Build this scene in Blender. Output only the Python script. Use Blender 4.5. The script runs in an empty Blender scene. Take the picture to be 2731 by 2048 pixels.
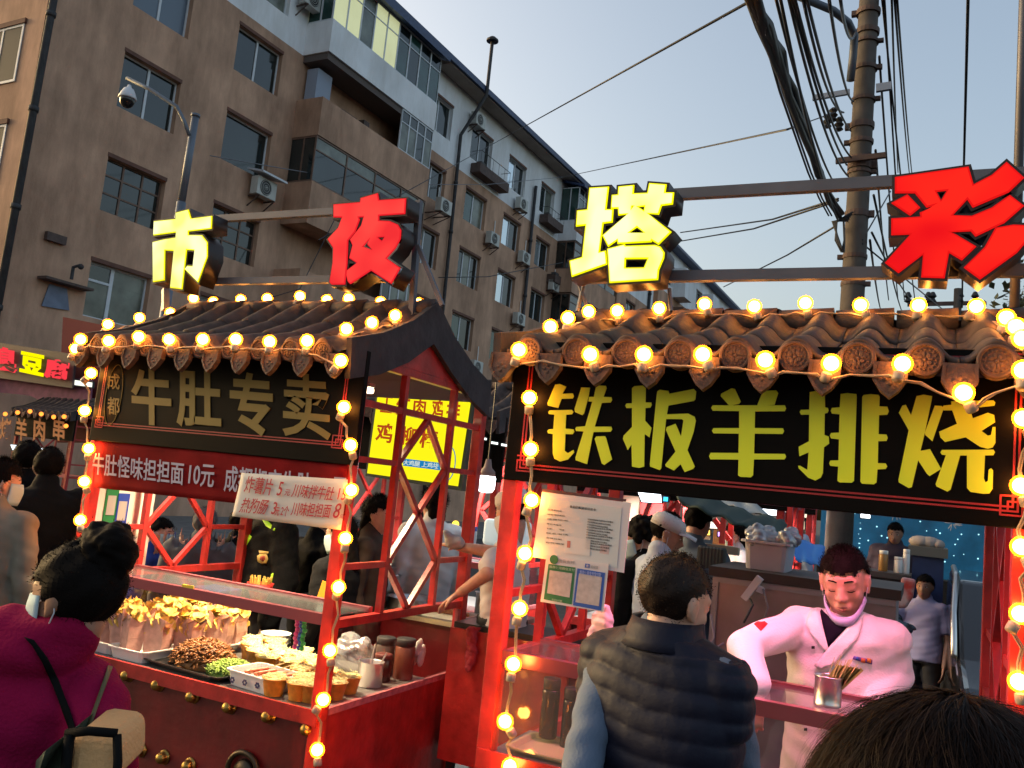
import bpy, bmesh, math, random
import numpy as np
from mathutils import Vector, Matrix, noise
from mathutils.bvhtree import BVHTree
random.seed(7)
rng = np.random.default_rng(7)
R = math.radians
SC = bpy.context.scene
COL = SC.collection

# ------------------------------------------------------------------ camera
CAM_H = 1.85
F_PX, CX, CY = 2290.7, 1365.5, 1024.0
YAW, PITCH, ROLL = R(26.06), R(6.797), R(5.734)
_f0 = Vector((-math.sin(YAW), math.cos(YAW), 0)); _r0 = Vector((math.cos(YAW), math.sin(YAW), 0)); _u = Vector((0, 0, 1))
FWD = _f0*math.cos(PITCH) + _u*math.sin(PITCH)
_up = -_f0*math.sin(PITCH) + _u*math.cos(PITCH)
RGT = _r0*math.cos(ROLL) + _up*math.sin(ROLL)
UPV = -_r0*math.sin(ROLL) + _up*math.cos(ROLL)
EYE = Vector((0, 0, CAM_H))
cam_data = bpy.data.cameras.new('camera')
cam_data.sensor_width = 36.0
cam_data.lens = F_PX/2731*36.0
cam_data.clip_end = 2000
cam_data.clip_start = 0.05
cam = bpy.data.objects.new('camera', cam_data); COL.objects.link(cam)
cam.matrix_world = Matrix((( RGT.x, UPV.x, -FWD.x, EYE.x), (RGT.y, UPV.y, -FWD.y, EYE.y), (RGT.z, UPV.z, -FWD.z, EYE.z), (0, 0, 0, 1)))
SC.camera = cam

# ------------------------------------------------------------------ world, sun, exposure (dusk)
SUN_EL, SUN_ROT = R(8), R(268)
world = bpy.data.worlds.new('World'); SC.world = world; world.use_nodes = True
nt = world.node_tree; nt.nodes.clear()
sky = nt.nodes.new('ShaderNodeTexSky'); sky.sky_type = 'NISHITA'; sky.sun_disc = False
sky.sun_elevation = SUN_EL; sky.sun_rotation = SUN_ROT
sky.air_density = 0.85; sky.dust_density = 7.0; sky.ozone_density = 0.3
bg = nt.nodes.new('ShaderNodeBackground'); bg.inputs['Strength'].default_value = 0.15
wo = nt.nodes.new('ShaderNodeOutputWorld')
nt.links.new(sky.outputs[0], bg.inputs['Color']); nt.links.new(bg.outputs[0], wo.inputs['Surface'])
sun_d = bpy.data.lights.new('sun', 'SUN'); sun_d.energy = 0.004; sun_d.angle = R(20); sun_d.color = (1.0, .9, .8)
sun = bpy.data.objects.new('sun', sun_d); COL.objects.link(sun)
sun.rotation_euler = (R(90)-R(12), 0, R(180)-SUN_ROT)
SC.view_settings.view_transform = 'Standard'; SC.view_settings.look = 'None'
EXPO = 1.75; EK = 2**EXPO
SC.view_settings.exposure = EXPO; SC.view_settings.gamma = 1.0; SC.view_settings.use_curve_mapping = False
SC.render.engine = 'CYCLES'
SC.cycles.use_denoising = True
try: SC.cycles.denoiser = 'OPENIMAGEDENOISE'
except Exception: pass
SC.cycles.max_bounces = 6; SC.cycles.diffuse_bounces = 3; SC.cycles.glossy_bounces = 3
SC.cycles.transparent_max_bounces = 16; SC.cycles.transmission_bounces = 4
SC.cycles.sample_clamp_indirect = 6.0; SC.cycles.sample_clamp_direct = 0
SC.cycles.caustics_reflective = False; SC.cycles.caustics_refractive = False
SC.cycles.use_light_tree = True

# ------------------------------------------------------------------ helpers
def ray(x, y): return FWD*F_PX + RGT*(x-CX) - UPV*(y-CY)
def onY(x, y, Y): v = ray(x, y); return EYE + v*(Y/v.y)
def onX(x, y, X): v = ray(x, y); return EYE + v*(X/v.x)
def onZ(x, y, Z): v = ray(x, y); return EYE + v*((Z-CAM_H)/v.z)
def onP(x, y, n, d): v = ray(x, y); n = Vector(n); return EYE + v*((d-n.dot(EYE))/n.dot(v))
def dist(x, y, d): v = ray(x, y); return EYE + v*(d/F_PX)

MATS = {}
def mat(name, col=(.5,.5,.5), rough=.6, metal=0., bump=0., bscale=40., var=0., vscale=6., emit=None, estr=0., coat=0., sheen=0., trans=0., col2=None, spec=.5, dirt=0.):
    if name in MATS: return MATS[name]
    m = bpy.data.materials.new(name); m.use_nodes = True; MATS[name] = m
    n = m.node_tree.nodes; l = m.node_tree.links; b = n['Principled BSDF']
    b.inputs['Base Color'].default_value = (*col, 1); b.inputs['Roughness'].default_value = rough
    b.inputs['Metallic'].default_value = metal; b.inputs['Coat Weight'].default_value = coat
    b.inputs['Sheen Weight'].default_value = sheen; b.inputs['Transmission Weight'].default_value = trans
    b.inputs['Specular IOR Level'].default_value = spec
    if emit: b.inputs['Emission Color'].default_value = (*emit, 1); b.inputs['Emission Strength'].default_value = estr*2/EK
    tc = n.new('ShaderNodeTexCoord')
    if var or col2:
        t = n.new('ShaderNodeTexNoise'); t.inputs['Scale'].default_value = vscale; t.inputs['Detail'].default_value = 6
        l.new(tc.outputs['Object'], t.inputs['Vector'])
        r = n.new('ShaderNodeValToRGB'); r.color_ramp.elements[0].position = .3; r.color_ramp.elements[1].position = .7
        c2 = col2 or tuple(min(1, c*(1+var)) for c in col); c1 = col if col2 else tuple(c*(1-var) for c in col)
        r.color_ramp.elements[0].color = (*c1, 1); r.color_ramp.elements[1].color = (*c2, 1)
        l.new(t.outputs['Fac'], r.inputs['Fac']); last = r.outputs['Color']
        if dirt:
            t2 = n.new('ShaderNodeTexNoise'); t2.inputs['Scale'].default_value = .9; t2.inputs['Detail'].default_value = 9; t2.inputs['Roughness'].default_value = .7
            mp = n.new('ShaderNodeMapping'); mp.inputs['Scale'].default_value = (1, 1, .25)
            l.new(tc.outputs['Object'], mp.inputs['Vector']); l.new(mp.outputs[0], t2.inputs['Vector'])
            r2 = n.new('ShaderNodeValToRGB'); r2.color_ramp.elements[0].position = .35; r2.color_ramp.elements[1].position = .6
            g = 1-dirt; r2.color_ramp.elements[0].color = (g, g*.97, g*.93, 1); r2.color_ramp.elements[1].color = (1, 1, 1, 1)
            l.new(t2.outputs['Fac'], r2.inputs['Fac'])
            mx = n.new('ShaderNodeMix'); mx.data_type = 'RGBA'; mx.blend_type = 'MULTIPLY'; mx.inputs[0].default_value = 1
            l.new(last, mx.inputs[6]); l.new(r2.outputs['Color'], mx.inputs[7]); last = mx.outputs[2]
        l.new(last, b.inputs['Base Color'])
    if bump:
        t = n.new('ShaderNodeTexNoise'); t.inputs['Scale'].default_value = bscale; t.inputs['Detail'].default_value = 4
        l.new(tc.outputs['Object'], t.inputs['Vector'])
        bp = n.new('ShaderNodeBump'); bp.inputs['Strength'].default_value = bump; bp.inputs['Distance'].default_value = .02
        l.new(t.outputs['Fac'], bp.inputs['Height']); l.new(bp.outputs['Normal'], b.inputs['Normal'])
    return m
def emis(name, col, strength):
    if name in MATS: return MATS[name]
    m = bpy.data.materials.new(name); m.use_nodes = True; MATS[name] = m
    n = m.node_tree.nodes; n.clear(); e = n.new('ShaderNodeEmission'); o = n.new('ShaderNodeOutputMaterial')
    e.inputs['Color'].default_value = (*col, 1); e.inputs['Strength'].default_value = strength*2/EK
    m.node_tree.links.new(e.outputs[0], o.inputs['Surface']); return m
def glass(name, tint=(1,1,1), gloss=.12, rough=.05, haze=0., hcol=(.8,.8,.8)):
    if name in MATS: return MATS[name]
    m = bpy.data.materials.new(name); m.use_nodes = True; MATS[name] = m
    n = m.node_tree.nodes; l = m.node_tree.links; n.clear(); o = n.new('ShaderNodeOutputMaterial')
    t = n.new('ShaderNodeBsdfTransparent'); t.inputs[0].default_value = (*tint, 1)
    g = n.new('ShaderNodeBsdfGlossy'); g.inputs['Roughness'].default_value = rough
    fr = n.new('ShaderNodeFresnel'); fr.inputs[0].default_value = 1.5
    ad = n.new('ShaderNodeMath'); ad.operation = 'ADD'; ad.inputs[1].default_value = gloss-.04
    l.new(fr.outputs[0], ad.inputs[0])
    geo = n.new('ShaderNodeNewGeometry'); inv = n.new('ShaderNodeMath'); inv.operation = 'SUBTRACT'; inv.inputs[0].default_value = 1; l.new(geo.outputs['Backfacing'], inv.inputs[1])
    mu = n.new('ShaderNodeMath'); mu.operation = 'MULTIPLY'; l.new(ad.outputs[0], mu.inputs[0]); l.new(inv.outputs[0], mu.inputs[1]); ad = mu
    mx = n.new('ShaderNodeMixShader'); l.new(ad.outputs[0], mx.inputs[0]); l.new(t.outputs[0], mx.inputs[1]); l.new(g.outputs[0], mx.inputs[2])
    last = mx.outputs[0]
    if haze:
        d = n.new('ShaderNodeBsdfDiffuse'); d.inputs[0].default_value = (*hcol, 1)
        m2 = n.new('ShaderNodeMixShader'); m2.inputs[0].default_value = haze
        l.new(last, m2.inputs[1]); l.new(d.outputs[0], m2.inputs[2]); last = m2.outputs[0]
    l.new(last, o.inputs['Surface']); return m

class MB:
    """collects shapes; build() links them as one mesh object"""
    def __init__(s): s.v = []; s.f = []; s.m = []; s.cur = 0
    def add(s, vs, fs):
        o = len(s.v); s.v += [tuple(v) for v in vs]; s.f += [tuple(i+o for i in f) for f in fs]; s.m += [s.cur]*len(fs); return s
    def box(s, a, b):
        (x0,y0,z0),(x1,y1,z1) = a, b
        x0,x1 = min(x0,x1),max(x0,x1); y0,y1 = min(y0,y1),max(y0,y1); z0,z1 = min(z0,z1),max(z0,z1)
        return s.add([(x0,y0,z0),(x1,y0,z0),(x1,y1,z0),(x0,y1,z0),(x0,y0,z1),(x1,y0,z1),(x1,y1,z1),(x0,y1,z1)],
                     [(0,3,2,1),(4,5,6,7),(0,1,5,4),(1,2,6,5),(2,3,7,6),(3,0,4,7)])
    def bar(s, p, q, w, h=None, up=(0,0,1)):
        """a rectangular bar from p to q; w across, h along up"""
        h = h or w; p = Vector(p); q = Vector(q); d = (q-p).normalized(); up = Vector(up)
        if abs(d.dot(up)) > .98: up = Vector((0,1,0)) if abs(d.y) < .9 else Vector((1,0,0))
        a = d.cross(up).normalized()*(w/2); b = a.cross(d).normalized()*(h/2)
        vs = [p-a-b, p+a-b, p+a+b, p-a+b, q-a-b, q+a-b, q+a+b, q-a+b]
        return s.add(vs, [(0,3,2,1),(4,5,6,7),(0,1,5,4),(1,2,6,5),(2,3,7,6),(3,0,4,7)])
    def tube(s, pts, r, n=8, cap=True):
        pts = [Vector(p) for p in pts]; rr = r if isinstance(r, (list, tuple)) else [r]*len(pts)
        rings = []; prev = None
        for i, p in enumerate(pts):
            d = (pts[min(i+1, len(pts)-1)]-pts[max(i-1, 0)]).normalized()
            if prev is None:
                a = d.cross(Vector((0,0,1)));
                if a.length < .05: a = d.cross(Vector((1,0,0)))
            else: a = prev - d*prev.dot(d)
            a.normalize(); prev = a; b = d.cross(a)
            rings.append([p + (a*math.cos(2*math.pi*k/n)+b*math.sin(2*math.pi*k/n))*rr[i] for k in range(n)])
        vs = [v for g in rings for v in g]; fs = []
        for i in range(len(pts)-1):
            for k in range(n):
                fs.append((i*n+k, i*n+(k+1)%n, (i+1)*n+(k+1)%n, (i+1)*n+k))
        if cap: fs += [tuple(range(n))[::-1], tuple((len(pts)-1)*n+k for k in range(n))]
        return s.add(vs, fs)
    def lathe(s, prof, c=(0,0,0), n=16, axis='z', cap=True):
        vs = []; fs = []
        for (r, z) in prof:
            for k in range(n):
                a = 2*math.pi*k/n; x, y = r*math.cos(a), r*math.sin(a)
                v = (x, y, z) if axis == 'z' else ((x, z, y) if axis == 'y' else (z, x, y))
                vs.append((v[0]+c[0], v[1]+c[1], v[2]+c[2]))
        for i in range(len(prof)-1):
            for k in range(n): fs.append((i*n+k, i*n+(k+1)%n, (i+1)*n+(k+1)%n, (i+1)*n+k))
        if cap: fs += [tuple(range(n))[::-1], tuple((len(prof)-1)*n+k for k in range(n))]
        return s.add(vs, fs)
    def ball(s, c, r, n=12, m=8):
        r = r if isinstance(r, (tuple, list)) else (r,r,r); c = Vector(c); vs = []; fs = []
        for i in range(1, m):
            t = math.pi*i/m
            for k in range(n):
                a = 2*math.pi*k/n
                vs.append((c.x+r[0]*math.sin(t)*math.cos(a), c.y+r[1]*math.sin(t)*math.sin(a), c.z+r[2]*math.cos(t)))
        vs += [(c.x,c.y,c.z+r[2]), (c.x,c.y,c.z-r[2])]; T = (m-1)*n
        for i in range(m-2):
            for k in range(n): fs.append((i*n+k, (i+1)*n+k, (i+1)*n+(k+1)%n, i*n+(k+1)%n))
        for k in range(n): fs.append((T, k, (k+1)%n)); fs.append((T+1, (m-2)*n+(k+1)%n, (m-2)*n+k))
        return s.add(vs, fs)
    def prism(s, poly, depth):
        """poly: list of 3D points (planar); depth: Vector extrusion"""
        n = len(poly); P = [Vector(p) for p in poly]; D = Vector(depth)
        vs = P+[p+D for p in P]
        fs = [tuple(range(n)), tuple(range(2*n-1, n-1, -1))]+[(k, n+k, n+(k+1)%n, (k+1)%n) for k in range(n)]
        return s.add(vs, fs)
    def loft(s, rings, cap=True):
        n = len(rings[0]); vs = [v for g in rings for v in g]; fs = []
        for i in range(len(rings)-1):
            for k in range(n): fs.append((i*n+k, i*n+(k+1)%n, (i+1)*n+(k+1)%n, (i+1)*n+k))
        if cap: fs += [tuple(range(n))[::-1], tuple((len(rings)-1)*n+k for k in range(n))]
        return s.add(vs, fs)
    def capsule(s, a, b, ra, rb, n=14, flat=None):
        """tapered rounded limb; flat=(axis vector, factor) squashes the section along the axis"""
        a = Vector(a); b = Vector(b); d = (b-a)
        L = d.length
        d = d/L if L > 1e-6 else Vector((0,0,1))
        rings = []
        for t in (-1,-.87,-.6,-.3): rings.append((a+d*ra*t, ra*math.sqrt(max(0, 1-t*t))+1e-4))
        for k in range(5): rings.append((a+d*L*k/4, ra+(rb-ra)*k/4))
        for t in (.3,.6,.87,1): rings.append((b+d*rb*t, rb*math.sqrt(max(0, 1-t*t))+1e-4))
        u = d.cross(Vector((0,0,1)));
        if u.length < .1: u = Vector((1,0,0))
        u.normalize(); w = d.cross(u)
        out = []
        for c, r in rings:
            g = []
            for k in range(n):
                o = u*math.cos(2*math.pi*k/n)*r + w*math.sin(2*math.pi*k/n)*r
                if flat: ax = Vector(flat[0]).normalized(); o -= ax*o.dot(ax)*(1-flat[1])
                g.append(c+o)
            out.append(g)
        return s.loft(out)
    def mesh(s, name, smooth=False):
        me = bpy.data.meshes.new(name); me.from_pydata([tuple(v) for v in s.v], [], s.f); me.validate()
        if smooth: me.shade_smooth()
        return me
    def build(s, name, m=None, parent=None, smooth=False, loc=None):
        me = s.mesh(name, smooth); 
        if m is not None:
            for q in (m if isinstance(m, (list, tuple)) else [m]): me.materials.append(q)
        if isinstance(m, (list, tuple)) and len(me.polygons) == len(s.m): me.polygons.foreach_set('material_index', s.m)
        o = bpy.data.objects.new(name, me); COL.objects.link(o)
        if parent is not None: put(o, parent)
        if loc is not None: o.location = loc
        return o
def put(o, parent):
    """parent while keeping the world placement (coordinates above are world coordinates)"""
    o.parent = parent; o.matrix_parent_inverse = parent_world(parent).inverted()
def parent_world(p):
    if isinstance(p, bpy.types.Object):
        w = p.matrix_basis.copy()
        if p.parent is not None: w = parent_world(p.parent) @ p.matrix_parent_inverse @ w
        return w
def thing(name, label, cat, loc=(0,0,0), rotz=0, group=None):
    o = bpy.data.objects.new(name, None); COL.objects.link(o); o.location = loc; o.rotation_euler = (0,0,rotz)
    o.empty_display_size = .1
    o['label'] = label; o['category'] = cat
    if group: o['group'] = group
    return o
def tag(o, label, cat, group=None):
    o['label'] = label; o['category'] = cat
    if group: o['group'] = group
    return o
def struct(o): o['kind'] = 'structure'; return o
def bevel(o, w=.004, seg=2):
    md = o.modifiers.new('bevel', 'BEVEL'); md.width = w; md.segments = seg; md.limit_method = 'ANGLE'; return o
def copy_tree(o, parent=None):
    c = o.copy(); COL.objects.link(c)
    if parent is not None:
        mpi = o.matrix_parent_inverse.copy(); c.parent = parent; c.matrix_parent_inverse = mpi
    for ch in [x for x in bpy.data.objects if x.parent == o]: copy_tree(ch, c)
    return c
def inst(o, M, parent):
    """another object sharing o's mesh, placed by the world matrix M"""
    c = bpy.data.objects.new(o.name.split('.')[0], o.data); COL.objects.link(c)
    c.matrix_basis = M; c.parent = parent; c.matrix_parent_inverse = parent_world(parent).inverted(); return c

def curve_mesh(polys, name, depth, offset=0., bevel_r=0.):
    """polys: list of closed 2D outlines (holes by even-odd). returns mesh in xy, extruded +-depth/2"""
    c = bpy.data.curves.new(name, 'CURVE'); c.dimensions = '2D'; c.fill_mode = 'BOTH'; c.extrude = depth/2; c.offset = offset
    for p in polys:
        sp = c.splines.new('POLY'); sp.points.add(len(p)-1)
        for k, q in enumerate(p): sp.points[k].co = (q[0], q[1], 0, 1)
        sp.use_cyclic_u = True
    o = bpy.data.objects.new(name, c); COL.objects.link(o)
    me = bpy.data.meshes.new_from_object(o.evaluated_get(bpy.context.evaluated_depsgraph_get()))
    bpy.data.objects.remove(o); bpy.data.curves.remove(c); return me
def area2(p): return sum(p[i][0]*p[(i+1)%len(p)][1]-p[(i+1)%len(p)][0]*p[i][1] for i in range(len(p)))/2
def grow(p, d):
    """offset a closed 2D outline outward by d (mitred, limited)"""
    if area2(p) < 0: p = p[::-1]
    n = len(p); out = []
    for i in range(n):
        a = Vector(p[i-1]); b = Vector(p[i]); c = Vector(p[(i+1)%n])
        e1 = (b-a); e2 = (c-b)
        if e1.length < 1e-9 or e2.length < 1e-9: out.append(tuple(b)); continue
        e1.normalize(); e2.normalize(); n1 = Vector((e1.y,-e1.x)); n2 = Vector((e2.y,-e2.x))
        m = n1+n2
        if m.length < .2: m = n1
        m.normalize(); k = min(1.6, 1/max(.3, m.dot(n1)))
        out.append(tuple(b+m*d*k))
    return out
def mesh_on(me, M, name, m, parent=None):
    me.transform(M); me.materials.clear(); me.materials.append(m)
    o = bpy.data.objects.new(name, me); COL.objects.link(o)
    if parent is not None: put(o, parent)
    return o
def text_mesh(s, bold=0., depth=.001, shear=0.):
    c = bpy.data.curves.new('text', 'FONT'); c.body = s; c.offset = bold; c.extrude = depth/2; c.shear = shear; c.resolution_u = 3
    o = bpy.data.objects.new('text', c); COL.objects.link(o)
    me = bpy.data.meshes.new_from_object(o.evaluated_get(bpy.context.evaluated_depsgraph_get()))
    bpy.data.objects.remove(o); bpy.data.curves.remove(c)
    v = np.empty(len(me.vertices)*3); me.vertices.foreach_get('co', v); v = v.reshape(-1, 3)
    return me, v
def text_quad(s, tl, tr, bl, m, name, parent, nrm=None, bold=.0, off=.002, shear=0., thick=.002, waves=0.):
    """fit the string s to the world parallelogram tl,tr,bl; off = lift along the facing normal"""
    me, v = text_mesh(s, bold, 1.0, shear)
    tl, tr, bl = Vector(tl), Vector(tr), Vector(bl)
    lo, hi = v.min(0), v.max(0)
    n = (tr-tl).cross(tl-bl).normalized()
    u = (v[:,0]-lo[0])/(hi[0]-lo[0]); w = (v[:,1]-lo[1])/(hi[1]-lo[1]); z = v[:,2]
    P = np.array(bl)[None]+u[:,None]*np.array(tr-tl)[None]+w[:,None]*np.array(tl-bl)[None]+((z[:,None]+.5)*thick+off+waves)*np.array(n)[None]
    me.vertices.foreach_set('co', P.astype(np.float32).ravel()); me.update()
    me.materials.clear(); me.materials.append(m)
    o = bpy.data.objects.new(name, me); COL.objects.link(o)
    if parent is not None: put(o, parent)
    return o

# ------------------------------------------------------------------ materials
M_red = mat('red_gloss_paint', (.50,.032,.028), .34, var=.3, vscale=11, bump=.12, bscale=35, coat=.15, dirt=.45)
M_redd = mat('dark_red_panel', (.15,.008,.010), .36, var=.4, vscale=5, bump=.12, bscale=24, coat=.2, dirt=.5)
M_tile = mat('glazed_roof_tile', (.085,.060,.052), .68, var=.4, vscale=16, bump=.2, bscale=55, spec=.25, dirt=.4)
M_tdark = mat('dark_clay_tile', (.085,.05,.04), .62, var=.35, vscale=18, bump=.25, bscale=70, spec=.3)
M_black = mat('black_sign_board', (.005,.004,.0038), .45, var=.3, vscale=4, spec=.05)
M_gold = mat('yellow_vinyl', (.76,.84,.02), .5)
M_goldd = mat('mustard_vinyl', (.20,.135,.015), .6)
M_brass = mat('aged_brass', (.35,.22,.06), .35, metal=1., var=.4, vscale=30, bump=.2, bscale=60)
M_line = mat('red_vinyl_line', (.30,.012,.015), .5)
M_steel = mat('stainless_steel', (.62,.6,.58), .28, metal=1., bump=.05, bscale=25)
M_galv = mat('galvanised_steel_tube', (.28,.29,.32), .45, metal=.7, bump=.1, bscale=30)
M_glass = glass('clear_glass', gloss=.08)
M_acr = glass('scuffed_acrylic', tint=(.97,.94,.94), gloss=.07, rough=.12, haze=.03)
M_rubber = mat('black_rubber', (.012,.012,.013), .6)
M_cable = mat('black_cable', (.015,.017,.022), .5)
M_white = mat('white_plastic', (.72,.71,.68), .45, var=.06, vscale=8)
M_paper = mat('white_paper', (.72,.68,.62), .8, bump=.25, bscale=9, var=.05)
M_ceil = mat('cream_board', (.62,.60,.5), .7, var=.08)
# powers of the lamps under the stall roofs (watts)
POW_R, POW_L, POW_B = 5.2, 18, 36
# ------------------------------------------------------------------ ground
M_asph = mat('asphalt', (.045,.043,.042), .75, var=.35, vscale=3, bump=.4, bscale=90)
M_pave = mat('pavement_stone', (.16,.15,.14), .8, var=.25, vscale=5, bump=.3, bscale=40)
g = MB(); g.add([(-400,-60,0),(400,-60,0),(400,600,0),(-400,600,0)], [(0,1,2,3)])
struct(g.build('ground', M_asph))
g = MB(); g.box((-18.6,-20,0.004),(-13.5,110,.13)); struct(g.build('pavement', M_pave))

# ------------------------------------------------------------------ apartment building along the street
BA = R(-1.77); BD = Vector((-math.sin(BA), math.cos(BA), 0)); BN = Vector((math.cos(BA), math.sin(BA), 0)); BOFF = -19.2
def B(s, n, z): return BD*s + BN*(BOFF+n) + Vector((0,0,z))
M_brown = mat('brown_render', (.56,.33,.215), .85, var=.16, vscale=1.2, bump=.3, bscale=20, dirt=.42)
M_wrend = mat('white_render', (.86,.86,.87), .85, var=.08, vscale=.8, bump=.2, bscale=20, dirt=.18)
M_frw = mat('white_window_frame', (.62,.64,.66), .5, var=.06)
M_frb = mat('brown_window_frame', (.16,.09,.06), .6, var=.2)
M_reveal = mat('red_brown_lintel', (.14,.06,.04), .8, var=.2)
M_pane = mat('dark_window_pane', (.012,.018,.018), .06, spec=.7, var=.5, vscale=.7)
M_paneg = mat('green_window_pane', (.02,.055,.045), .08, spec=.7, var=.4, vscale=1.5)
M_pblue = mat('bright_sky_pane', (.62,.68,.72), .12, metal=.85)  # glass showing bright sky: the reflection is put into a pale metallic material
M_panel = mat('lit_room_curtain', (.5,.5,.33), .8, emit=(.75,.78,.42), estr=.28, var=.2, vscale=.8)
M_pcur = mat('curtained_pane', (.14,.15,.12), .25, spec=.6, var=.5, vscale=1.6)
M_roofm = mat('blue_metal_roof', (.03,.05,.12), .5, var=.2)
M_pipe = mat('dark_cast_pipe', (.035,.033,.035), .7, var=.3, bump=.2)
M_soffit = mat('stained_soffit', (.30,.24,.2), .85, var=.2, vscale=1)
M_rust = mat('rusty_sheet', (.09,.055,.045), .75, var=.3)
M_acb = mat('air_conditioner_casing', (.5,.5,.46), .5, var=.1, vscale=3)

def bquad(mb, s0, s1, z0, z1, n): mb.add([B(s0,n,z0),B(s1,n,z0),B(s1,n,z1),B(s0,n,z1)], [(0,1,2,3)])
def bbox(mb, s0, s1, n0, n1, z0, z1):
    vs = [B(s,n,z) for z in (z0,z1) for (s,n) in ((s0,n0),(s1,n0),(s1,n1),(s0,n1))]
    mb.add(vs, [(0,3,2,1),(4,5,6,7),(0,1,5,4),(1,2,6,5),(2,3,7,6),(3,0,4,7)])
def wall_with_holes(mb, s0, s1, z0, z1, holes, n=0., depth=.24):
    S = sorted({s0,s1,*[h[0] for h in holes],*[h[1] for h in holes]}); Z = sorted({z0,z1,*[h[2] for h in holes],*[h[3] for h in holes]})
    S = [s for s in S if s0 <= s <= s1]; Z = [z for z in Z if z0 <= z <= z1]
    for i in range(len(S)-1):
        for j in range(len(Z)-1):
            cs, cz = (S[i]+S[i+1])/2, (Z[j]+Z[j+1])/2
            if any(h[0] < cs < h[1] and h[2] < cz < h[3] for h in holes): continue
            bquad(mb, S[i], S[i+1], Z[j], Z[j+1], n)
    for a,b,c,d in holes:
        if not (z0 <= (c+d)/2 <= z1): continue
        for (p,q) in (((a,c),(a,d)),((b,d),(b,c)),((b,c),(a,c)),((a,d),(b,d))):
            mb.add([B(p[0],n,p[1]),B(q[0],n,q[1]),B(q[0],n-depth,q[1]),B(p[0],n-depth,p[1])], [(0,1,2,3)])
def window(root, s0, s1, z0, z1, kind='white2', n=0., panes=None, dn=.16):
    """a recessed window: frame object with pane children"""
    w = s1-s0; h = z1-z0; fr = MB(); P = []; t = .05; n1 = n-dn; n0 = n1-.05
    bbox(fr, s0, s1, n0, n1, z0, z0+t); bbox(fr, s0, s1, n0, n1, z1-t, z1)
    bbox(fr, s0, s0+t, n0, n1, z0+t, z1-t); bbox(fr, s1-t, s1, n0, n1, z0+t, z1-t)
    if kind == 'grid3':
        cs = [s0+t, s0+w*.34, s0+w*.67, s1-t]; zs = [z0+t, z0+h*.36, z0+h*.69, z1-t]
        for c in cs[1:-1]: bbox(fr, c-.025, c+.025, n0, n1, z0+t, z1-t)
        for c in zs[1:-1]: bbox(fr, s0+t, s1-t, n0+.003, n1-.003, c-.022, c+.022)
    elif kind == 'white2': cs = [s0+t, s0+w*.5, s1-t]; zs = [z0+t, z1-t]; bbox(fr, cs[1]-.035, cs[1]+.035, n0, n1, z0+t, z1-t)
    elif kind == 'white3':
        cs = [s0+t, s0+w*.33, s0+w*.66, s1-t]; zs = [z0+t, z1-t]
        for c in cs[1:-1]: bbox(fr, c-.03, c+.03, n0, n1, z0+t, z1-t)
    elif kind == 'fan2':
        cs = [s0+t, s0+w*.42, s1-t]; zs = [z0+t, z0+h*.68, z1-t]
        bbox(fr, cs[1]-.05, cs[1]+.05, n0, n1, z0+t, z1-t); bbox(fr, s0+t, cs[1]-.05, n0+.003, n1-.003, zs[1]-.03, zs[1]+.03)
    else: cs = [s0+t, s1-t]; zs = [z0+t, z1-t]
    fm = M_frb if kind in ('grid3',) else M_frw
    fo = fr.build('window', fm, root)
    k = 0
    for i in range(len(cs)-1):
        for j in range(len(zs)-1):
            pb = MB(); bbox(pb, cs[i]+.001, cs[i+1]-.001, n0+.012, n0+.022, zs[j]+.001, zs[j+1]-.001)
            pm = (panes[k % len(panes)] if panes else M_pane); pb.build('pane', pm, fo); k += 1
    lb = MB(); bbox(lb, s0-.02, s1+.02, n-.015, n+.012, z1, z1+.10); lb.build('lintel', M_reveal, root)
    return fo

apt = thing('apartment_building', 'long brown and white apartment block with glazed balconies and dark gutter', 'apartment building', B(30,0,0))
TOP = 14.95; ROOF = 18.45; S0, S1 = 11.35, 56.0
rows = [(15.80,17.25),(13.02,14.42),(10.28,11.75),(7.55,8.95),(4.85,6.25),(1.95,3.45)]
cols = [(13.5,15.3),(17.0,18.85),(26.95,28.7),(30.35,32.2),(33.85,35.65),(37.4,39.05),(47.3,49.1),(50.8,52.6)]
D_, C_, G_ = [M_pane, M_pane], [M_pcur, M_pane], [M_paneg, M_pane]
spec = {}
for ci in range(8):
    for ri in range(6):
        spec[(ci, ri)] = ('white2', random.choice([D_, C_, [M_pane, M_pcur], G_]))
spec[(0,2)] = ('white2', D_); spec[(0,3)] = ('grid3', D_); spec[(0,4)] = ('fan2', [M_pcur, M_pane, M_pcur]); spec[(1,1)] = ('white2', D_); spec[(1,2)] = ('plain2', D_)
spec[(1,3)] = ('grid3', D_); spec[(0,1)] = ('white2', [mat('grey_blind_pane', (.10,.13,.17), .3, spec=.6)]); spec[(2,0)] = ('white2', G_)
spec[(4,0)] = ('white2', [M_pblue, M_pane]); spec[(4,1)] = ('white2', [M_pblue, M_pane]); spec[(4,2)] = ('white2', [M_pblue, M_pane]); spec[(5,1)] = ('white2', [M_pblue, M_pane])
spec[(3,1)] = ('white2', [M_paneg, M_pcur]); spec[(3,2)] = ('white3', [M_pane, M_pcur])
holes = []; wins = []
for ci, (a, b) in enumerate(cols):
    for ri, (c, d) in enumerate(rows):
        dz = .12 if ci < 2 else 0
        if ci < 2 and ri == 0: dz = -2.8*0-.0
        h = (a, b, c+dz, d+dz); holes.append(h); wins.append((h, spec[(ci, ri)]))
wb = MB(); wall_with_holes(wb, S0, S1, 0, TOP, holes); 
wb.add([B(S0,-12,0),B(S0,0,0),B(S0,0,TOP),B(S0,-12,TOP)], [(0,1,2,3)]); bquad(wb, S0, S1, 0, TOP, -12)
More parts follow.
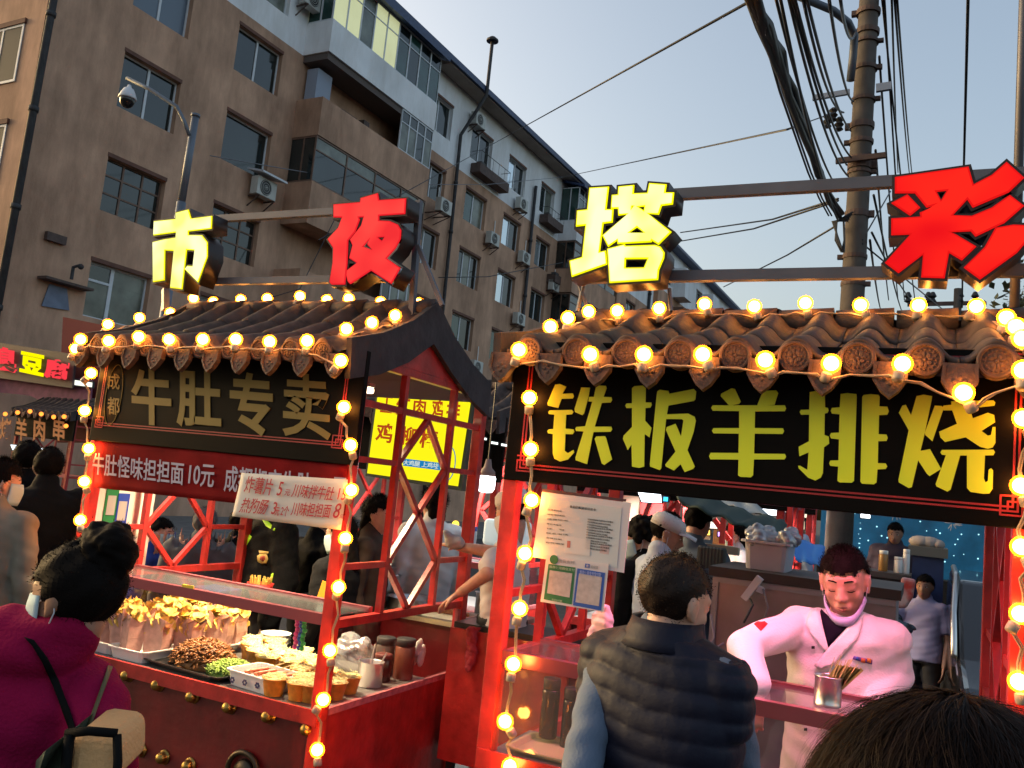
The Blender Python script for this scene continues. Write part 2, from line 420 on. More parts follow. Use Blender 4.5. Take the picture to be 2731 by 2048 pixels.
wb.add([B(S1,-12,0),B(S1,0,0),B(S1,0,TOP),B(S1,-12,TOP)], [(3,2,1,0)])
wb.build('brown_wall', M_brown, apt)
wb = MB(); wall_with_holes(wb, S0, S1, TOP, ROOF, holes)
wb.add([B(S0,-12,TOP),B(S0,0,TOP),B(S0,0,ROOF),B(S0,-12,ROOF)], [(0,1,2,3)]); bquad(wb, S0, S1, TOP, ROOF, -12)
wb.add([B(S1,-12,TOP),B(S1,0,TOP),B(S1,0,ROOF),B(S1,-12,ROOF)], [(3,2,1,0)])
wb.build('white_upper_wall', M_wrend, apt)
for h, (k, p) in wins: window(apt, *h, kind=k, panes=p)
# rooms behind the glass: one dark backing so no light leaks
bk = MB(); bbox(bk, S0+.3, S1-.3, -11.5, -.35, .1, ROOF-.3); bk.build('room_backing', mat('dark_room', (.01,.01,.01), .9), apt)
# gable end windows (left of the corner pipe)
ge = thing  # (end wall windows stand on the wall that faces the camera)
def gwin(u0, u1, z0, z1):
    f = MB()
    def gb(mb, a, b, s0, s1, c, d):
        vs = [B(s, -n, z) for z in (c, d) for (n, s) in ((a,s0),(b,s0),(b,s1),(a,s1))]
        mb.add(vs, [(0,3,2,1),(4,5,6,7),(0,1,5,4),(1,2,6,5),(2,3,7,6),(3,0,4,7)])
    t = .06; sA, sB = S0-.03, S0-.008
    gb(f, u0, u1, sA, sB, z0, z0+t); gb(f, u0, u1, sA, sB, z1-t, z1); gb(f, u0, u0+t, sA, sB, z0+t, z1-t); gb(f, u1-t, u1, sA, sB, z0+t, z1-t); gb(f, (u0+u1)/2-.03, (u0+u1)/2+.03, sA, sB, z0+t, z1-t)
    fo = f.build('window', M_frw, apt)
    for a, b in ((u0+t,(u0+u1)/2-.03),((u0+u1)/2+.03,u1-t)):
        p = MB(); gb(p, a+.001, b-.001, S0-.02, S0-.014, z0+t+.001, z1-t-.001); p.build('pane', mat('dull_dark_pane', (.015,.018,.02), .5, spec=.1), fo)
    l = MB(); gb(l, u0-.05, u1+.05, S0-.06, S0-.006, z1+.001, z1+.12); l.build('lintel', M_reveal, apt)
for z in (4.9,7.6,10.1,12.9,15.8): gwin(.72, 2.3, z, z+1.45); gwin(4.2, 5.8, z, z+1.45)
# roof and eave
rf = MB(); bbox(rf, S0-.5, S1+.3, -12.5, .75, ROOF, ROOF+.10); rf.build('eave_slab', M_soffit, apt)
rf = MB(); bbox(rf, S0-.5, S1+.3, .75, .87, ROOF-.10, ROOF+.14); rf.build('gutter', M_roofm, apt)
rf = MB(); rf.add([B(S0-.5,.8,ROOF+.11),B(S1+.3,.8,ROOF+.11),B(S1+.3,-6,ROOF+1.3),B(S0-.5,-6,ROOF+1.3),B(S1+.3,-12.5,ROOF+.11),B(S0-.5,-12.5,ROOF+.11)], [(0,1,2,3),(3,2,4,5),(1,4,2),(0,3,5)]); rf.build('pitched_roof', M_roofm, apt)
rf = MB(); bbox(rf, 27.0, S1, .05, .745, ROOF-.16, ROOF-.004); rf.build('eave_moulding', M_soffit, apt)
# rain pipes
def pipe(pts, r=.11, name='rain_pipe'): 
    p = MB(); p.tube(pts, r, 10)
    for i in range(len(pts)-1):
        a, b = Vector(pts[i]), Vector(pts[i+1]); L = (b-a).length; k = int(L/2.8)
        for j in range(1, k+1): c = a+(b-a)*(j/(k+1)); d = (b-a).normalized()*.06; p.tube([c-d, c+d], r*1.3, 10)
    return p.build(name, M_pipe, apt, smooth=True)
pipe([B(11.3,.12,0), B(11.42,.12,14), B(11.45,.12,ROOF)], .085)
pipe([B(29.5,.14,0), B(29.35,.14,10), B(29.25,.14,16.3), B(29.55,.5,17.3), B(29.7,.92,18.2), B(29.7,.92,20.6)], .075, 'vent_pipe')
cp = MB(); cp.lathe([(.26,0),(.26,.08),(.12,.2)], B(29.7,.92,20.6), 12); cp.build('vent_cap', M_pipe, apt)
pipe([B(36.6,.12,0), B(36.58,.12,16.75)], .08)
pipe([B(54.9,.12,0), B(54.9,.12,ROOF)], .10)
# balconies
def balcony(sa, sb, levels, n=1.08, seed=0):
    rr = random.Random(seed)
    for li, (pb, pt, top, style) in enumerate(levels):
        m = M_wrend if pb > 14.5 else M_brown
        b = MB(); bbox(b, sa, sb, n-.12, n, pb, pt); bbox(b, sa, sa+.12, .0, n-.12, pb, pt); bbox(b, sb-.12, sb, .0, n-.12, pb, pt); bbox(b, sa+.12, sb-.12, .0, n-.12, pb+.02, pb+.16)
        b.build('balcony_parapet', m, apt)
        if style == 'open': continue
        zs = pt; zt = top; fm = M_frw if style != 'dark' else M_frb
        segs = {'lit':5,'white':9,'dark':4,'half':4}[style]
        s_from = sa if style != 'half' else sb-2.05
        f = MB(); t = .05
        bbox(f, s_from, sb, n-.09, n-.03, zs, zs+t); bbox(f, s_from, sb, n-.09, n-.03, zt-t, zt)
        zm = zs+(zt-zs)*.70; bbox(f, s_from, sb, n-.085, n-.035, zm-.02, zm+.02)
        ed = [s_from+(sb-s_from)*k/segs for k in range(segs+1)]
        for k, e in enumerate(ed): bbox(f, max(s_from, e-.03), min(sb, e+.03), n-.088, n-.032, zs+t, zt-t)
        bbox(f, sa, sa+.05, .02, n-.09, zs, zs+t) if style != 'half' else None
        bbox(f, sb-.05, sb, .02, n-.09, zs, zs+t); bbox(f, sb-.05, sb, .02, n-.09, zt-t, zt); bbox(f, sb-.05, sb, n*.5-.03, n*.5+.03, zs+t, zt-t)
        if style != 'half': bbox(f, sa, sa+.05, .02, n-.09, zt-t, zt); bbox(f, sa, sa+.05, n*.5-.03, n*.5+.03, zs+t, zt-t)
        fo = f.build('balcony_glazing', fm, apt)
        for k in range(segs):
            for (c, d) in ((zs+t, zm-.02), (zm+.02, zt-t)):
                q = MB(); bbox(q, ed[k]+.031, ed[k+1]-.031, n-.065, n-.058, c+.001, d-.001)
                frac = (ed[k]+ed[k+1])/2
                if style in ('white','lit') and pb > 14.5 and frac < sa+3.6 and sa < 30: pm = M_panel if k != 2 else M_pcur
                elif style == 'white' or pb > 14.5: pm = rr.choice([M_paneg, M_paneg, M_pane])
                else: pm = rr.choice([M_pane, M_pane, M_pcur])
                q.build('pane', pm, fo)
        for (e, flag) in ((sa+.02, style != 'half'), (sb-.03, True)):
            if flag:
                q = MB(); bbox(q, e, e+.008, .03, n-.1, zs+t+.001, zt-t-.001); q.build('pane', M_paneg if pb > 14.5 else M_pane, fo)
lv = [(14.95,16.02,17.85,'white'),(12.16,13.42,14.93,'half'),(9.31,10.66,12.14,'dark'),(6.5,7.85,9.29,'half'),(3.7,5.0,6.48,'dark')]
balcony(19.7, 25.95, lv, seed=3)
balcony(39.85, 46.1, [(14.95,16.02,17.85,'white'),(12.16,13.42,14.9,'dark'),(9.31,10.66,12.1,'dark'),(6.5,7.85,9.2,'dark'),(3.7,5.0,6.4,'dark')], seed=9)
for sa, sb in ((19.6,26.1),(39.75,46.2)):
    b = MB(); b.add([B(sa,0,18.3),B(sb,0,18.3),B(sb,1.35,17.92),B(sa,1.35,17.92),B(sa,0,18.2),B(sb,0,18.2),B(sb,1.35,17.80),B(sa,1.35,17.80)], [(0,1,2,3),(7,6,5,4),(0,3,7,4),(1,5,6,2),(3,2,6,7)]); b.build('balcony_roof', M_roofm, apt)
    b = MB(); bbox(b, sa+.15, sb-.15, .0, 1.0, 14.72, 14.94); b.build('balcony_soffit', mat('dark_soffit', (.12,.095,.085), .9), apt)  # soffit in one even dark grey-brown tone
# open balcony room wall, things on it
b = MB(); bbox(b, 19.9, 20.6, .1, .55, 13.3, 14.55); b.build('blind_panel', mat('pale_blue_blind', (.3,.34,.42), .8), apt)
b = MB(); bbox(b, 21.2, 22.0, .3, .6, 13.3, 13.75); bbox(b, 22.4, 22.7, .2, .6, 13.3, 13.9); b.build('stored_clutter', M_rust, apt)
# air conditioners are things of their own
ac_proto = None
def ac_unit(s, z, n=.12, label='', hood=False, w=.8):
    o = thing('air_conditioner', label, 'air conditioner', B(s+w/2, n, z), 0, 'air conditioner units on the apartment block')
    b = MB(); bbox(b, s, s+w, n, n+.30, z, z+.56); bevel(b.build('casing', M_acb, o), .02)
    c = MB()
    cc = B(s+w*.42, n+.305, z+.28); ring = [cc + BD*(.235*math.cos(a))+Vector((0,0,.235*math.sin(a))) for a in [2*math.pi*k/20 for k in range(20)]]
    c.prism(ring, BN*.008); c.build('fan_opening', mat('fan_shadow', (.02,.02,.022), .6), o)
    c = MB()
    for k in range(3): 
        rr_ = .07+.07*k; c.tube([cc+BN*.016+BD*(rr_*math.cos(a))+Vector((0,0,rr_*math.sin(a))) for a in [2*math.pi*j/16 for j in range(17)]], .008, 5)
    c.ball(cc+BN*.016, .035, 8, 6); c.build('fan_guard', M_acb, o)
    c = MB(); 
    for e in (s+.08, s+w-.08): c.bar(B(e, .01, z-.03), B(e, n+.34, z-.03), .04, .04); c.bar(B(e, .01, z-.34), B(e, n+.30, z-.05), .03, .03)
    c.build('bracket', M_rust, o)
    if hood:
        c = MB(); c.add([B(s-.1,0,z+.80),B(s+w+.15,0,z+.80),B(s+w+.15,n+.55,z+.66),B(s-.1,n+.55,z+.66),B(s-.1,0,z+.75),B(s+w+.15,0,z+.75),B(s+w+.15,n+.55,z+.60),B(s-.1,n+.55,z+.60)], [(0,1,2,3),(7,6,5,4),(0,3,7,4),(1,5,6,2),(3,2,6,7),(0,4,5,1)]); c.build('rain_hood', mat('white_sheet_hood', (.6,.62,.66), .5), o)
    else:
        c = MB(); c.tube([B(s+w*.9,.1,z+.3), B(s+w*1.05,.06,z+.6), B(s+w*1.05,.05,z+1.3)], .025, 6); c.build('hose', M_white, o)
    return o
ac_unit(18.15, 9.75, label='air conditioner under a white sheet hood between window and dark bay', hood=True)
ac_unit(32.2, 12.5, label='air conditioner below the green curtained window beside the vent pipe')
ac_unit(27.4, 12.35, n=.5, label='pale air conditioner box hanging at the end of the balcony stack')
ac_unit(35.4, 12.55, label='air conditioner right of the upper bright sky reflecting window')
ac_unit(35.5, 9.55, label='air conditioner right of the lower bright sky reflecting window')
ac_unit(39.0, 12.1, label='small air conditioner beneath the last window before the far balconies')
ac_unit(29.9, 17.1, label='air conditioner hung high under the eave beside the vent pipe')
ac_unit(34.6, 14.95, label='boxed air conditioner below the top floor window with a bright sky reflecting pane')
ac_unit(19.05, 16.35, n=.15, label='air conditioner on the white wall next to the lit balcony')
ac_unit(31.9, 6.6, label='air conditioner low on the wall just above the stall roofs')
# window cages
def cage(s0, s1, z0, z1, label):
    o = thing('window_cage', label, 'window cage', B((s0+s1)/2, .2, z0), 0, 'iron cages under top floor windows')
    b = MB(); bbox(b, s0, s1, .02, .5, z0, z0+.04); bbox(b, s0, s1, .46, .5, z0+.041, z0+.42); bbox(b, s0, s0+.04, .02, .459, z0+.041, z0+.42); bbox(b, s1-.04, s1, .02, .459, z0+.041, z0+.42); b.build('tray', M_rust, o)
    b = MB(); b.tube([B(s0,.02,z1), B(s0,.5,z1), B(s1,.5,z1), B(s1,.02,z1)], .015, 5)
    for k in range(6): e = s0+(s1-s0)*k/5; b.tube([B(e,.5,z0+.4), B(e,.5,z1)], .008, 4)
    b.build('railing', M_pipe, o)
    b = MB(); b.box(B(s0+.3,.1,z0+.05), B(s0+.7,.35,z0+.6)); b.ball(B(s0+1.1,.25,z0+.3), (.2,.15,.25)); b.build('stored_bundle', mat('grey_bundle', (.07,.07,.07), .8), o)
cage(30.5, 33.2, 15.15, 16.1, 'long rusty window cage with bundles under the eave')
cage(37.5, 39.4, 15.2, 16.0, 'shorter dark window cage close to the far balconies')
cage(39.0, 39.7, 12.5, 12.9, 'small metal tray beside the far balconies')
# wall bits at lower left
b = MB(); bbox(b, 12.2, 12.7, .01, .12, 6.5, 6.7); tag(b.build('cable_bracket', M_rust), 'small dark cable bracket on brown wall', 'bracket')
o = thing('shop_awning', 'little rusty hood over a blue patch on the brown wall', 'awning', B(12.8,0,5))
b = MB(); bbox(b, 12.2, 13.45, .01, .35, 5.56, 5.62); b.build('hood', M_rust, o)
b = MB(); b.prism([B(12.5,.02,5.5), B(12.95,.02,5.5), B(13.1,.02,5.0), B(12.4,.02,4.95)], BN*.03); b.build('blue_patch', mat('faded_blue_sheet', (.17,.2,.27), .8, var=.2, vscale=4), o)
b = MB(); b.tube([B(12.85,.3,5.7), B(12.85,.3,6.0), B(12.9,.45,6.05)], .04, 8); b.ball(B(12.9,.5,6.02), .07); tag(b.build('wall_lamp', M_pipe), 'small dark wall lamp above the rusty hood', 'lamp')

# farther block
far = thing('apartment_building', 'distant white and brown block with sloping dark roof edge beyond the balconies', 'apartment building', B(75,0,0))
FR = 20.2
fh = [(a, a+1.7, z, z+1.45) for a in (58.5,62.5,66.5,70.5,74.5,78.5,82.5) for z in (3.2,6.0,8.8,11.6,14.4,17.6)]
wb = MB(); wall_with_holes(wb, 57, 95, 0, 16.9, [h for h in fh if h[3] < 16.9]); wb.add([B(57,-12,0),B(57,0,0),B(57,0,16.9),B(57,-12,16.9)], [(0,1,2,3)]); wb.build('brown_wall', M_brown, far)
wb = MB(); wall_with_holes(wb, 57, 95, 16.9, FR, [h for h in fh if h[3] > 16.9]); wb.add([B(57,-12,16.9),B(57,0,16.9),B(57,0,FR),B(57,-12,FR)], [(0,1,2,3)]); wb.build('white_upper_wall', M_wrend, far)
for h in fh: window(far, *h, kind='white2', panes=random.choice([D_, C_]))
rf = MB(); bbox(rf, 56.6, 95.4, -12, .7, FR, FR+.2); rf.build('eave_slab', M_roofm, far)
bk = MB(); bbox(bk, 57.3, 94.7, -11.5, -.35, .1, FR-.3); bk.build('room_backing', MATS['dark_room'], far)
for a in (60.4,68.4,76.4):
    for z in (14.0,11.2,16.95): 
        b = MB(); bbox(b, a, a+1.9, .01, .9, z, z+2.2); b.build('balcony', M_wrend if z > 16 else M_frb, far)

# ------------------------------------------------------------------ utility pole, brackets, cables
M_conc = mat('weathered_concrete', (.095,.08,.07), .85, var=.25, vscale=4, bump=.3, bscale=15, dirt=.3)
PY = 10.2
pole = thing('utility_pole', 'thick concrete utility pole wrapped in bands and cable brackets', 'utility pole', onY(2273,800,PY)*1)
pole.location.z = 0
def PX(z):
    a = onY(2273, 800, PY); b = onY(2318, 0, PY); t = (z-a.z)/(b.z-a.z); return Vector((a.x+(b.x-a.x)*t, PY, z))
pm = MB(); pm.tube([PX(0), PX(4), PX(8), PX(12)], [.155,.130,.110,.098], 20); pm.build('shaft', M_conc, pole, smooth=True)
def pz(py): 
    a = onY(2273, 800, PY); b = onY(2318, 0, PY); return a.z+(b.z-a.z)*(800-py)/800
for py, hh in ((35,.05),(90,.05),(118,.03),(190,.04),(275,.035),(345,.06),(388,.04),(445,.12),(470,.03),(580,.06),(690,.04),(760,.04)):
    b = MB(); z = pz(py); hh *= .6; b.lathe([(.135,-hh),(.137,0),(.135,hh)], PX(z), 18)
    sgn = random.choice((-1,1)); b.box(PX(z)+Vector((sgn*.13,-.04,-hh)), PX(z)+Vector((sgn*.185,.02,hh)))
    b.build('clamp_band', M_rust, pole)
b = MB(); z = pz(272); p = PX(z); b.bar(p+Vector((-.55,-.16,0)), p+Vector((-.14,-.16,.03)), .04, .06); b.build('bracket_arm', M_galv, pole); b = MB(); b.bar(p+Vector((.14,-.16,.04)), p+Vector((.3,-.16,.05)), .05, .09); b.build('bracket_arm', M_galv, pole)
b = MB(); z = pz(448); p = PX(z); b.bar(p+Vector((-.25,-.16,0)), p+Vector((.28,-.16,.03)), .05, .06); b.build('bracket_arm', M_rust, pole)
for (x, y) in ((2207,322),(2238,330),(2222,305)):
    b = MB(); p = onY(x, y, PY-.16); b.lathe([(.02,-.09),(.05,-.07),(.03,-.04),(.055,-.01),(.03,.02),(.05,.05),(.02,.08)], p, 10); b.build('insulator', M_rubber, pole)
b = MB(); b.tube([onY(2105,-20,PY-1.0), onY(2160,2,PY-.9), onY(2222,28,PY-.7), onY(2262,60,PY-.5), onY(2279,95,PY-.3), onY(2275,150,PY-.22), onY(2268,215,PY-.2)], .045, 10); b.build('lamp_arm', mat('blue_grey_lamp_arm', (.07,.085,.12), .5), pole, smooth=True)
b = MB()
for k in range(5): b.tube([onY(2275-k*3,(565+k*6),PY-.2), onY(2232-k*3,590,PY-.22), onY(2228+k*4,640+k*5,PY-.22), onY(2243+k*2,672,PY-.2), onY(2252,640,PY-.2), onY(2250,590,PY-.2)], .012, 6)
b.build('coiled_cable', M_cable, pole)
def wire(name, pts, r, label, sag=0., group='overhead cables', m=M_cable, dz=0.):
    P = [Vector(p) for p in pts]
    if sag and len(P) == 2:
        a, b_ = P; P = [a.lerp(b_, t)-Vector((0,0,sag*4*t*(1-t))) for t in [k/16 for k in range(17)]]
    w = MB(); w.tube(P, r, 6)
    return tag(w.build(name, m, None, smooth=True), label, 'cable', group)
# the thick bundle going from the pole towards the camera, upper left
bun = thing('cable_bundle', 'thick black bundle of twisted cables running up left from the pole', 'cable bundle', onY(2235,560,PY-.2))
P3 = [(2005,-20,4.6),(2040,75,5.0),(2075,150,5.6),(2110,245,6.3),(2150,360,7.4),(2185,460,8.7),(2215,530,9.6),(2240,575,10.0)]
for k in range(7):
    jit = [Vector((random.uniform(-.03,.03), 0, random.uniform(-.03,.03))) for _ in P3]
    b = MB(); b.tube([onY(x, y, d)+j for (x, y, d), j in zip(P3, jit)], .022 if k else .03, 7); b.build('cable', M_cable, bun, smooth=True)
for i, (o1, c1) in enumerate((((1985,-20),-14), ((1995,-20),-9))):
    pts = [onY(x-22+i*8-(0 if j < 3 else 8), y, d) for j, (x, y, d) in enumerate(P3)]
    wire('overhead_cable', pts, .010, ('outer thin cable sagging beside the thick bundle' if i == 0 else 'inner thin cable hugging the thick bundle'))
# wires fanning to the top left of the pole
ORD = ['first','second','third','fourth','fifth','sixth','seventh','eighth','ninth','tenth']
fan = [((2068,-10),(2220,480)),((2080,-10),(2236,590)),((2102,-10),(2262,470)),((2110,-10),(2258,440)),((2118,-10),(2270,420)),((2140,-10),(2250,300)),((2150,-10),(2266,345)),((2210,-10),(2276,270)),((2240,-10),(2284,80))]
for i, (a, b_) in enumerate(fan):
    wire('overhead_cable', [onY(a[0], a[1], 5.0), onY(b_[0], b_[1], PY-.2)], .011, '%s cable from the left in the fan of wires left of the concrete pole' % ORD[i], sag=.12+.03*(i%3), group='fan of wires left of the pole')
fan2 = [((2352,-10),(2440,800)),((2358,-10),(2412,800)),((2378,-10),(2395,460)),((2385,-10),(2425,460)),((2392,-10),(2432,462)),((2345,150),(2395,800)),((2335,400),(2370,800)),((2330,520),(2405,830)),((2325,620),(2440,810)),((2320,640),(2350,830))]
for i, (a, b_) in enumerate(fan2):
    wire('overhead_cable', [onY(a[0], a[1], PY-.1), onY(b_[0], b_[1], 26)], .014, '%s thin cable receding right of the concrete pole, counted at its top end' % ORD[i], sag=.1, group='fan of wires right of the pole')
wire('overhead_cable', [onY(2582,-10,14), onY(2570,470,22), onY(2566,820,30)], .025, 'lone steep cable in the sky above the red sign character')
wire('overhead_cable', [onP(1318,382,BN,BOFF+1.0), onY(2010,-2,6.0)], .012, 'long thin cable rising right from the apartment eave')
wire('overhead_cable', [onY(850,640,14), onP(1318,382,BN,BOFF+1.0)], .012, 'continuation of thin cable down the brown facade')
wire('overhead_cable', [onP(1502,472,BN,BOFF+1.0), onY(2100,345,9.0), onY(2225,300,PY-.2)], .012, 'thin cable from the block roof end to the pole bracket')
wire('overhead_cable', [onY(1815,620,20), onY(2060,585,14), onY(2235,530,PY)], .014, 'upper of two slack cables running left from the pole')
wire('overhead_cable', [onY(1815,643,20), onY(2010,610,15), onY(2235,535,PY)], .014, 'lower of two slack cables running left from the pole')
wire('overhead_cable', [onY(1930,765,22), onY(2100,680,14), onY(2225,605,PY-.2)], .012, 'faint cable sloping down left below the coiled cable')
wire('overhead_cable', [onY(2375,510,PY+2), onY(2300,640,PY-.1)], .01, 'short cable rising behind the red sign character')
wire('overhead_cable', [onY(2300,650,PY-.1), onY(2520,830,18)], .01, 'short cable dropping right of the pole foot')
wire('overhead_cable', [onP(560,415,BN,BOFF+.6), onP(760,450,BN,BOFF+.8), onP(1010,492,BN,BOFF+.9), onP(1300,492,BN,BOFF+.9), onP(1502,472,BN,BOFF+1.0)], .014, 'pale cable looping along the facade past the dark bay', m=mat('pale_cable', (.2,.2,.22), .6))
wire('overhead_cable', [onP(1170,740,BN,BOFF+1.3), onP(1300,738,BN,BOFF+1.2), onP(1500,700,BN,BOFF+1.1)], .02, 'dark cable crossing the brown wall above the stalls')
wire('overhead_cable', [onP(650,815,BN,BOFF+1.3), onP(800,770,BN,BOFF+1.4), onP(905,560,BN,BOFF+1.4)], .014, 'cable hanging across the wall behind the left sign characters')
# far pole with crossarms, right
o = thing('utility_pole', 'small distant pole with cross arms low above the right stall roof', 'utility pole', onY(2560,850,30)); o.location.z = 0
b = MB(); a = onY(2562,600,30); b.tube([Vector((a.x,30,0)), Vector((a.x,30,onY(2562,770,30).z))], .12, 8); b.build('shaft', M_conc, o)
b = MB(); b.bar(onY(2420,812,30), onY(2600,808,30), .1, .12); b.build('cross_arm', M_rust, o)
for x in (2421,2475,2487,2560,2600):
    b = MB(); b.lathe([(.03,0),(.12,.05),(.06,.15),(.12,.22),(.05,.36)], onY(x,808,30), 8); b.build('insulator', M_rubber, o)

# cctv pole
cc = thing('camera_pole', 'grey steel pole with curved arm holding a dome camera', 'camera pole', onY(455,580,8.0)); cc.location.z = 0
M_cp = mat('blue_grey_pole', (.13,.15,.18), .5, metal=.3, var=.1)
pt_ = onY(521,312,8.0); pb_ = onY(476,540,8.0)
b = MB(); x0 = pt_.x; b.tube([Vector((x0-.02,8,0)), Vector((x0-.02,8,pb_.z))], .062, 14); b.tube([Vector((x0-.02,8,pb_.z)), Vector((x0,8,pt_.z))], .050, 14); b.tube([Vector((x0,8,pt_.z)), Vector((x0,8,pt_.z+.04))], .060, 14); b.build('shaft', M_cp, cc, smooth=True)
b = MB(); b.tube([onY(505,360,7.9), onY(490,320,7.85), onY(472,285,7.8), onY(400,238,7.7), onY(338,208,7.6)], .026, 10); b.build('arm', M_cp, cc, smooth=True)
b = MB(); p = onY(340,262,7.6); b.lathe([(.02,.19),(.035,.15),(.065,.13),(.095,.07),(.120,.0),(.113,-.01)], p, 16); b.build('camera_housing', mat('white_camera_shell', (.6,.62,.65), .4), cc, smooth=True)
b = MB(); b.ball(p+Vector((0,0,-.02)), (.100,.100,.12), 16, 10); b.build('camera_dome', mat('smoked_dome', (.01,.01,.012), .15), cc, smooth=True)

# tree at right edge
def tree(loc, h, cr, n, label, seed=1):
    rr = random.Random(seed); o = thing('tree', label, 'tree', (loc[0], loc[1], 0))
    b = MB(); b.tube([(loc[0],loc[1],0),(loc[0]+.1,loc[1],h*.35),(loc[0]-.1,loc[1],h*.7)], [.22,.17,.08], 10)
    ends = []
    for k in range(9):
        a = rr.uniform(0, 6.28); z0 = h*rr.uniform(.35,.65); e = Vector((loc[0]+math.cos(a)*cr*.75, loc[1]+math.sin(a)*cr*.75, z0+cr*rr.uniform(.3,.9))); b.tube([(loc[0],loc[1],z0), tuple((Vector((loc[0],loc[1],z0))+e)/2+Vector((0,0,.15))), tuple(e)], [.07,.045,.015], 6); ends.append(e)
    b.build('trunk', mat('bark', (.06,.045,.035), .9, var=.3, bump=.5, bscale=20), o)
    vs = []; fs = []
    cl = [Vector((rr.gauss(0,1), rr.gauss(0,1), rr.gauss(0,.8))).normalized()*cr*rr.uniform(.25,1) + Vector((loc[0],loc[1],h*.72)) for _ in range(70)]+ends*2
    for _ in range(n):
        c = rr.choice(cl); p = c + Vector((rr.gauss(0,.22), rr.gauss(0,.22), rr.gauss(0,.2))); s_ = rr.uniform(.035,.07)
        a = Vector((rr.uniform(-1,1), rr.uniform(-1,1), rr.uniform(-1,.6))).normalized()*s_; c2 = a.cross(Vector((rr.uniform(-1,1), rr.uniform(-1,1), 1)).normalized())*.6
        i = len(vs); vs += [p-a, p+c2, p+a, p-c2]; fs.append((i,i+1,i+2,i+3))
    b = MB(); b.add(vs, fs); b.build('crown', mat('dusk_leaves', (.05,.065,.035), .7, var=.4, vscale=3), o)
tree((2.3, 11.2), 5.3, 1.55, 26000, 'dark leafy tree rising behind the right end of the stall roof')
tree((-3.6, 70), 7.0, 3.0, 12000, 'small dark tree at the far end of the street', 5)
# ------------------------------------------------------------------ market stalls
W_ST, D_ST = 1.69, 1.24
def s_profile(width, n=14):
    """one wave of an interlocking tile: flat pan + raised roll, x from -w/2..w/2, roll centred on 0"""
    pts = []
    for k in range(n+1):
        x = -width/2+width*k/n; u = abs(x)/(width/2)
        z = .050*math.cos(min(1, u/.62)*math.pi/2)**.8 if u < .62 else 0
        z -= .010*math.sin(max(0, (u-.62)/.38)*math.pi/2)
        pts.append((x, z))
    return pts
def tile_proto(width=.1875, length=.30, name='roof_tile'):
    pr = s_profile(width-.002); vs = []; fs = []; n = len(pr)
    for (y, dz) in ((0,0),(0.004,.004),(length*.5,-.002),(length,-.012)):
        for (x, z) in pr: vs.append((x, y, z+dz))
    for (x, z) in pr: vs.append((x, 0, z-.016))
    for (x, z) in pr: vs.append((x, length, z-.028))
    for r_ in range(3):
        for k in range(n-1): fs.append((r_*n+k, r_*n+k+1, (r_+1)*n+k+1, (r_+1)*n+k))
    for k in range(n-1): fs.append((4*n+k, 4*n+k+1, k+1, k)); fs.append((4*n+k+1, 4*n+k, 5*n+k, 5*n+k+1))
    for c in (0, n-1): fs.append((c, 1*n+c, 2*n+c, 3*n+c, 5*n+c, 4*n+c) if c else (4*n, 5*n, 3*n, 2*n, n, 0))
    m = MB(); m.add(vs, fs); me = m.mesh(name, True); me.materials.append(M_tile); return me
def disc_mesh():
    m = MB(); r = .053
    m.lathe([(r,.03),(r,-.004),(r-.004,-.009),(r-.010,-.009),(r-.013,-.003),(.0005,-.003)], (0,0,0), 24, 'y')
    for k in range(16): a = 2*math.pi*k/16; m.ball((.031*math.cos(a), -.004, .031*math.sin(a)), .0035, 6, 4)
    for k in range(8):
        a = 2*math.pi*k/8+.2; m.ball((.016*math.cos(a), -.004, .016*math.sin(a)), (.0035+.006*abs(math.cos(a)), .003, .0035+.006*abs(math.sin(a))), 6, 4)
    m.ball((0,-.004,0), .005, 8, 5)
    me = m.mesh('eave_disc', True); me.materials.append(M_tdark); return me
def drip_mesh():
    m = MB(); w = .047
    out = [(-w,.035),(-w-.002,-.02),(-w*.55,-.058),(0,-.080),(w*.55,-.058),(w+.002,-.02),(w,.035)]
    m.prism([(x,-.006,z) for x, z in out], (0,.022,0))
    inn = [(x*.80,(z+.01)*.80-.012) for x, z in out]
    k = len(out)
    for i in range(k-1): m.prism([(out[i][0],-.012,out[i][1]),(out[i+1][0],-.012,out[i+1][1]),(inn[i+1][0],-.012,inn[i+1][1]),(inn[i][0],-.012,inn[i][1])], (0,.0055,0))
    for (x, z) in ((0,-.01),(-.014,-.022),(.014,-.022),(0,-.036)): m.ball((x,-.006,z), (.008,.004,.007), 6, 4)
    me = m.mesh('drip_tile', True); me.materials.append(M_tdark); return me
ME_TILE, ME_DISC, ME_DRIP = tile_proto(), disc_mesh(), drip_mesh()
for me_ in (ME_DISC, ME_DRIP): me_.shade_flat()
def ob(name, me, M, parent):
    o = bpy.data.objects.new(name, me); COL.objects.link(o); o.matrix_basis = M; put2(o, parent); return o
def put2(o, parent): o.parent = parent; o.matrix_parent_inverse = parent_world(parent).inverted()
TANG = (R(17), R(25), R(34)); TLEN = .262
def bars(name, m, parent, segs, w=.03, h=None):
    for (p, q) in segs:
        b = MB(); b.bar(p, q, w, h or w); b.build(name, m, parent)
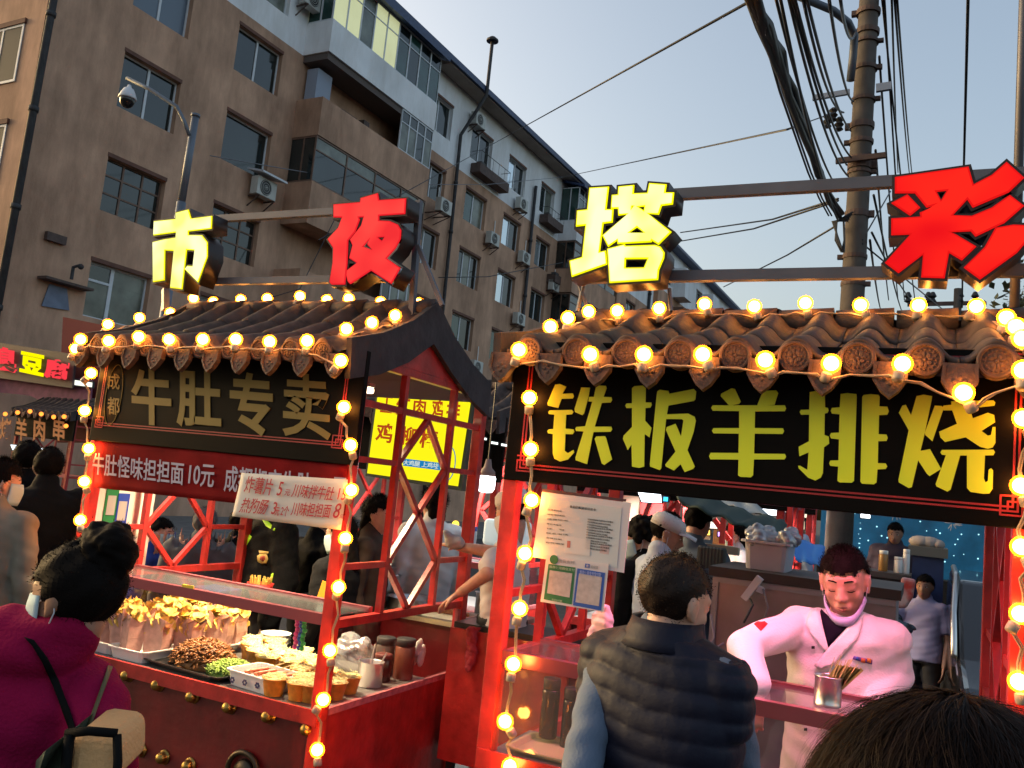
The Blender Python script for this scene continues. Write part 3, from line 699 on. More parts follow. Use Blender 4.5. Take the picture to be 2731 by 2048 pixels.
def side_lattice(parent, X, D, name='lattice_bar', zb=1.15):
    y1, y2 = D+.39, D+.90; ya, yb = D+.03, D+D_ST-.03; yc = (y1+y2)/2; w = .034
    for y in (y1, y2): b = MB(); b.bar((X,y,zb+.018), (X,y,2.356), w, w*.9); b.build(name, M_red, parent)
    for z, a, c in ((zb,ya,yb),(2.375,ya,yb)): b = MB(); b.bar((X,a,z), (X,c,z), .045, .038); b.build('lattice_rail', M_red, parent)
    for (a, c) in ((ya,y1-.016),(y1+.016,y2-.016),(y2+.016,yb)): b = MB(); b.bar((X,a,2.176), (X,c,2.176), w*.9, w*.95); b.build(name, M_red, parent)
    zt, zc = 2.155, zb+(2.155-zb)*.51; zu, zl = (zt+zc)/2, (zc+zb)/2
    for z in (zu, zl):
        for (a, c) in ((ya,y1-.016),(y2+.016,yb)): b = MB(); b.bar((X,a,z), (X,c,z), w*.85, w*.85); b.build(name, M_red, parent)
    for (p, q) in (((yc,zt),(y1+.012,zu)),((yc,zt),(y2-.012,zu)),((y1+.012,zu),(yc,zc)),((y2-.012,zu),(yc,zc)),((yc,zc),(y1+.012,zl)),((yc,zc),(y2-.012,zl)),((y1+.012,zl),(yc,zb+.02)),((y2-.012,zl),(yc,zb+.02))):
        b = MB(); b.bar((X,p[0],p[1]), (X,q[0],q[1]), w*.8, w*.8); b.build(name, M_red, parent)
def build_stall(x0, D, name, label, ztop, zcount, cat='market stall', discs=9, group=None, tang=TANG, cdepth=.95, z_e=2.39):
    x1 = x0+W_ST; y0, y1 = D, D+D_ST
    t = thing(name, label, cat, ((x0+x1)/2, D+D_ST/2, 0), 0, group)
    # posts
    for (x, y) in ((x0,y0),(x1,y0),(x0,y1),(x1,y1)):
        b = MB(); sx = .03; b.box((x-sx,y-.03,.02),(x+sx,y+.03,2.395)); bevel(b.build('post', M_red, t), .004)
    # base cabinet (front, sides, back low), a thin shell so the serving space inside stays open
    b = MB(); b.box((x0+.03,y0-.012,.08),(x1-.03,y0+.018,zcount-.03)); b.build('front_panel', M_redd, t)
    for x in (x0, x1): b = MB(); b.box((x-.014,y0+.03,.08),(x+.014,y1-.03,zcount-.03 if x == x0 else zcount-.02)); b.build('side_panel', M_red, t)
    b = MB(); b.box((x0+.015,y0-.03,zcount-.03),(x1-.015,y0+cdepth,zcount)); b.build('counter_top', mat('worn_steel_counter', (.35,.33,.32), .35, metal=.8, bump=.1), t)
    b = MB(); b.box((x0-.02,y0-.045,zcount-.055),(x1+.02,y0-.031,zcount+.012)); b.build('counter_edge', M_red, t)
    side_lattice(t, x0, D, zb=ztop-.03); side_lattice(t, x1, D, zb=ztop-.03)
    # display case: top frame, glass, sides
    zt = ztop
    for (p, q, hh_) in (((x0+.03,y0,zt-.014),(x1-.03,y0,zt-.014),.05),((x0+.03,y0+.36,zt),(x1-.03,y0+.36,zt),.026)): b = MB(); b.bar(p, q, .032, hh_); b.build('case_rail', mat('mauve_metal_trim', (.35,.09,.11), .3, metal=.5), t)
    b = MB(); b.box((x0+.03,y0+.017,zt-.004),(x1-.03,y0+.343,zt+.004)); b.build('case_top_glass', M_acr, t)
    for x in (x0, x1): b = MB(); b.box((x-.003,y0+.03,zcount),(x+.003,y1-.03,zt-.05)); b.build('side_glass', M_glass, t)
    for x in (x1,): 
        b = MB(); b.bar((x+.012,y0+.035,zcount-.005), (x+.012,y1-.035,zcount-.005), .02, .03); b.bar((x+.012,y1-.045,zcount+.02), (x+.012,y1-.045,zt-.06), .02, .03); b.build('glass_trim', mat('pink_putty_trim', (.45,.13,.14), .45, var=.3, vscale=30), t)
    # sign board
    yb_ = y0-.05
    b = MB(); b.box((x0-.02,yb_,1.875),(x1+.06,yb_+.035,2.41)); bevel(b.build('sign_board', M_black, t), .004)
    # roof
    ey, ez = y0-.175, z_e; P = [(ey, ez)]
    for a in tang: P.append((P[-1][0]+TLEN*math.cos(a), P[-1][1]+TLEN*math.sin(a)))
    ry, rz = P[-1]
    n = discs; pitch = .1875; xs = [x0+.095+pitch*k for k in range(n)]
    for side in (0, 1):
        for c in range(3):
            (ya, za) = P[c]; ang = tang[c]
            for x in xs:
                if side == 0: M = Matrix.Translation((x, ya, za+.004*c)) @ Matrix.Rotation(ang+R(random.uniform(1,3)), 4, 'X')
                else: M = Matrix.Translation((x, 2*ry-ya, za+.004*c)) @ Matrix.Rotation(math.pi, 4, 'Z') @ Matrix.Rotation(ang+R(2), 4, 'X')
                ob('roof_tile', ME_TILE, M, t)
    for x in xs: ob('eave_disc', ME_DISC, Matrix.Translation((x, ey-.006, ez-.012)) @ Matrix.Rotation(R(random.uniform(-6,6)), 4, 'Y'), t)
    for x in [x0+.095+pitch*(k+.5) for k in range(-1 if n > 8 else 0, n)]: ob('drip_tile', ME_DRIP, Matrix.Translation((x, ey-.022, ez-.058)) @ Matrix.Rotation(R(random.uniform(-2,2)), 4, 'Y') @ Matrix.Rotation(R(-8), 4, 'X'), t)
    for k in range(8):
        b = MB(); xa = x0-.02+k*.22
        b.tube([(xa,ry,rz+.012),(xa+.21,ry,rz+.018)], [.050,.055], 12); b.build('ridge_tile', M_tile, t, smooth=True)
    # roof deck under tiles
    b = MB(); pts = [(x0-.01,y,z-.03) for y, z in P]+[(x0-.01,2*ry-y,z-.03) for y, z in P[::-1][1:]]
    pts2 = [(p[0],p[1],p[2]-.03) for p in pts[::-1]]; b.prism(pts+pts2, (W_ST+.02,0,0)); b.build('roof_deck', mat('dark_roof_deck', (.05,.02,.018), .7), t)
    # gable infill and barge boards
    for x, sg in ((x0-.012,-1),(x1+.012,1)):
        b = MB(); pts = [(x,y,z-.065) for y, z in P[1:]]+[(x,2*ry-y,z-.065) for y, z in P[::-1][1:-1]]+[(x,2*ry-P[1][0],2.395),(x,P[1][0],2.395)]
        b.prism(pts, (sg*.012,0,0)); b.build('gable_panel', M_red, t)
        xa = x+sg*.016; up = [(xa,y,z+.055) for y, z in P]+[(xa,2*ry-y,z+.055) for y, z in P[::-1][1:]]
        dn = [(xa,y+(.02 if i == 0 else 0),z-(.13,.15,.16,.17)[i]) for i, (y, z) in enumerate(P)]+[(xa,2*ry-y,z-.14) for y, z in P[::-1][1:]]
        b = MB()
        for i in range(len(up)-1): b.prism([up[i],up[i+1],dn[i+1],dn[i]], (sg*.03,0,0))
        b.build('barge_board', mat('dark_felt_edging', (.035,.028,.03), .85, var=.3, vscale=9, bump=.3, bscale=30), t)
    # top beams
    b = MB(); b.bar((x0,y0,2.378), (x1,y0,2.378), .05, .035); b.build('top_beam', M_red, t)
    b = MB(); b.bar((x0,y1,2.378), (x1,y1,2.378), .05, .035); b.build('top_beam', M_red, t)
    return t, (ey, ez, ry, rz)
DR, DL = 3.0, 3.3
XR0, XL0 = -1.42, -4.10
stallR, roofR = build_stall(XR0, DR, 'food_stall', 'red stall with black board of bright yellow characters, grilled lamb counter on the right', 1.235, .88, tang=(R(13),R(18),R(25)), cdepth=.36, z_e=2.362)
stallL, roofL = build_stall(XL0, DL, 'food_stall', 'red stall with dull gold characters, snacks laid out behind brass studs', 1.18, .765)

# sign lettering (right stall): outlines in the board plane
YS = DR-.05
def to_board(pts, o, s, Y): 
    out = []
    for (x, y) in pts:
        p = onY(o[0]+x*s, o[1]+y*s, Y); out.append((p.x, p.z))
    return out
def glyph(polygroups, o, s, Y, m, parent, name, thick=.003):
    """each group: outline + holes; laid on the plane y=Y, facing -y"""
    for i, grp in enumerate(polygroups):
        polys = [to_board(g_, o, s, Y) for g_ in grp]
        me = curve_mesh(polys, name, thick)
        M = Matrix(((1,0,0,0),(0,0,1,Y-thick/2-.0003*(i+1)),(0,1,0,0),(0,0,0,1)))
        me.transform(M); 
        if i == 0: allm = bmesh.new()
        allm.from_mesh(me); bpy.data.meshes.remove(me)
    me = bpy.data.meshes.new(name); allm.to_mesh(me); allm.free(); me.materials.append(m)
    ob_ = bpy.data.objects.new(name, me); COL.objects.link(ob_); put(ob_, parent); return ob_
oR, sR = (1300,700), .422; oQ = (2031,700)
G_tie = [[[(430,772),(460,768),(500,785),(475,830),(540,828),(548,845),(540,860),(470,862),(448,920),(385,905),(380,890)]],
 [[(395,935),(535,932),(545,945),(535,960),(500,962),(495,1050),(545,1055),(550,1070),(540,1085),(495,1085),(490,1190),(510,1205),(545,1185),(550,1200),(510,1245),(460,1258),(425,1240),(415,1210),(415,1085),(385,1080),(380,1065),(390,1055),(418,1052),(425,962),(390,958),(386,946)]],
 [[(595,790),(650,792),(640,850),(612,955),(600,965),(555,945),(553,925)]],
 [[(690,778),(750,780),(755,795),(735,850),(785,852),(790,870),(780,885),(725,888),(680,1038),(785,1038),(790,1055),(780,1070),(672,1072),(632,1275),(560,1250),(558,1235),(610,1068),(562,1065),(558,1050),(565,1040),(620,1035),(665,880),(640,878),(645,850),(675,850)]],
 [[(690,1100),(745,1098),(752,1110),(790,1245),(740,1280),(725,1270),(680,1115)]]]
G_ban = [[[(930,782),(985,778),(1002,795),(1000,885),(1035,885),(1040,900),(1030,918),(1000,920),(998,1000),(1038,1045),(1025,1105),(995,1085),(992,1290),(960,1298),(915,1290),(912,1150),(888,1185),(858,1115),(862,1095),(915,1040),(915,920),(880,920),(872,905),(880,892),(915,890),(915,795)]],
 [[(1090,805),(1145,812),(1150,830),(1305,800),(1320,815),(1315,865),(1305,875),(1145,905),(1135,960),(1270,955),(1310,975),(1318,1000),(1305,1070),(1265,1185),(1312,1290),(1300,1305),(1248,1325),(1222,1275),(1180,1315),(1130,1290),(1125,1278),(1190,1195),(1130,1060),(1135,1040),(1190,1020),(1225,1100),(1240,1000),(1230,990),(1130,990),(1100,1300),(1090,1312),(1030,1290),(1028,1275),(1070,850),(1075,815)]]]
G_yang = [[[(1478,830),(1545,795),(1565,800),(1602,880),(1590,895),(1530,905),(1520,895),(1475,845)]],[[(1760,812),(1825,808),(1838,825),(1815,900),(1705,905),(1735,830)]],
 [[(1425,903),(1880,903),(1888,922),(1880,940),(1692,942),(1690,1047),(1868,1048),(1876,1066),(1866,1084),(1690,1082),(1686,1208),(1880,1210),(1888,1228),(1878,1245),(1685,1245),(1680,1345),(1665,1358),(1600,1355),(1585,1345),(1588,1246),(1410,1244),(1402,1225),(1412,1203),(1588,1204),(1590,1082),(1430,1080),(1420,1064),(1430,1047),(1592,1047),(1592,940),(1425,937),(1415,920)]]]
G_pai = [[[(305,820),(345,812),(400,822),(402,915),(420,920),(424,935),(418,950),(400,955),(398,1090),(425,1100),(428,1145),(395,1168),(388,1330),(375,1360),(340,1378),(295,1360),(235,1300),(232,1285),(245,1285),(290,1310),(298,1200),(240,1225),(235,1165),(300,1130),(302,962),(250,962),(242,945),(250,932),(302,930)]],
 [[(500,832),(545,826),(600,832),(602,850),(585,1380),(570,1392),(495,1390),(480,1380),(485,1290),(435,1285),(428,1268),(436,1252),(487,1250),(490,1118),(440,1112),(432,1095),(440,1078),(490,1075),(494,960),(445,955),(438,938),(445,920),(495,915)]],
 [[(645,838),(690,832),(740,838),(747,850),(745,910),(795,912),(805,940),(795,962),(743,965),(740,1085),(790,1088),(798,1108),(790,1128),(738,1130),(735,1268),(785,1270),(795,1288),(785,1305),(733,1308),(727,1390),(710,1402),(635,1398),(625,1385),(637,850)]]]
G_shao = [[[(890,905),(912,900),(945,965),(980,845),(1025,836),(1078,845),(1075,870),(1030,1085),(1005,1190),(1065,1180),(1135,1305),(1062,1350),(1045,1335),(990,1250),(950,1420),(930,1425),(868,1390),(865,1375),(930,1060),(868,950)]],
 [[(1095,905),(1140,908),(1150,925),(1080,1130),(1035,1090),(1032,1075)]],
 [[(1150,905),(1200,900),(1198,878),(1465,872),(1477,885),(1472,905),(1315,922),(1335,985),(1430,950),(1470,965),(1475,1010),(1390,1065),(1430,1095),(1450,1090),(1460,1040),(1478,1040),(1478,1140),(1460,1170),(1430,1178),(1380,1165),(1290,1105),(1160,1135),(1130,1105),(1122,1070),(1235,1020),(1205,935),(1150,935),(1142,920)]],
 [[(1140,1185),(1465,1183),(1475,1200),(1465,1218),(1412,1220),(1405,1365),(1415,1390),(1430,1380),(1435,1310),(1450,1300),(1463,1315),(1460,1430),(1440,1460),(1400,1462),(1320,1450),(1298,1425),(1298,1220),(1255,1220),(1195,1435),(1175,1448),(1105,1415),(1100,1400),(1165,1218),(1140,1215),(1130,1200)]]]
for G, o_ in ((G_tie,oR),(G_ban,oR),(G_yang,oR),(G_pai,oQ),(G_shao,oQ)): glyph(G, o_, sR, YS-.0005, M_gold, stallR, 'sign_character')
def line_frame(x0, x1, z0, z1, Y, parent):
    b = MB()
    for d in (0, .013):
        for (p, q) in (((x0+d,z0+d),(x1-d,z0+d)),((x1-d,z0+d),(x1-d,z1-d)),((x1-d,z1-d),(x0+d,z1-d)),((x0+d,z1-d),(x0+d,z0+d))):
            horiz = p[1] == q[1]; lo = (min(p[0],q[0])-.003, Y-.0012-(.0003 if horiz else 0), min(p[1],q[1])-.003); hi = (max(p[0],q[0])+.003, Y-.0003, max(p[1],q[1])+.003); b.box(lo, hi)
    for (cx, cz, sx, sz) in ((x0,z0,1,1),(x1,z0,-1,1),(x0,z1,1,-1),(x1,z1,-1,-1)):
        pts = [(-.012,.045),(.045,.045),(.045,-.012),(-.012,-.012),(-.012,.028),(.026,.028),(.026,.006)]
        for i in range(len(pts)-1):
            p, q = pts[i], pts[i+1]; a = (cx+sx*p[0], cz+sz*p[1]); c = (cx+sx*q[0], cz+sz*q[1])
            b.box((min(a[0],c[0])-.0028, Y-.0022-.0002*(i % 2), min(a[1],c[1])-.0028), (max(a[0],c[0])+.0028, Y-.0004, max(a[1],c[1])+.0028))
    b.build('border_line', M_line, parent)
line_frame(XR0+.045, XR0+W_ST-.02, 1.925, 2.385, YS, stallR)
line_frame(XL0+.025, XL0+W_ST-.03, 1.96, 2.37, DL-.05, stallL)
# left stall lettering
YL = DL-.05
c3 = lambda x, y: (230+.3255*x, 920+.3255*y)
def tq(s, tl, tr, bl, Y, m, name, parent, bold=0., off=.002, shear=0., thick=.002):
    return text_quad(s, onY(*tl, Y), onY(*tr, Y), onY(*bl, Y), m, name, parent, bold=bold, off=off, shear=shear, thick=thick)
for ch, tl, tr, bl in (('牛',(372,185),(698,205),(372,640)),('肚',(745,195),(1105,215),(745,665)),('专',(1180,215),(1530,240),(1180,720)),('卖',(1612,225),(2002,250),(1612,742))):
    tq(ch, c3(*tl), c3(*tr), c3(*bl), YL, M_goldd, 'sign_character', stallL, bold=.019 if ch == '卖' else .028)
for ch, tl, tr, bl in (('成',(178,232),(278,238),(178,362)),('都',(178,425),(278,432),(178,568))): tq(ch, c3(*tl), c3(*tr), c3(*bl), YL, M_goldd, 'small_character', stallL, bold=.012)
b = MB(); cc_ = onY(*c3(228,408), YL); b.tube([(cc_.x+.062*math.cos(a), YL-.002, cc_.z+.165*math.sin(a)) for a in [2*math.pi*k/40 for k in range(41)]], .0022, 5); b.build('oval_ring', M_goldd, stallL)
# brass studs, ring handle
for (x, y) in ((345,1800),(426,1825),(518,1856),(616,1884),(720,1909),(824,1943),(378,2000),(439,2019),(508,2040)):
    p = onY(x, y, DL-.012); b = MB(); b.lathe([(.037,0),(.034,-.006),(.027,-.010),(.028,-.020),(.023,-.036),(.012,-.046),(.001,-.048)], (p.x, DL-.0125, p.z), 18, 'y'); b.build('brass_stud', M_brass, stallL, smooth=True)
p = onY(650, 2060, DL-.02); b = MB(); b.tube([(p.x+.09*math.cos(a), DL-.03, p.z+.09*math.sin(a)) for a in [2*math.pi*k/32 for k in range(33)]], .013, 8); b.lathe([(.06,0),(.055,-.02),(.02,-.03)], (p.x, DL-.0125, p.z), 20, 'y'); b.build('ring_handle', mat('dark_bronze', (.06,.045,.03), .4, metal=.8), stallL, smooth=True)
# red banner and handwritten paper
ban = thing('cloth_banner', 'red cloth banner with pale dish names and prices below the dull gold sign', 'banner', onY(580,1250,YL))
M_ban = mat('red_cloth', (.20,.008,.010), .85, var=.25, vscale=6, bump=.1, bscale=200, spec=.08)
def sheet(name, tl, tr, bl, br, Y, m, parent, nx=24, nz=8, amp=.006, th=.002, seed=0):
    a, b_, c, d = [onY(*q, Y) for q in (tl, tr, bl, br)]; vs = []; fs = []
    for k in range(nz+1):
        for i in range(nx+1):
            u, v = i/nx, k/nz; p = a.lerp(b_, u).lerp(c.lerp(d, u), v); n_ = amp*math.sin(u*9+v*2.2+seed)*(.3+v)+amp*.6*math.sin(u*23+v*5+seed); vs.append((p.x, p.y+n_, p.z))
    for k in range(nz):
        for i in range(nx): q = k*(nx+1)+i; fs.append((q, q+nx+1, q+nx+2, q+1))
    mb = MB(); mb.add(vs, fs); o = mb.build(name, m, parent, smooth=True)
    md = o.modifiers.new('thickness', 'SOLIDIFY'); md.thickness = th; md.offset = 1; return o
sheet('cloth', (252,1172), (928,1238), (252,1300), (922,1375), DL-.036, M_ban, ban, amp=.003)
M_pale = mat('pale_lilac_print', (.42,.40,.52), .7)
def tq2(s, tl, tr, bl, m, name, parent, Y, **k): return tq(s, c3(*tl), c3(*tr), c3(*bl), Y, m, name, parent, **k)
tq2('牛肚怪味担担面', (55,880), (805,960), (55,1060), M_pale, 'lettering', ban, DL-.045, bold=.012, shear=.12)
tq2('10元', (845,968), (1055,985), (838,1150), M_pale, 'lettering', ban, DL-.045, bold=.012, shear=.1)
tq2('成都椒麻牛肚 10元', (1135,985), (2140,1070), (1130,1200), M_pale, 'lettering', ban, DL-.045, bold=.012, shear=.1)
pap = thing('price_paper', 'crumpled white paper with two red handwritten lines taped over the banner', 'paper sign', onY(780,1320,YL))
c4 = lambda x, y: (600+.15823*x, 1200+.15823*y)
sheet('paper', c4(280,385), c4(2075,500), c4(115,1115), c4(1960,1350), DL-.062, M_paper, pap, amp=.0025, th=.0008)
M_mark = mat('red_marker_ink', (.50,.02,.035), .6)
def t4(s, tl, tr, bl, name='handwriting', bold=.006): return tq(s, c4(*tl), c4(*tr), c4(*bl), DL-.0705, M_mark, name, pap, bold=bold, shear=.28, thick=.001)
for s, tl, tr, bl in (('炸薯片',(345,430),(830,490),(320,710)),('5',(900,525),(1000,540),(870,765)),('元',(1010,660),(1110,670),(1000,765)),('川味拌牛肚',(1150,560),(1860,625),(1120,790)),('15',(1905,640),(2060,655),(1895,835)),
    ('热狗肠',(290,800),(760,835),(235,1050)),('3',(800,870),(890,880),(780,1080)),('元',(850,960),(930,970),(840,1100)),('2个',(950,930),(1090,945),(935,1110)),('川味担担面',(1130,870),(1810,910),(1110,1105)),('8',(1850,890),(1975,900),(1820,1145)),('元',(1940,1080),(2010,1085),(1930,1150))): t4(s, tl, tr, bl)

# ------------------------------------------------------------------ lit sign characters on rails
YLR, YLL = 3.30, 3.62
def channel(groups, o, s, Y, label, face, rim, side, depth=.115, rimw=.006, inset=.010):
    c = [onY(o[0]+q[0]*s, o[1]+q[1]*s, Y) for g_ in groups for q in g_[0]]
    cx = sum(p.x for p in c)/len(c); cz = min(p.z for p in c)
    t = thing('lit_character', label, 'lit character', (cx, Y+depth/2, cz), 0, 'lit channel characters above the stalls')
    def lay(gr, name, m, z0, z1, parent, extra=.0):
        bm_ = bmesh.new()
        for i, polys in enumerate(gr):
            me = curve_mesh(polys, name, abs(z1-z0))
            me.transform(Matrix(((1,0,0,0),(0,0,1,(z0+z1)/2-.0006*i),(0,1,0,0),(0,0,0,1)))); bm_.from_mesh(me); bpy.data.meshes.remove(me)
        me = bpy.data.meshes.new(name); bm_.to_mesh(me); bm_.free(); me.materials.append(m)
        o_ = bpy.data.objects.new(name, me); COL.objects.link(o_); put(o_, parent); return o_
    base = [[to_board(g_, o, s, Y) for g_ in grp] for grp in groups]
    big = [[grow(g2[0], inset)]+[grow(h, -inset*.5) for h in g2[1:]] for g2 in base]
    small = [[grow(g2[0], -rimw)]+[grow(h, rimw) for h in g2[1:]] for g2 in base]
    lay(big, 'channel_body', side, Y, Y+depth, t)
    lay(base, 'glowing_edge', rim, Y-.006, Y-.0005, t)
    lay(small, 'glowing_face', face, Y-.011, Y-.0065, t)
    return t
M_side = mat('black_channel_metal', (.02,.012,.010), .45, spec=.4)
def grad_emis(name, c0, c1, s0, s1, sc=5):
    m = emis(name, c0, s0); n = m.node_tree.nodes; l = m.node_tree.links; e = [x for x in n if x.type == 'EMISSION'][0]
    t = n.new('ShaderNodeTexNoise'); t.inputs['Scale'].default_value = sc; t.inputs['Detail'].default_value = 1; tc = n.new('ShaderNodeTexCoord'); l.new(tc.outputs['Object'], t.inputs['Vector'])
    r = n.new('ShaderNodeValToRGB'); r.color_ramp.elements[0].position = .38; r.color_ramp.elements[1].position = .62
    r.color_ramp.elements[0].color = (*[c*s0 for c in c0], 1); r.color_ramp.elements[1].color = (*[c*s1 for c in c1], 1)
    e.inputs['Strength'].default_value = 2/EK; l.new(t.outputs['Fac'], r.inputs[0]); l.new(r.outputs[0], e.inputs['Color']); return m
E_yf = grad_emis('yellow_lit_face', (.95,.95,.22), (1,1,.50), .60, .70); E_ye = emis('yellow_lit_edge', (1,.93,.0), .62)
E_rf = grad_emis('red_lit_face', (1,.035,.04), (1,.06,.05), .46, .58, 4); E_re = emis('red_lit_edge', (1,.02,.03), .42)
E_rf2 = grad_emis('deep_red_lit_face', (.95,.008,.012), (1,.02,.012), .46, .56, 4); E_re2 = emis('deep_red_lit_edge', (1,.01,.01), .4)
G_ta = [[[(495,208),(703,195),(675,438),(752,437),(742,578),(645,590),(605,895),(672,880),(685,1028),(305,1162),(280,990),(415,950),(452,610),(350,622),(362,452),(470,440)]],
 [[(805,195),(975,178),(968,268),(1115,262),(1135,158),(1322,172),(1308,258),(1402,258),(1388,385),(1270,400),(1238,495),(1125,485),(1375,680),(1235,820),(1165,775),(1160,790),(795,810),(795,770),(695,842),(632,720),(905,490),(805,505),(800,430),(725,432),(735,285),(800,280)], [(1003,632),(1080,690),(918,690)], [(1015,412),(1085,408),(1078,450)], [(968,410),(952,412),(946,440)]],
 [[(685,862),(875,812),(885,830),(1200,820),(1260,840),(1300,900),(1295,960),(1240,1090),(1230,1195),(710,1228)], [(885,972),(1118,970),(1080,1062),(880,1065)]]]
G_ye = [[[(888,722),(1150,700),(1155,660),(1322,612),(1335,680),(1600,662),(1590,815),(1335,832),(1335,880),(1440,885),(1520,920),(1552,975),(1545,1060),(1500,1150),(1410,1250),(1545,1345),(1455,1503),(1255,1372),(1052,1505),(1028,1480),(1015,1420),(1020,1370),(1115,1298),(1042,1250),(1075,1125),(1050,1068),(1160,930),(1185,845),(1135,848),(1145,870),(1100,990),(1030,1075),(1022,1300),(1000,1508),(870,1510),(848,1485),(880,1300),(885,1150),(830,1065),(935,950),(972,850),(888,848)], [(1322,1045),(1390,1042),(1365,1080)], [(1255,1045),(1180,1135),(1268,1168),(1218,1115)]]]
G_cai = [[[(945,982),(1352,924),(1380,1022),(1480,970),(1562,898),(1659,985),(1575,1065),(1375,1150),(1345,1105),(1265,1192),(1370,1196),(1480,1150),(1580,1080),(1659,1140),(1550,1235),(1390,1310),(1365,1280),(1250,1285),(1280,1297),(1395,1365),(1315,1442),(1245,1400),(1220,1540),(1090,1535),(1100,1410),(965,1512),(890,1455),(1030,1298),(925,1302),(925,1210),(1085,1200),(1082,1178),(1195,1130),(1120,1150),(1055,1070),(945,1070)], [(1175,1062),(1232,1056),(1200,1110)]],
 [[(925,1125),(1015,1077),(1085,1150),(1030,1195)]], [[(1500,1262),(1600,1245),(1700,1250),(1680,1330),(1620,1400),(1415,1548),(1325,1482),(1440,1370)]]]
G_shi = [[[(975,1178),(1045,1160),(1060,1210),(1175,1195),(1172,1265),(1045,1280),(1045,1300),(1120,1302),(1150,1340),(1150,1420),(1098,1562),(1025,1490),(1040,1470),(1070,1472),(1080,1385),(1035,1382),(1010,1600),(945,1592),(965,1388),(915,1385),(912,1550),(850,1560),(848,1340),(910,1325),(975,1315),(978,1285),(852,1302),(855,1225),(975,1212)]]]
channel(G_ta, (1450,450), .24864, YLR, 'yellow lit character above the left end of the right stall', E_yf, E_ye, M_side)
channel(G_cai, (1931,0), .4822, YLR, 'large deep red lit character cut by the right frame edge', E_rf2, E_re2, M_side)
channel(G_ye, (650,350), .2712, YLL, 'pinkish red lit character on the left stall frame', E_rf, E_re, M_side)
channel(G_shi, (0,0), .4823, YLL, 'yellow lit character at the left end of the left stall frame', E_yf, E_ye, M_side, rimw=.005)
M_rail = mat('grey_painted_rail', (.10,.10,.12), .5, metal=.4, var=.15)
fr = thing('sign_frame', 'grey tube frame holding the lit characters over the right stall', 'sign frame', (-.5,3.45,2.7))
for (a, c) in (((1600,530),(2800,462)),((1560,745),(2800,716))):
    b = MB(); p, q = onY(*a, 3.45), onY(*c, 3.45); p.z = q.z = (p.z+q.z)/2; b.bar(p, q, .035, .045); b.build('rail', M_rail, fr)
for (x, ya, za, zb, r_) in ((.275,3.6,2.5,5.2,.017),):
    b = MB(); b.tube([(x,ya,za),(x,ya,zb)], r_, 8); b.build('upright', M_rail, fr, smooth=True)
for q0_, q1_ in (((1556,760),(1540,830)),((1545,760),(1570,830)),((1785,770),(1790,830))): b = MB(); b.tube([onY(*q0_,3.45), onY(*q1_,3.43)], .009, 6); b.build('strut', M_rail, fr)
fl = thing('sign_frame', 'grey tube frame with slanting brace over the left stall', 'sign frame', (-3.3,3.75,2.7))
for (a, c) in (((500,588),(1120,552)),((520,755),(1110,738))):
    b = MB(); p, q = onY(*a, 3.76), onY(*c, 3.76); p.z = q.z = (p.z+q.z)/2; b.bar(p, q, .035, .04); b.build('rail', M_rail, fl)
b = MB(); b.bar(onY(441,772,3.76), onY(441,828,3.74), .035, .035); b.build('upright', M_rail, fl)
b = MB(); b.bar(onY(1118,535,3.76), onY(1098,840,3.76), .03, .03); b.build('upright', M_rail, fl)
b = MB(); b.bar(onY(1115,655,3.74), onY(1180,815,3.74), .022, .022); b.build('brace', M_rail, fl)

# ------------------------------------------------------------------ festoon bulbs
E_core = emis('glowing_filament_core', (1,.50,.15), 30)
def amber():
    m = bpy.data.materials.new('amber_bulb_glass'); m.use_nodes = True; n = m.node_tree.nodes; l = m.node_tree.links; n.clear()
    o = n.new('ShaderNodeOutputMaterial'); t = n.new('ShaderNodeBsdfTransparent'); t.inputs[0].default_value = (1,.80,.5,1)
    tr = n.new('ShaderNodeBsdfTranslucent'); tr.inputs[0].default_value = (1,.36,.03,1)
    mx = n.new('ShaderNodeMixShader'); mx.inputs[0].default_value = .28; l.new(t.outputs[0], mx.inputs[1]); l.new(tr.outputs[0], mx.inputs[2]); l.new(mx.outputs[0], o.inputs['Surface']); return m
M_amber = amber()
mb_ = MB(); mb_.ball((0,0,0), .0225, 16, 10); ME_core = mb_.mesh('bulb', True); ME_core.materials.append(E_core)
mb_ = MB(); mb_.ball((0,0,0), .0305, 28, 18); ME_glass = mb_.mesh('bulb_glass', True); ME_glass.materials.append(M_amber)
mb_ = MB(); mb_.lathe([(.014,.0),(.017,.004),(.017,.028),(.010,.032)], (0,0,-.062), 12); ME_sock = mb_.mesh('socket', True); ME_sock.materials.append(mat('beige_socket', (.35,.28,.2), .5))
M_fcab = mat('clear_festoon_cable', (.42,.30,.18), .4)
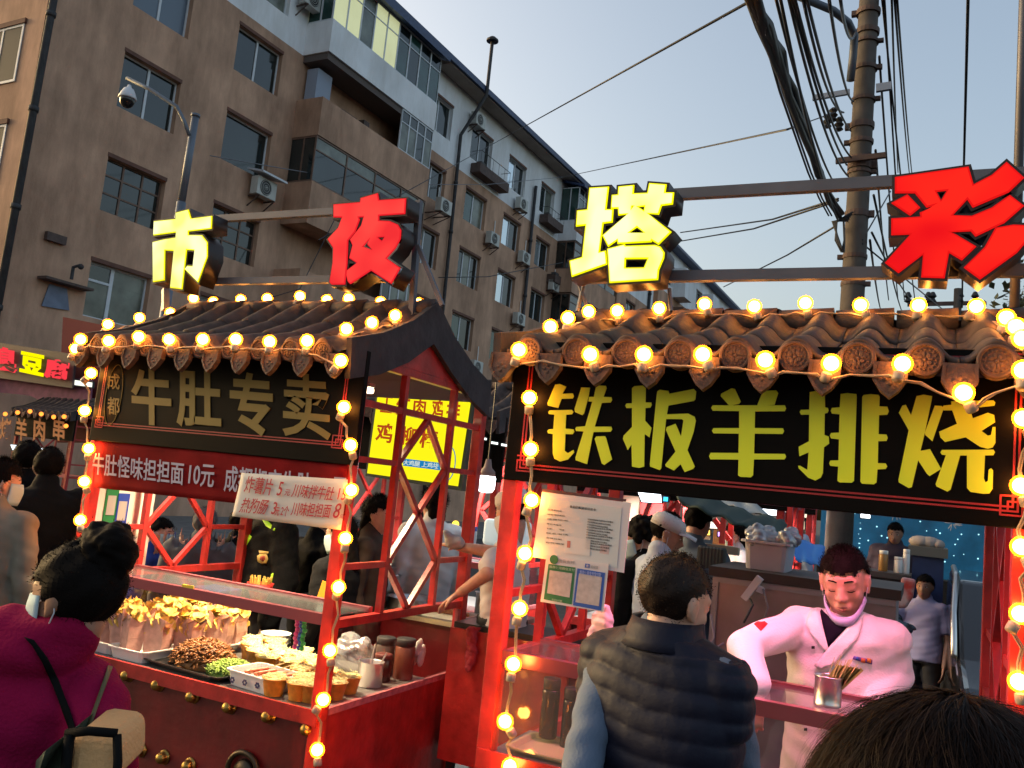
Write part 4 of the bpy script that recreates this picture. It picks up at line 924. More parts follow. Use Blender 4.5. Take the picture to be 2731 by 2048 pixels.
def festoon(runs, label, k=1.0):
    t = thing('festoon_lights', label, 'string lights', runs[0][0])
    for pts in runs:
        cab = []
        for i, p in enumerate(pts):
            p = Vector(p)
            rot = Matrix.Rotation(R(random.uniform(-25,25)), 4, 'X') @ Matrix.Rotation(R(random.uniform(-30,30)), 4, 'Y')
            if p.z > 2.55: rot = rot @ Matrix.Rotation(0, 4, 'X')
            M = Matrix.Translation(p) @ rot @ Matrix.Scale(k, 4)
            c = ob('bulb', ME_core, M, t); g_ = ob('bulb_glass', ME_glass, M, c); s_ = ob('socket', ME_sock, M, c)
            cab.append(M @ Vector((0,0,-.058)))
            if i+1 < len(pts):
                q = Vector(pts[i+1]); L = (q-p).length
                for tt in (.3,.55,.8): cab.append(p.lerp(q, tt)+Vector((random.uniform(-.01,.01), .008, -.03-.05*L*random.uniform(.2,1.2))))
        if len(cab) > 2:
            b = MB(); b.tube(cab, .0035, 5); b.tube([c+Vector((.006,0,.004*math.sin(i*2.1))) for i, c in enumerate(cab)], .0028, 5); b.build('cable', M_fcab, t, smooth=True)
    return t
eR = roofR[0]-.05; eL = roofL[0]-.05
runR = [[onY(x, y, eR) for x, y in ((1384,933),(1574,945),(1717,945),(1874,945),(2041,960),(2217,969),(2407,970),(2570,1047),(2729,987))],
 [onY(x, y, Y) for x, y, Y in ((1468,871,3.05),(1515,848,3.2),(1570,831,3.4),(1646,829,3.50),(1758,822,3.50),(1879,811,3.50),(2012,817,3.50),(2148,808,3.50),(2295,813,3.50),(2450,814,3.50),(2604,817,3.50),(2684,847,3.3),(2710,871,3.1),(2727,903,2.95))],
 [onY(x, y, DR-.085) for x, y in ((1412,1061),(1415,1198),(1418,1334),(1400,1476),(1386,1623),(1369,1771),(1347,1924),(1360,2044))],
 [onY(x, y, DR-.085) for x, y in ((2729,1116),(2723,1295),(2724,1458),(2722,1637),(2718,1818))]]
runL = [[onY(x, y, eL) for x, y in ((215,905),(290,909),(370,898),(451,905),(541,905),(629,905),(719,911),(819,909),(909,962))],
 [onY(x, y, Y) for x, y, Y in ((202,930,3.1),(288,865,3.45),(372,847,3.6),(454,834,3.7),(516,795,3.82),(569,805,3.82),(642,799,3.82),(713,796,3.82),(800,790,3.82),(872,800,3.82),(930,796,3.82),(1015,806,3.82),(1116,809,3.82),(1054,841,3.6),(992,860,3.45),(924,877,3.25))],
 [onY(x, y, DL-.085) for x, y in ((243,995),(226,1095),(237,1196),(225,1284),(214,1387))],
 [onY(x, y, DL-.085) for x, y in ((917,1086),(935,1187),(937,1307),(921,1436),(903,1566),(880,1735),(862,1866),(846,2000))]]
festoon(runR, 'warm festoon bulbs strung round the roof and posts of the right stall')
festoon(runL, 'warm festoon bulbs strung round the roof and posts of the left stall', 1.08)
# ------------------------------------------------------------------ people
def wrinkle(v, nrm, amp, f, seed):
    x, y, z = v[:,0], v[:,1], v[:,2]; s = seed*1.7
    w = np.sin(f*(x*1.1+z*.9)+s+1.5*np.sin(f*.5*(y-z)+s)) + .6*np.sin(f*2.1*(z*.7-x*.5+y*.6)+2*s+np.sin(f*1.3*x)) + .4*np.sin(f*3.7*(z+y*.5+x*.2)+3*s)
    return v + nrm*(amp*w)[:,None]
def remesh(mb, name, mats, parent, vox=.008, smooth=3, amp=0., f=30., seed=1., fn=None, pick=None):
    """fuse overlapping shapes into one continuous skin"""
    me = mb.mesh('tmp'); o = bpy.data.objects.new('tmp', me); COL.objects.link(o)
    md = o.modifiers.new('r', 'REMESH'); md.mode = 'VOXEL'; md.voxel_size = vox; md.adaptivity = 0
    if smooth: ms = o.modifiers.new('s', 'SMOOTH'); ms.factor = .5; ms.iterations = smooth
    out = bpy.data.meshes.new_from_object(o.evaluated_get(bpy.context.evaluated_depsgraph_get()))
    bpy.data.objects.remove(o); bpy.data.meshes.remove(me)
    n = len(out.vertices)
    v = np.empty(n*3, np.float32); out.vertices.foreach_get('co', v); v = v.reshape(-1,3).astype(float)
    nr = np.empty(n*3, np.float32); out.vertices.foreach_get('normal', nr); nr = nr.reshape(-1,3).astype(float)
    if amp: v = wrinkle(v, nr, amp, f, seed)
    if fn is not None: v = fn(v, nr)
    out.vertices.foreach_set('co', v.astype(np.float32).ravel()); out.update(); out.shade_smooth()
    out.name = name; out.materials.clear()
    for m in (mats if isinstance(mats, list) else [mats]): out.materials.append(m)
    if pick is not None:
        k = len(out.polygons); c = np.empty(k*3, np.float32); out.polygons.foreach_get('center', c); out.polygons.foreach_set('material_index', pick(c.reshape(-1,3)).astype(np.int32))
    ob_ = bpy.data.objects.new(name, out); COL.objects.link(ob_)
    if parent is not None: ob_.parent = parent
    return ob_
def skinmat(name, col, rough=.5):
    if name in MATS: return MATS[name]
    m = mat(name, col, rough, var=.1, vscale=30, bump=.06, bscale=160); b = m.node_tree.nodes['Principled BSDF']
    b.inputs['Subsurface Weight'].default_value = .12; b.inputs['Subsurface Radius'].default_value = (.02,.008,.004); return m
M_skin = skinmat('skin', (.56,.31,.22)); M_skind = skinmat('skin_deep', (.33,.17,.11))
M_hair = mat('black_hair', (.006,.0045,.004), .7, spec=.06)
M_hairb = mat('dark_brown_hair', (.013,.006,.004), .55, spec=.2)
M_eye = mat('eye_white', (.6,.57,.54), .25); M_iris = mat('dark_iris', (.015,.008,.006), .15); M_lip = mat('lip', (.30,.10,.085), .5)
M_mask = mat('pale_blue_mask', (.40,.55,.60), .8); M_maskw = mat('white_lilac_mask', (.62,.60,.66), .8)
class Head:
    """head frame: origin at head centre, +y face, +x the person's right... scaled"""
    def __init__(s, c, yaw, pitch, roll=0, k=1.): s.M = Matrix.Translation(c) @ Matrix.Rotation(yaw, 4, 'Z') @ Matrix.Rotation(roll, 4, 'Y') @ Matrix.Rotation(pitch, 4, 'X') @ Matrix.Scale(k, 4)
    def p(s, x, y, z): return s.M @ Vector((x,y,z))
def add_tr(mb, sub, M): mb.add([M @ Vector(v) for v in sub.v], sub.f)
def head_shape(mb, H, female=False):
    h = MB()
    h.ball((0,-.012,.035), (.073,.090,.083), 28, 20)                      # cranium
    rings = []
    for z, rx, ry, cy in ((.05,.067,.070,.018),(.02,.068,.072,.020),(-.01,.066,.070,.020),(-.04,.064,.064,.020),(-.07,.058,.057,.022),(-.095,.045,.043,.029),(-.110,.024,.025,.037)):
        rings.append([(rx*math.cos(a)*(1 if math.sin(a) > -.2 else .95), cy+ry*math.sin(a), z) for a in [2*math.pi*k/24 for k in range(24)]])
    h.loft(rings)
    h.ball((0,.050,-.098), (.022,.022,.018), 14, 10)                       # chin
    h.ball((-.037,.052,-.018), (.025,.028,.026), 14, 10); h.ball((.037,.052,-.018), (.025,.028,.026), 14, 10)   # cheeks
    h.capsule((-.045,.068,.030), (-.012,.082,.028), .011, .011, 10); h.capsule((.045,.068,.030), (.012,.082,.028), .011, .011, 10)  # brow
    h.capsule((0,.084,.020), (0,.104,-.022), .0085, .0125, 12); h.ball((-.012,.092,-.027), (.010,.012,.009), 10, 8); h.ball((.012,.092,-.027), (.010,.012,.009), 10, 8)
    for sx in (-1,1): h.ball((sx*.031,.074,.011), (.0165,.013,.0115), 14, 10)   # lidded eyes
    h.ball((0,.083,-.060), (.030,.013,.018), 14, 10)                       # muzzle
    for sx in (-1,1):
        h.ball((sx*.077,-.004,.0), (.009,.020,.032), 12, 10); h.ball((sx*.083,-.012,.006), (.006,.016,.026), 12, 10); h.ball((sx*.078,.004,-.026), (.008,.010,.011), 10, 8)
    add_tr(mb, h, H.M)
def face_parts(H, root, look='open', scale_eye=1., skin=M_skin):
    """eyes, brows and lips as children of the body"""
    out = []
    for sx in (-1,1):
        if look == 'open':
            m = MB(); m.ball((sx*.031,.0775,.011), (.0145,.0098,.0062), 12, 8); s = MB(); add_tr(s, m, H.M); out.append(s.build('eye', M_eye, None, True))
            m = MB(); m.ball((sx*.031,.0855,.011), (.0058,.0030,.0058), 10, 6); s = MB(); add_tr(s, m, H.M); out.append(s.build('iris', M_iris, None, True))
        m = MB(); zz = .016 if look == 'open' else .003
        m.tube([(sx*.016,.0835,zz-.002), (sx*.025,.0885,zz+(.001 if look == 'open' else -.002)), (sx*.035,.0875,zz+(.001 if look == 'open' else -.003)), (sx*.046,.0785,zz-.001)], [.0008,.0016,.0016,.0008], 6); s = MB(); add_tr(s, m, H.M); out.append(s.build('eyelashes', M_hair, None, True))
        m = MB(); m.loft([[(sx*x,y+a,z+b) for a, b in ((-.004,-.0018),(.0025,-.0018),(.0025,.0014),(-.004,.0018))] for x, y, z in ((.012,.0905,.035),(.024,.0885,.0375),(.037,.0815,.0375),(.050,.0690,.033))]); s = MB(); add_tr(s, m, H.M); out.append(s.build('eyebrow', M_hair, None, True))
    m = MB(); m.capsule((-.021,.0875,-.0575), (0,.0965,-.0550), .0028, .0040, 8); m.capsule((0,.0965,-.0550), (.021,.0875,-.0575), .0040, .0028, 8)
    m.capsule((-.017,.0885,-.0630), (0,.0955,-.0655), .0030, .0050, 8); m.capsule((0,.0955,-.0655), (.017,.0885,-.0630), .0050, .0030, 8); s = MB(); add_tr(s, m, H.M); out.append(s.build('lips', M_lip, None, True))
    for o in out: o.parent = root
    return out
def tufts(pts_nrm, n, L, w, spread, droop=0., rr=None):
    rr = rr or random; vs = []; fs = []
    for _ in range(n):
        p, nr = rr.choice(pts_nrm); d = (nr + Vector((rr.gauss(0,spread), rr.gauss(0,spread), rr.gauss(0,spread)-droop))).normalized()
        s = d.cross(Vector((rr.gauss(0,1), rr.gauss(0,1), rr.gauss(0,1)))).normalized()*w; l = L*rr.uniform(.5,1.1)
        i = len(vs); q = p + Vector((rr.gauss(0,.004), rr.gauss(0,.004), rr.gauss(0,.004))); vs += [q-s, q+s, q+d*l*.6+s*.5+Vector((0,0,-droop*l*.3)), q+d*l+Vector((0,0,-droop*l))]; fs.append((i,i+1,i+2,i+3))
    return vs, fs
def hair_short(H, root, m=M_hair, thick=.013, fringe=.056, n=4200, L=.009, seed=3, low=-.06, spread=.5, side=-.01):
    rr = random.Random(seed); vs = []; fs = []; N, K = 56, 36; ok = {}; pn = []
    def keep(x, y, z):
        if y > .028: return z > fringe + .010*math.sin(x*170) - .12*max(0, abs(x)-.045)
        if y > -.010: return z > .022+side + (y+.01)*.9
        return z > low + .30*max(0, y+.065)
    for i in range(K+1):
        t = math.pi*i/K
        for k in range(N):
            a = 2*math.pi*k/N; nx, ny, nz = math.sin(t)*math.cos(a), math.sin(t)*math.sin(a), math.cos(t)
            r_ = 1+.035*math.sin(7*a+3*t)*math.sin(5*t); x, y, z = nx*(.073+thick)*r_, -.012+ny*(.090+thick)*r_, .035+nz*(.083+thick)*r_
            if z < .01: 
                f = min(1, (.01-z)/.06); x *= 1-.10*f; y = y*(1-.10*f) if y < 0 else y
            ok[(i,k)] = keep(x,y,z); vs.append(H.M @ Vector((x,y,z)))
            if ok[(i,k)]: pn.append((H.M @ Vector((x,y,z)), (H.M.to_3x3() @ Vector((nx,ny,nz))).normalized()))
    for i in range(K):
        for k in range(N):
            q = [(i,k),(i+1,k),(i+1,(k+1)%N),(i,(k+1)%N)]
            if all(ok[c] for c in q): fs.append(tuple(c[0]*N+c[1] for c in q))
    mb = MB(); mb.add(vs, fs); tv, tf = tufts(pn, n, L, .0011, spread, rr=rr); mb.add(tv, tf)
    o = mb.build('hair', m, None); o.parent = root; return o
def hand(mb, wrist, fwd, palm_n, k=1., curl=.5, left=False):
    """palm plus five separate fingers; fwd = towards the fingertips, palm_n = out of the palm"""
    f = Vector(fwd).normalized(); n = Vector(palm_n); n = (n-f*n.dot(f)).normalized(); s = f.cross(n)*(-1 if left else 1)
    w = Vector(wrist); P = lambda a, b_, c: w+(f*a+s*b_+n*c)*k
    mb.capsule(P(-.01,0,0), P(.03,0,0), .026*k, .030*k, 12, flat=(n,.62)); 
    for b_ in (-.026,-.009,.009,.026): mb.capsule(P(.02,b_*.6,0), P(.082,b_,0), .015*k, .0115*k, 8)
    for b_, L, r0 in ((-.030,.85,.0092),(-.010,1.0,.0098),(.010,.95,.0095),(.030,.74,.0085)):
        p = P(.085,b_,0); ang = curl*.7; d = f
        for seg, l in enumerate((.042,.026,.020)):
            c, s_ = math.cos(ang*(seg+.6)), math.sin(ang*(seg+.6)); d = f*c+n*s_ + s*b_*1.2; q = p+d.normalized()*l*L*k; mb.capsule(p, q, r0*k*(1-.1*seg), r0*k*(.92-.1*seg), 8); p = q
    t0 = P(.018,-.030,.004); t1 = t0+(f*.030-s*.026+n*.014)*k; t2 = t1+(f*.030-s*.006+n*.016)*k; mb.capsule(t0, t1, .0135*k, .0115*k, 8); mb.capsule(t1, t2, .0112*k, .0095*k, 8)
def torso_rings(prof, n=28, flat=1.0):
    """prof: (center xyz, rx, ry, yaw) -> superellipse rings"""
    out = []
    for c, rx, ry, yw in prof:
        g = []
        for k in range(n):
            a = 2*math.pi*k/n; ca, sa = math.cos(a), math.sin(a); x = rx*math.copysign(abs(ca)**.85, ca); y = ry*math.copysign(abs(sa)**.85, sa)
            g.append((c[0]+x*math.cos(yw)-y*math.sin(yw), c[1]+x*math.sin(yw)+y*math.cos(yw), c[2]))
        out.append(g)
    return out
def person(label, loc, face, k=1., head=(0,.02,1.62), hyaw=0., hpitch=0., hroll=0., sh_z=1.42, sh_w=.19, lean=0., arms=None, top=None, sleeve='long', bottom=None, top_z=.82, vox=.009, vox_c=None,
           collar_h=0., skin=None, hair='short', hairm=None, mask=None, look='open', amp=.0035, cf=26., belly=0., collar=True, extra=None, cat='person', handcurl=.5, face_detail=True, seed=1., group=None, scale_head=1., legs=True, top_fn=None, infl=0., shoulder_drop=.035, arm_r=1.):
    """standing figure; local +y is where it faces, +x its right side... face = heading angle of +y"""
    skin = skin or M_skin; hairm = hairm or M_hair
    root = thing('person', label, cat, loc, face, group); root.scale = (k,k,k)
    H = Head(Vector(head), hyaw, hpitch, hroll, scale_head)
    neck_top = H.p(0,-.018,-.055); neck_b = Vector((0, lean-.015, sh_z+.035))
    body = MB(); head_shape(body, H)
    body.capsule(neck_b-Vector((0,0,.06)), neck_top, .060, .052, 16)
    body.loft(torso_rings([((0,0,.86),.15,.10,0),((0,.0,.98),.155,.105,0),((0,lean*.3,1.12),.14,.095,0),((0,lean*.7,1.28),.16,.10,0),((0,lean,sh_z-.03),.165,.09,0),((0,lean,sh_z+.02),.10,.06,0)]))
    arms = arms or {}
    A = {}
    for sd, sx in (('R',1),('L',-1)):
        S = Vector((sx*sh_w, lean, sh_z-shoulder_drop)); E, W = arms.get(sd, ((sx*(sh_w+.06), lean-.02, sh_z-.33), (sx*(sh_w+.05), lean+.06, sh_z-.58)))[:2]
        E = Vector(E); W = Vector(W); A[sd] = (S, E, W)
        body.capsule(S, E, .047, .040, 14); body.capsule(E, W, .040, .027, 14)
        fwd = (W-E).normalized(); pn = arms.get(sd, (0,0,(-sx,0,0)))[2] if sd in arms and len(arms[sd]) > 2 else (-sx,0,0)
        if sd in arms and len(arms[sd]) > 3: fwd = Vector(arms[sd][3])
        hand(body, W+fwd*.02, fwd, pn, .95, handcurl, left=(sd == 'L'))
    if legs:
        for sx in (-1,1): body.capsule((sx*.085,0,.88), (sx*.095,.01,.47), .080, .055, 12); body.capsule((sx*.095,.01,.47), (sx*.10,-.01,.09), .053, .036, 12)
    bo = remesh(body, 'body', skin, root, vox, 2)
    # garments: slightly larger continuous shells
    vc = vox_c or vox
    if top is not None:
        t = MB(); g = .016+infl
        t.loft(torso_rings([((0,0,top_z),.170+g+belly*.4,.118+g+belly*.5,0),((0,.01,top_z+.14),.168+g+belly*.6,.118+g+belly,0),((0,lean*.3+belly*.4,1.12),.160+g+belly*.6,.112+g+belly*.9,0),((0,lean*.7,1.27),.176+g,.112+g,0),((0,lean,sh_z-.05),.178+g,.100+g,0),((0,lean,sh_z+.0),.150+g,.078+g,0),((0,lean-.01,sh_z+.045),.085+g*.5,.060+g*.5,0)]))
        if collar: t.capsule(neck_b+Vector((0,0,-.01)), neck_b+Vector((0,.004,.035)), .074+g*.3, .066+g*.3, 18)
        if collar_h: t.capsule(neck_b, neck_b.lerp(neck_top-Vector((0,.0,.01)), collar_h), .078+g*.3, .070+g*.2, 18)
        for sd, sx in (('R',1),('L',-1)):
            S, E, W = A[sd]; t.capsule(S+Vector((-sx*.05,0,.005)), S, .062+g*.4, .066+g*.5, 14)
            if sleeve == 'none': t.capsule(S, S.lerp(E,.08), .066+g*.5, .062+g*.5, 14); continue
            if sleeve == 'short': t.capsule(S, S.lerp(E,.62), (.062+g*.5)*arm_r, (.064+g*.3)*arm_r, 14); continue
            t.capsule(S, E, (.060+g*.5)*arm_r, (.053+g*.5)*arm_r, 16); t.capsule(E, E.lerp(W,.93), (.053+g*.5)*arm_r, (.040+g*.5)*arm_r, 16)
        remesh(t, 'top_garment', top, root, vc, 3, amp, cf, seed, fn=top_fn)
    if bottom is not None and legs:
        t = MB(); t.loft(torso_rings([((0,0,.80),.172,.122,0),((0,0,.9),.168,.12,0),((0,0,1.0),.158,.112,0)]))
        for sx in (-1,1): t.capsule((sx*.085,0,.86), (sx*.095,.01,.47), .098, .075, 14); t.capsule((sx*.095,.01,.47), (sx*.10,-.01,.10), .073, .060, 14)
        remesh(t, 'trousers', bottom, root, max(vc,.012), 3, amp, cf*.7, seed+2)
        for sx in (-1,1):
            t = MB(); t.capsule((sx*.10,-.05,.045), (sx*.105,.13,.035), .045, .040, 12, flat=((0,0,1),.8)); o = t.build('shoe', M_rubber, None, True); o.parent = root
    if hair == 'short': hair_short(H, bo, hairm, seed=int(seed*7))
    elif hair == 'crop': hair_short(H, bo, hairm, thick=.011, n=5000, L=.007, seed=int(seed*7), side=.004, low=-.05)
    elif hair == 'long':
        hair_short(H, bo, hairm, thick=.016, n=2500, L=.03, seed=int(seed*7), side=-.03, low=-.08)
        t = MB(); t.capsule(H.p(0,-.06,-.02), H.p(0,-.075,-.20), .075, .05, 16, flat=(H.M.to_3x3() @ Vector((0,1,0)), .6)); o = remesh(t, 'ponytail', hairm, bo, .012, 1, .003, 60)
    elif hair == 'curly':
        t = MB()
        for q in range(70): a, b_ = random.uniform(0,6.28), random.uniform(-.3,1.4); t.ball(H.p(.088*math.cos(a)*math.cos(b_), -.02+.1*math.sin(a)*math.cos(b_)-(.02), .03+.1*math.sin(b_)), random.uniform(.02,.034), 8, 6)
        remesh(t, 'hair', hairm, bo, .010, 1, .004, 90)
    if look and face_detail: face_parts(H, bo, look)
    if mask:
        t = MB(); rings = []
        lo, hi, rad = {'up': (-.108,.012,1.0), 'chin': (-.125,-.075,.97)}[mask[0]]
        for z in [lo+(hi-lo)*i/5 for i in range(6)]:
            g = []
            for q in range(15):
                a = R(-78)+R(156)*q/14; bul = .012*math.cos(a)*(1-abs(2*(z-lo)/(hi-lo)-1)**2) if mask[0] == 'up' else .004; rr_ = .074*(1 if z > -.05 else 1-.9*(-.05-z)*2.2)
                g.append(tuple(H.p(rr_*math.sin(a)*1.0, .018+(.078+bul+.012*(abs(math.cos(a))**4 if mask[0] == 'up' else 0))*math.cos(a)*(1 if z > -.06 else .96), z)))
            rings.append(g)
        vs = [v for g in rings for v in g]; fs = [(i*15+q, i*15+q+1, (i+1)*15+q+1, (i+1)*15+q) for i in range(5) for q in range(14)]
        t.add(vs, fs); o = t.build('face_mask', mask[1], None, True); o.parent = bo; md = o.modifiers.new('thickness', 'SOLIDIFY'); md.thickness = .0022; md.offset = 1
        for sx in (-1,1):
            t = MB(); t.tube([H.p(sx*.072,.030,hi-.012), H.p(sx*.080,.005,.02), H.p(sx*.086,-.014,.022), H.p(sx*.082,-.018,-.02), H.p(sx*.070,.02,lo+.015)], .0016, 5); o = t.build('mask_strap', M_maskw, None, True); o.parent = bo
    root['_'] = 0; del root['_']
    return root, bo, H, A
def bvh_of(o):
    me = o.data; M = parent_world(o); return BVHTree.FromPolygons([M @ v.co for v in me.vertices], [tuple(p.vertices) for p in me.polygons])
def child(root, name): return [c for c in bpy.data.objects if c.parent == root and c.name.split('.')[0] == name][0]
def decal(target, poly, name, m, parent, lift=.003, step=.012, holes=(), px=True):
    """cloth or paper patch laid on a body: poly in photo pixels, projected from the photo's viewpoint onto the surface, kept at its own depth and thickness"""
    bm_ = bmesh.new(); vs = [bm_.verts.new((x, y, 0)) for x, y in poly]; bm_.faces.new(vs)
    bmesh.ops.triangulate(bm_, faces=bm_.faces[:])
    for _ in range(3): bmesh.ops.subdivide_edges(bm_, edges=[e for e in bm_.edges if e.calc_length() > 16], cuts=1); bmesh.ops.triangulate(bm_, faces=bm_.faces[:])
    bv = bvh_of(target); last = None
    for v in bm_.verts:
        d = ray(v.co.x, v.co.y).normalized(); h = bv.ray_cast(EYE, d)
        if h[0] is not None: v.co = h[0]-d*lift; last = h[3]
        else: v.co = EYE+d*((last or 3)-lift)
        v.tag = h[0] is not None
    bmesh.ops.delete(bm_, geom=[v for v in bm_.verts if not v.tag], context='VERTS')
    me = bpy.data.meshes.new(name); bm_.to_mesh(me); bm_.free(); me.shade_smooth(); me.materials.append(m)
    o = bpy.data.objects.new(name, me); COL.objects.link(o); put(o, parent); md = o.modifiers.new('thickness', 'SOLIDIFY'); md.thickness = .0015; md.offset = 0
    return o
def upd(): bpy.context.view_layer.update()
def local(root_loc, face, k, p):
    """world point -> a person's own frame"""
    return Matrix.Rotation(-face, 3, 'Z') @ (Vector(p)-Vector(root_loc)) / k
# chef behind the right counter, facing the camera side, looking down
def P3_(x, y, d): return dist(x, y, d)
M_coat = mat('white_chef_coat', (.74,.70,.72), .75, bump=.12, bscale=120, sheen=.2)
M_tee = mat('navy_tee', (.007,.005,.014), .85, spec=.1)
hc = dist(2252, 1562, 3.28)
face = R(180)+R(4); kk = 1.02; base = (hc.x+.0, hc.y+.07, 0)
L = lambda p: local(base, face, kk, p)
hloc = L(hc)+Vector((0,0,.012))
Rel, Rw = L(dist(1982,1722,3.14)), L(dist(2022,1832,2.98)); Lel, Lw = L(dist(2385,1800,3.22)), L(dist(2325,1910,3.05))
chef, chef_b, chef_H, chef_A = person('man in white chef coat looking down behind the glass counter', base, face, kk, head=tuple(hloc), hyaw=R(-8), hpitch=R(-19), hroll=R(5), sh_z=1.43, sh_w=.160, lean=.04,
    arms={'R': (tuple(Rel), tuple(Rw), (0,-.3,-1), (.05,.6,-.8)), 'L': (tuple(Lel), tuple(Lw), (0,0,-1), (.2,.8,-.4))}, top=M_coat, sleeve='long', bottom=mat('black_trousers', (.015,.015,.017), .8), vox=.0062, vox_c=.008, hair='crop', hairm=M_hair,
    skin=skinmat('skin_ruddy', (.60,.31,.23)), mask=None, look='down', amp=.0040, cf=24, collar=False, seed=2.3, infl=.006, arm_r=.98, belly=.01, handcurl=1.2, scale_head=1.04)
upd(); coat = child(chef, 'top_garment')
def c6(x, y): return (1931+.422*x, 1348+.422*y)
decal(coat, [c6(*q) for q in ((600,640),(660,700),(760,715),(850,690),(720,830),(655,900),(625,760))], 'tee_neck', M_tee, coat, .004)
decal(coat, [c6(*q) for q in ((588,530),(560,600),(515,750),(535,790),(640,930),(660,905),(625,770),(600,650))], 'lapel', M_coat, coat, .009)
decal(coat, [c6(*q) for q in ((855,640),(880,700),(850,830),(700,1000),(600,1040),(570,1010),(655,905),(720,835),(830,720))], 'lapel', M_coat, coat, .010)
decal(coat, [c6(*q) for q in ((188,748),(236,716),(276,747),(234,792))], 'flag_patch', mat('red_flag_patch', (.55,.008,.01), .6), coat, .006)
decal(coat, [c6(*q) for q in ((820,950),(938,975),(935,1005),(812,972))], 'pocket_band', mat('indigo_band', (.10,.06,.30), .6), coat, .006)
for x0, cc_ in ((868,(.5,.12,.03)),(905,(.5,.2,.03))): decal(coat, [c6(x0,963), c6(x0+26,969), c6(x0+24,997), c6(x0-2,990)], 'pocket_patch', mat('orange_patch_%d' % x0 if False else ('orange_patch' if x0 == 868 else 'amber_patch'), cc_, .6), coat, .0085)
decal(coat, [c6(*q) for q in ((835,955),(850,958),(847,980),(832,977))], 'pocket_patch', mat('blue_patch_cloth', (.03,.09,.4), .6), coat, .0085)
for q in ((563,897),(515,1415)):
    decal(coat, [c6(q[0]-10,q[1]-9), c6(q[0]+10,q[1]-9), c6(q[0]+10,q[1]+9), c6(q[0]-10,q[1]+9)], 'button', M_rubber, coat, .005)
# lowered mask round the chin
t = MB(); rings = []
for j in range(5):
    zz = -.088-.0085*j; g_ = []
    for q in range(17):
        a = R(-86)+R(172)*q/16; rr_ = (.066,.070,.070,.066,.058)[j]; g_.append(tuple(chef_H.p(rr_*math.sin(a), .016+(rr_+.024+(.008 if 0 < j < 4 else 0))*math.cos(a), zz+.05*abs(math.sin(a))**3)))
    rings.append(g_)
M_lil = mat('lilac_mask', (.40,.38,.62), .8)
t.add([v for g_ in rings for v in g_], [(i*17+q, i*17+q+1, (i+1)*17+q+1, (i+1)*17+q) for i in range(4) for q in range(16)])
o = t.build('face_mask', M_lil, None, True); o.parent = chef_b; md = o.modifiers.new('thickness', 'SOLIDIFY'); md.thickness = .003; md.offset = 1
for sx in (-1,1): t = MB(); t.tube([chef_H.p(sx*.072,.03,-.04), chef_H.p(sx*.078,.012,-.01), chef_H.p(sx*.088,-.010,.03)], .0017, 5); o = t.build('mask_strap', M_maskw, None, True); o.parent = chef_b

# man in the puffer vest, back to the camera
M_vest = mat('navy_quilted_nylon', (.005,.006,.019), .58, sheen=.05, bump=.08, bscale=70, spec=.22)
M_hood = mat('grey_blue_sweatshirt', (.10,.135,.20), .8, bump=.2, bscale=150)
vc_ = dist(1800, 1612, 2.28); face = R(-14); base = (vc_.x-.02, vc_.y-.0, 0)
kk = 1.0; L = lambda p: local(base, face, kk, p)
hl = L(vc_)
Rel, Lel = L(dist(1990,2085,2.30)), L(dist(1545,2090,2.10)); Rw, Lw = L(dist(1960,2230,2.6)), L(dist(1560,2230,2.4))
def quilt(v, n):
    z = v[:,2]; x = v[:,0]; y = v[:,1]
    zz = z+.010*np.sin(x*9)+.004*np.sin(x*23+1); a = .0068*np.abs(np.sin(math.pi*zz/.056))**.7
    puck = .0016*np.sin(x*75+np.sin(z*40)*1.5)*np.exp(-((np.abs(np.sin(math.pi*zz/.056)))/.5)**2)
    m = (z < 1.47)
    return v + n*((a+puck)*m)[:,None]
vest, vest_b, vest_H, vest_A = person('man in navy quilted vest seen from behind, facing the chef', base, face, kk, head=tuple(hl), hyaw=R(-22), hpitch=R(-12), sh_z=1.455, sh_w=.176, lean=.01,
    arms={'R': (tuple(Rel), tuple(Rw)), 'L': (tuple(Lel), tuple(Lw))}, top=M_hood, sleeve='long', bottom=mat('dark_jeans', (.03,.035,.05), .8), vox=.0068, vox_c=.009, hair=None, look=None, amp=.004, seed=4.1, arm_r=.92, scale_head=1.0, infl=-.012)
hair_short(vest_H, vest_b, M_hairb, thick=.012, n=7000, L=.005, seed=11, low=-.115, side=-.012)
t = MB(); g = .034
g = .034; t.loft(torso_rings([((0,0,.80),.185+g,.125+g,0),((0,.0,.94),.185+g,.125+g,0),((0,0,1.12),.182+g,.12+g,0),((0,.0,1.28),.192+g,.112+g,0),((0,.005,1.37),.190+g,.098+g,0),((0,.005,1.45),.150+g,.080+g,0),((0,.0,1.505),.100+g*.5,.072+g*.5,0)]))
for sx in (-1,1): t.capsule((sx*.09,.005,1.445), (sx*.170,.005,1.408), .070, .080, 16); t.capsule((sx*.170,.005,1.408), (sx*.180,.0,1.33), .080, .070, 16)
remesh(t, 'quilted_vest', M_vest, vest, .0065, 2, .0, 30, 1.2, fn=quilt)
t = MB(); rings = []
for z, r_, y_ in ((1.475,.118,0.0),(1.50,.104,.0),(1.525,.096,.005),(1.545,.092,.01)): rings.append([(r_*1.05*math.cos(a), y_+r_*math.sin(a), z+(-.03 if math.sin(a) > .5 else .0)) for a in [2*math.pi*k/32 for k in range(32)]])
t.loft(rings, cap=False); o = t.build('vest_collar', M_vest, None, True); o.parent = vest; md = o.modifiers.new('thickness', 'SOLIDIFY'); md.thickness = .014
t = MB(); t.capsule((-.07,.03,1.48), (-.100,.04,1.52), .033, .026, 12); remesh(t, 'hood_edge', mat('brown_hood', (.10,.06,.05), .85), vest, .008, 2)

